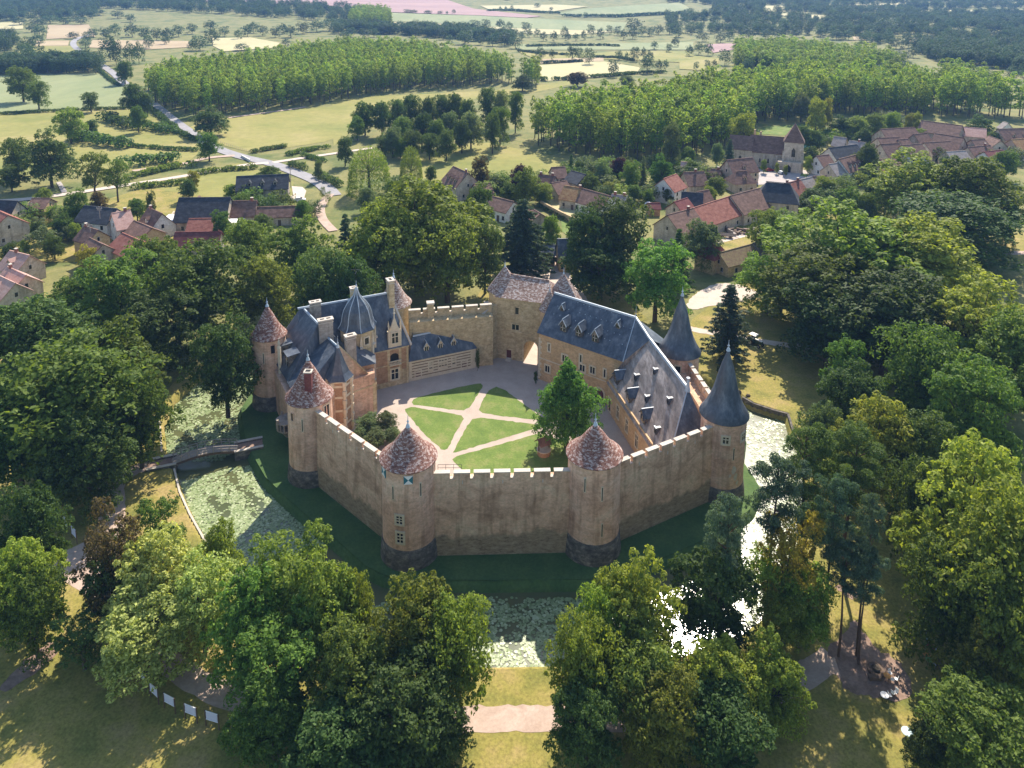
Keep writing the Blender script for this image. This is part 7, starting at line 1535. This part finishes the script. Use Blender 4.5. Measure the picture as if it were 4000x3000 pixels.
# ---- person
def person(P,rz):
    def skin(name,vs,es,rad,m,par=None,sub=2):
        me=bpy.data.meshes.new(name); me.from_pydata(vs,es,[]); o=bpy.data.objects.new(name,me); COL.objects.link(o); o.modifiers.new('skin','SKIN'); 
        if not me.skin_vertices:
            bpy.context.view_layer.objects.active=o; bpy.ops.mesh.customdata_skin_add() if hasattr(bpy.ops.mesh,'customdata_skin_add') else None
        for i,sv in enumerate(me.skin_vertices[0].data): sv.radius=(rad[i] if isinstance(rad[i],tuple) else (rad[i],rad[i])); 
        me.skin_vertices[0].data[0].use_root=True; ss=o.modifiers.new('sub','SUBSURF'); ss.levels=sub; ss.render_levels=sub; me.materials.append(M[m]); o.parent=par; return o
    v=[(0,0,.95),(0,0,1.12),(0,.01,1.3),(0,.0,1.4),(0,0,1.46),(0,0,1.58)]; e=[(0,1),(1,2),(2,3),(3,4),(4,5)]; r=[(.14,.10),(.12,.085),(.15,.10),(.07,.07),(.05,.05),(.085,.10)]
    for s in (-1,1):
        k=len(v); v+=[(s*.09,0,.88),(s*.10,.02,.5),(s*.10,.0,.09),(s*.11,-.13,.04)]; e+=[(0,k),(k,k+1),(k+1,k+2),(k+2,k+3)]; r+=[.085,.055,.036,.03]
        k=len(v); v+=[(s*.17,0,1.36),(s*.23,.02,1.1),(s*.20,-.1,.88),(s*.195,-.15,.80)]; e+=[(2,k),(k,k+1),(k+1,k+2),(k+2,k+3)]; r+=[.05,.037,.026,(.028,.016)]
        for j in range(4):
            q=len(v); v+=[(s*(.175+.012*j),-.175-.005*j,.755),(s*(.17+.012*j),-.17,.715-.004*j)]; e+=[(k+3,q),(q,q+1)]; r+=[.009,.008]
        q=len(v); v+=[(s*.165,-.17,.80),(s*.155,-.19,.765)]; e+=[(k+3,q),(q,q+1)]; r+=[.010,.009]
    body=skin('person',v,e,r,'skin'); tag(body,'person with long dark hair, white top and dark trousers standing on the gravel circle','person')
    top=skin('white_top',[(0,0,.98),(0,0,1.14),(0,.01,1.3),(0,0,1.4),(-.17,0,1.355),(-.2,.01,1.22),(.17,0,1.355),(.2,.01,1.22)],[(0,1),(1,2),(2,3),(2,4),(4,5),(2,6),(6,7)],[(.155,.12),(.135,.10),(.165,.115),.07,.062,.052,.062,.052],'whitepaint',body)
    tr=skin('trousers',[(0,0,.96),(-.09,0,.87),(-.10,.02,.5),(-.10,0,.14),(.09,0,.87),(.10,.02,.5),(.10,0,.14)],[(0,1),(1,2),(2,3),(0,4),(4,5),(5,6)],[(.155,.115),.096,.064,.045,.096,.064,.045],'panelblack',body)
    hair=skin('hair',[(0,.03,1.63),(0,.07,1.5),(0,.09,1.3)],[(0,1),(1,2)],[(.095,.09),(.10,.06),(.08,.035)],'hair',body)
    body.location=P; body.rotation_euler=(0,0,rz)
try: person(G(192.5,1196),.6)
except Exception as ex: print('PERSON FAIL',ex)
# utility poles
def pole(x,y,h,label,f=Z5,lean=0):
    P=G(*f(x,y)); r=thing('utility_pole',label,'pole','utility poles'); MB().tube((0,0,0),(lean,0,h),.16,.1,8).build('post','greywood',r); b=MB(); b.hexa((lean-.9,-.06,h-.6),(1.8,0,0),(0,.12,0),(0,0,.12)); b.hexa((lean-.7,-.06,h-1.1),(1.4,0,0),(0,.12,0),(0,0,.1)); b.build('crossbar','greywood',r)
    for s in (-.7,0,.7): MB().tube((lean+s,0,h-.48),(lean+s,0,h-.3),.05,.05,6).build('insulator','whitepaint',r)
    r.location=P
pole(660,1540,10,'utility pole with many insulators in front of the white house'); pole(622,1650,9.5,'leaning utility pole above the park trees',lean=-1.2); pole(1885,1215,8,'utility pole at the corner of the grey house with three dormers'); pole(205,1440,7,'pole beside the ochre cottage')
P=G(*Z6(1990,1350)); tag(MB().lathe((P.x,P.y),[(1.5,0),(1.5,1.4),(1.1,2.1),(.4,2.4)],16).build('water_tank','whitepaint',None,True),'rounded white tank beside the dark red garden shed','tank')
P=G(*Z6(1437,1605),3.2); tag(MB().hexa((P.x-.5,P.y-.6,.8),(1.,0,0),(0,.06,0),(0,0,3.2)).build('banner','banner'),'tall red banner hanging at the slate roofed gate lodge','banner')
# boat-shaped pools and planters: garden pool
P=G(*Z7(780,948)); tag(MB().lathe((P.x,P.y),[(4,.0),(4,.5),(3.8,.5),(3.8,.4)],20).build('garden_pool','pool'),'round turquoise garden pool beside the church','pool')
# entrance footbridge rails north of the gate
r=thing('gate_railing','pair of dark iron railings on the bridge before the gate lodge','railing'); b=MB()
for x,y in ((1178,566),(1208,566)):
    p=G(x,y); q=G(x-4 if x<1190 else x+3,y-14)
    for k in range(6): c=p.lerp(q,k/5); b.tube(c,c+Vector((0,0,1.1)),.05,.05,5)
    b.tube(p+Vector((0,0,1.1)),q+Vector((0,0,1.1)),.05,.05,5)
b.build('rail','iron',r)
# field gate fences near the road
b=MB(); prv=None
for i in range(16):
    p=G(*Z5(1430+i*13,930+i*4.2)); b.tube(p,p+Vector((0,0,1.2)),.09,.07,5)
    if prv is not None: b.tube(prv+Vector((0,0,1.)),p+Vector((0,0,1.)),.03,.03,4)
    prv=p
tag(b.build('post_fence','greywood'),'post and wire fence along the mown meadow by the road','fence')
# parapet of the road bridge and lock
wall_line('bridge_parapet','white road bridge parapet where the farm track meets the road',[(1565,1020),(1620,1050)],1.1,.4,'white',Z5)
sheet('concrete_slab',z(Z5,(365,1185),(395,1180),(435,1245),(400,1252)),'square',.07)
for i,(x,y) in enumerate(((1597,848),(1616,856))):
    P=G(x,y); b=MB().lathe((0,0),[(.5,0),(.42,.3),(.2,.42)],9,jit=.12).build('tree_stump','bark'); tag(b,('left' if i==0 else 'right')+' of two small stumps on the lawn by the right pond','stump').location=P
# moat bank retaining wall right
wb=MB(); pts=[(1604,858),(1629,872),(1671,886),(1702,894),(1708,912),(1716,940),(1731,958)]
PP=[G(*p) for p in pts]
for p,q in zip(PP[:-1],PP[1:]):
    d=q-p; n=Vector((-d.y,d.x,0)).normalized(); wb.hexa(p-n*.2+Vector((0,0,-2)),d,n*.4,(0,0,2.1))
tag(wb.build('bank_wall','darkstone'),'low dark stone retaining wall along the right pond','retaining wall')
wb=MB(); PP=[G(*p) for p in [(345,910),(349,975)]]+[None]+[G(*p) for p in [(376,1012),(388,1062),(410,1110),(440,1163),(475,1213)]]
for p,q in zip(PP[:-1],PP[1:]):
    if p is None or q is None: continue
    d=q-p; n=Vector((-d.y,d.x,0)).normalized(); wb.hexa(p-n*.15+Vector((0,0,-2)),d,n*.3,(0,0,2.06))
tag(wb.build('bank_wall','cap'),'pale stone edging along the left shore of the lily basin','retaining wall')
# ------------------------------------------------------------------ haze, light, camera
SE=R(45); SD=Vector((.28,.96,0)).normalized()*math.cos(SE)+Vector((0,0,math.sin(SE)))   # towards the sun
w=bpy.data.worlds.new('World'); S.world=w; w.use_nodes=True; nt=w.node_tree; bg=nt.nodes['Background']
sk=nt.nodes.new('ShaderNodeTexSky'); sk.sky_type='NISHITA'; sk.sun_disc=False; sk.sun_elevation=SE; sk.sun_rotation=math.atan2(.28,.96); sk.air_density=1; sk.dust_density=.6; sk.ozone_density=1.
nt.links.new(sk.outputs[0],bg.inputs[0]); bg.inputs[1].default_value=SKY
sl=bpy.data.lights.new('sun','SUN'); sl.energy=SUN; sl.angle=R(.5); sl.color=(1,.90,.78); so=bpy.data.objects.new('sun',sl); COL.objects.link(so); so.rotation_euler=(-SD).to_track_quat('-Z','Y').to_euler()
if HAZE:
    hz=MB().hexa((-2700,-70,-4),(5400,0,0),(0,4500,0),(0,0,112)); me=bpy.data.meshes.new('haze'); me.from_pydata(hz.v,[],hz.f); o=bpy.data.objects.new('haze',me); COL.objects.link(o); o['kind']='stuff'
    m=bpy.data.materials.new('haze'); m.use_nodes=True; m.node_tree.nodes.clear(); pv=m.node_tree.nodes.new('ShaderNodeVolumePrincipled'); mo=m.node_tree.nodes.new('ShaderNodeOutputMaterial'); m.node_tree.links.new(pv.outputs[0],mo.inputs['Volume']); pv.inputs['Density'].default_value=HAZE; pv.inputs['Color'].default_value=(.28,.52,1,1); pv.inputs['Anisotropy'].default_value=.1; me.materials.append(m)
cd=bpy.data.cameras.new('camera'); cam=bpy.data.objects.new('camera',cd); COL.objects.link(cam); S.camera=cam
cd.sensor_fit='HORIZONTAL'; cd.sensor_width=36; cd.lens=36*F/2212; cd.shift_y=-(829.5-P0[1])/2212; cd.shift_x=0; cd.clip_start=.5; cd.clip_end=9000
cam.location=(0,0,H); 
from mathutils import Matrix
fw=Vector((0,CP,-SP)); up0=Vector((0,SP,CP)); rt=Vector((1,0,0))
right=rt*CR-up0*(-SR)*1.0; right=rt*CR+up0*SR; upv=-rt*SR+up0*CR
cam.matrix_world=Matrix(((right.x,upv.x,-fw.x,0),(right.y,upv.y,-fw.y,0),(right.z,upv.z,-fw.z,H),(0,0,0,1)))
S.view_settings.view_transform='Standard'; S.view_settings.look='None'; S.view_settings.exposure=EXPO; S.view_settings.gamma=1
c=S.cycles; c.max_bounces=6; c.diffuse_bounces=3; c.glossy_bounces=2; c.transmission_bounces=3; c.transparent_max_bounces=4; c.volume_bounces=1; c.use_denoising=True; c.sample_clamp_indirect=6
try: c.volume_step_rate=4
except Exception: pass
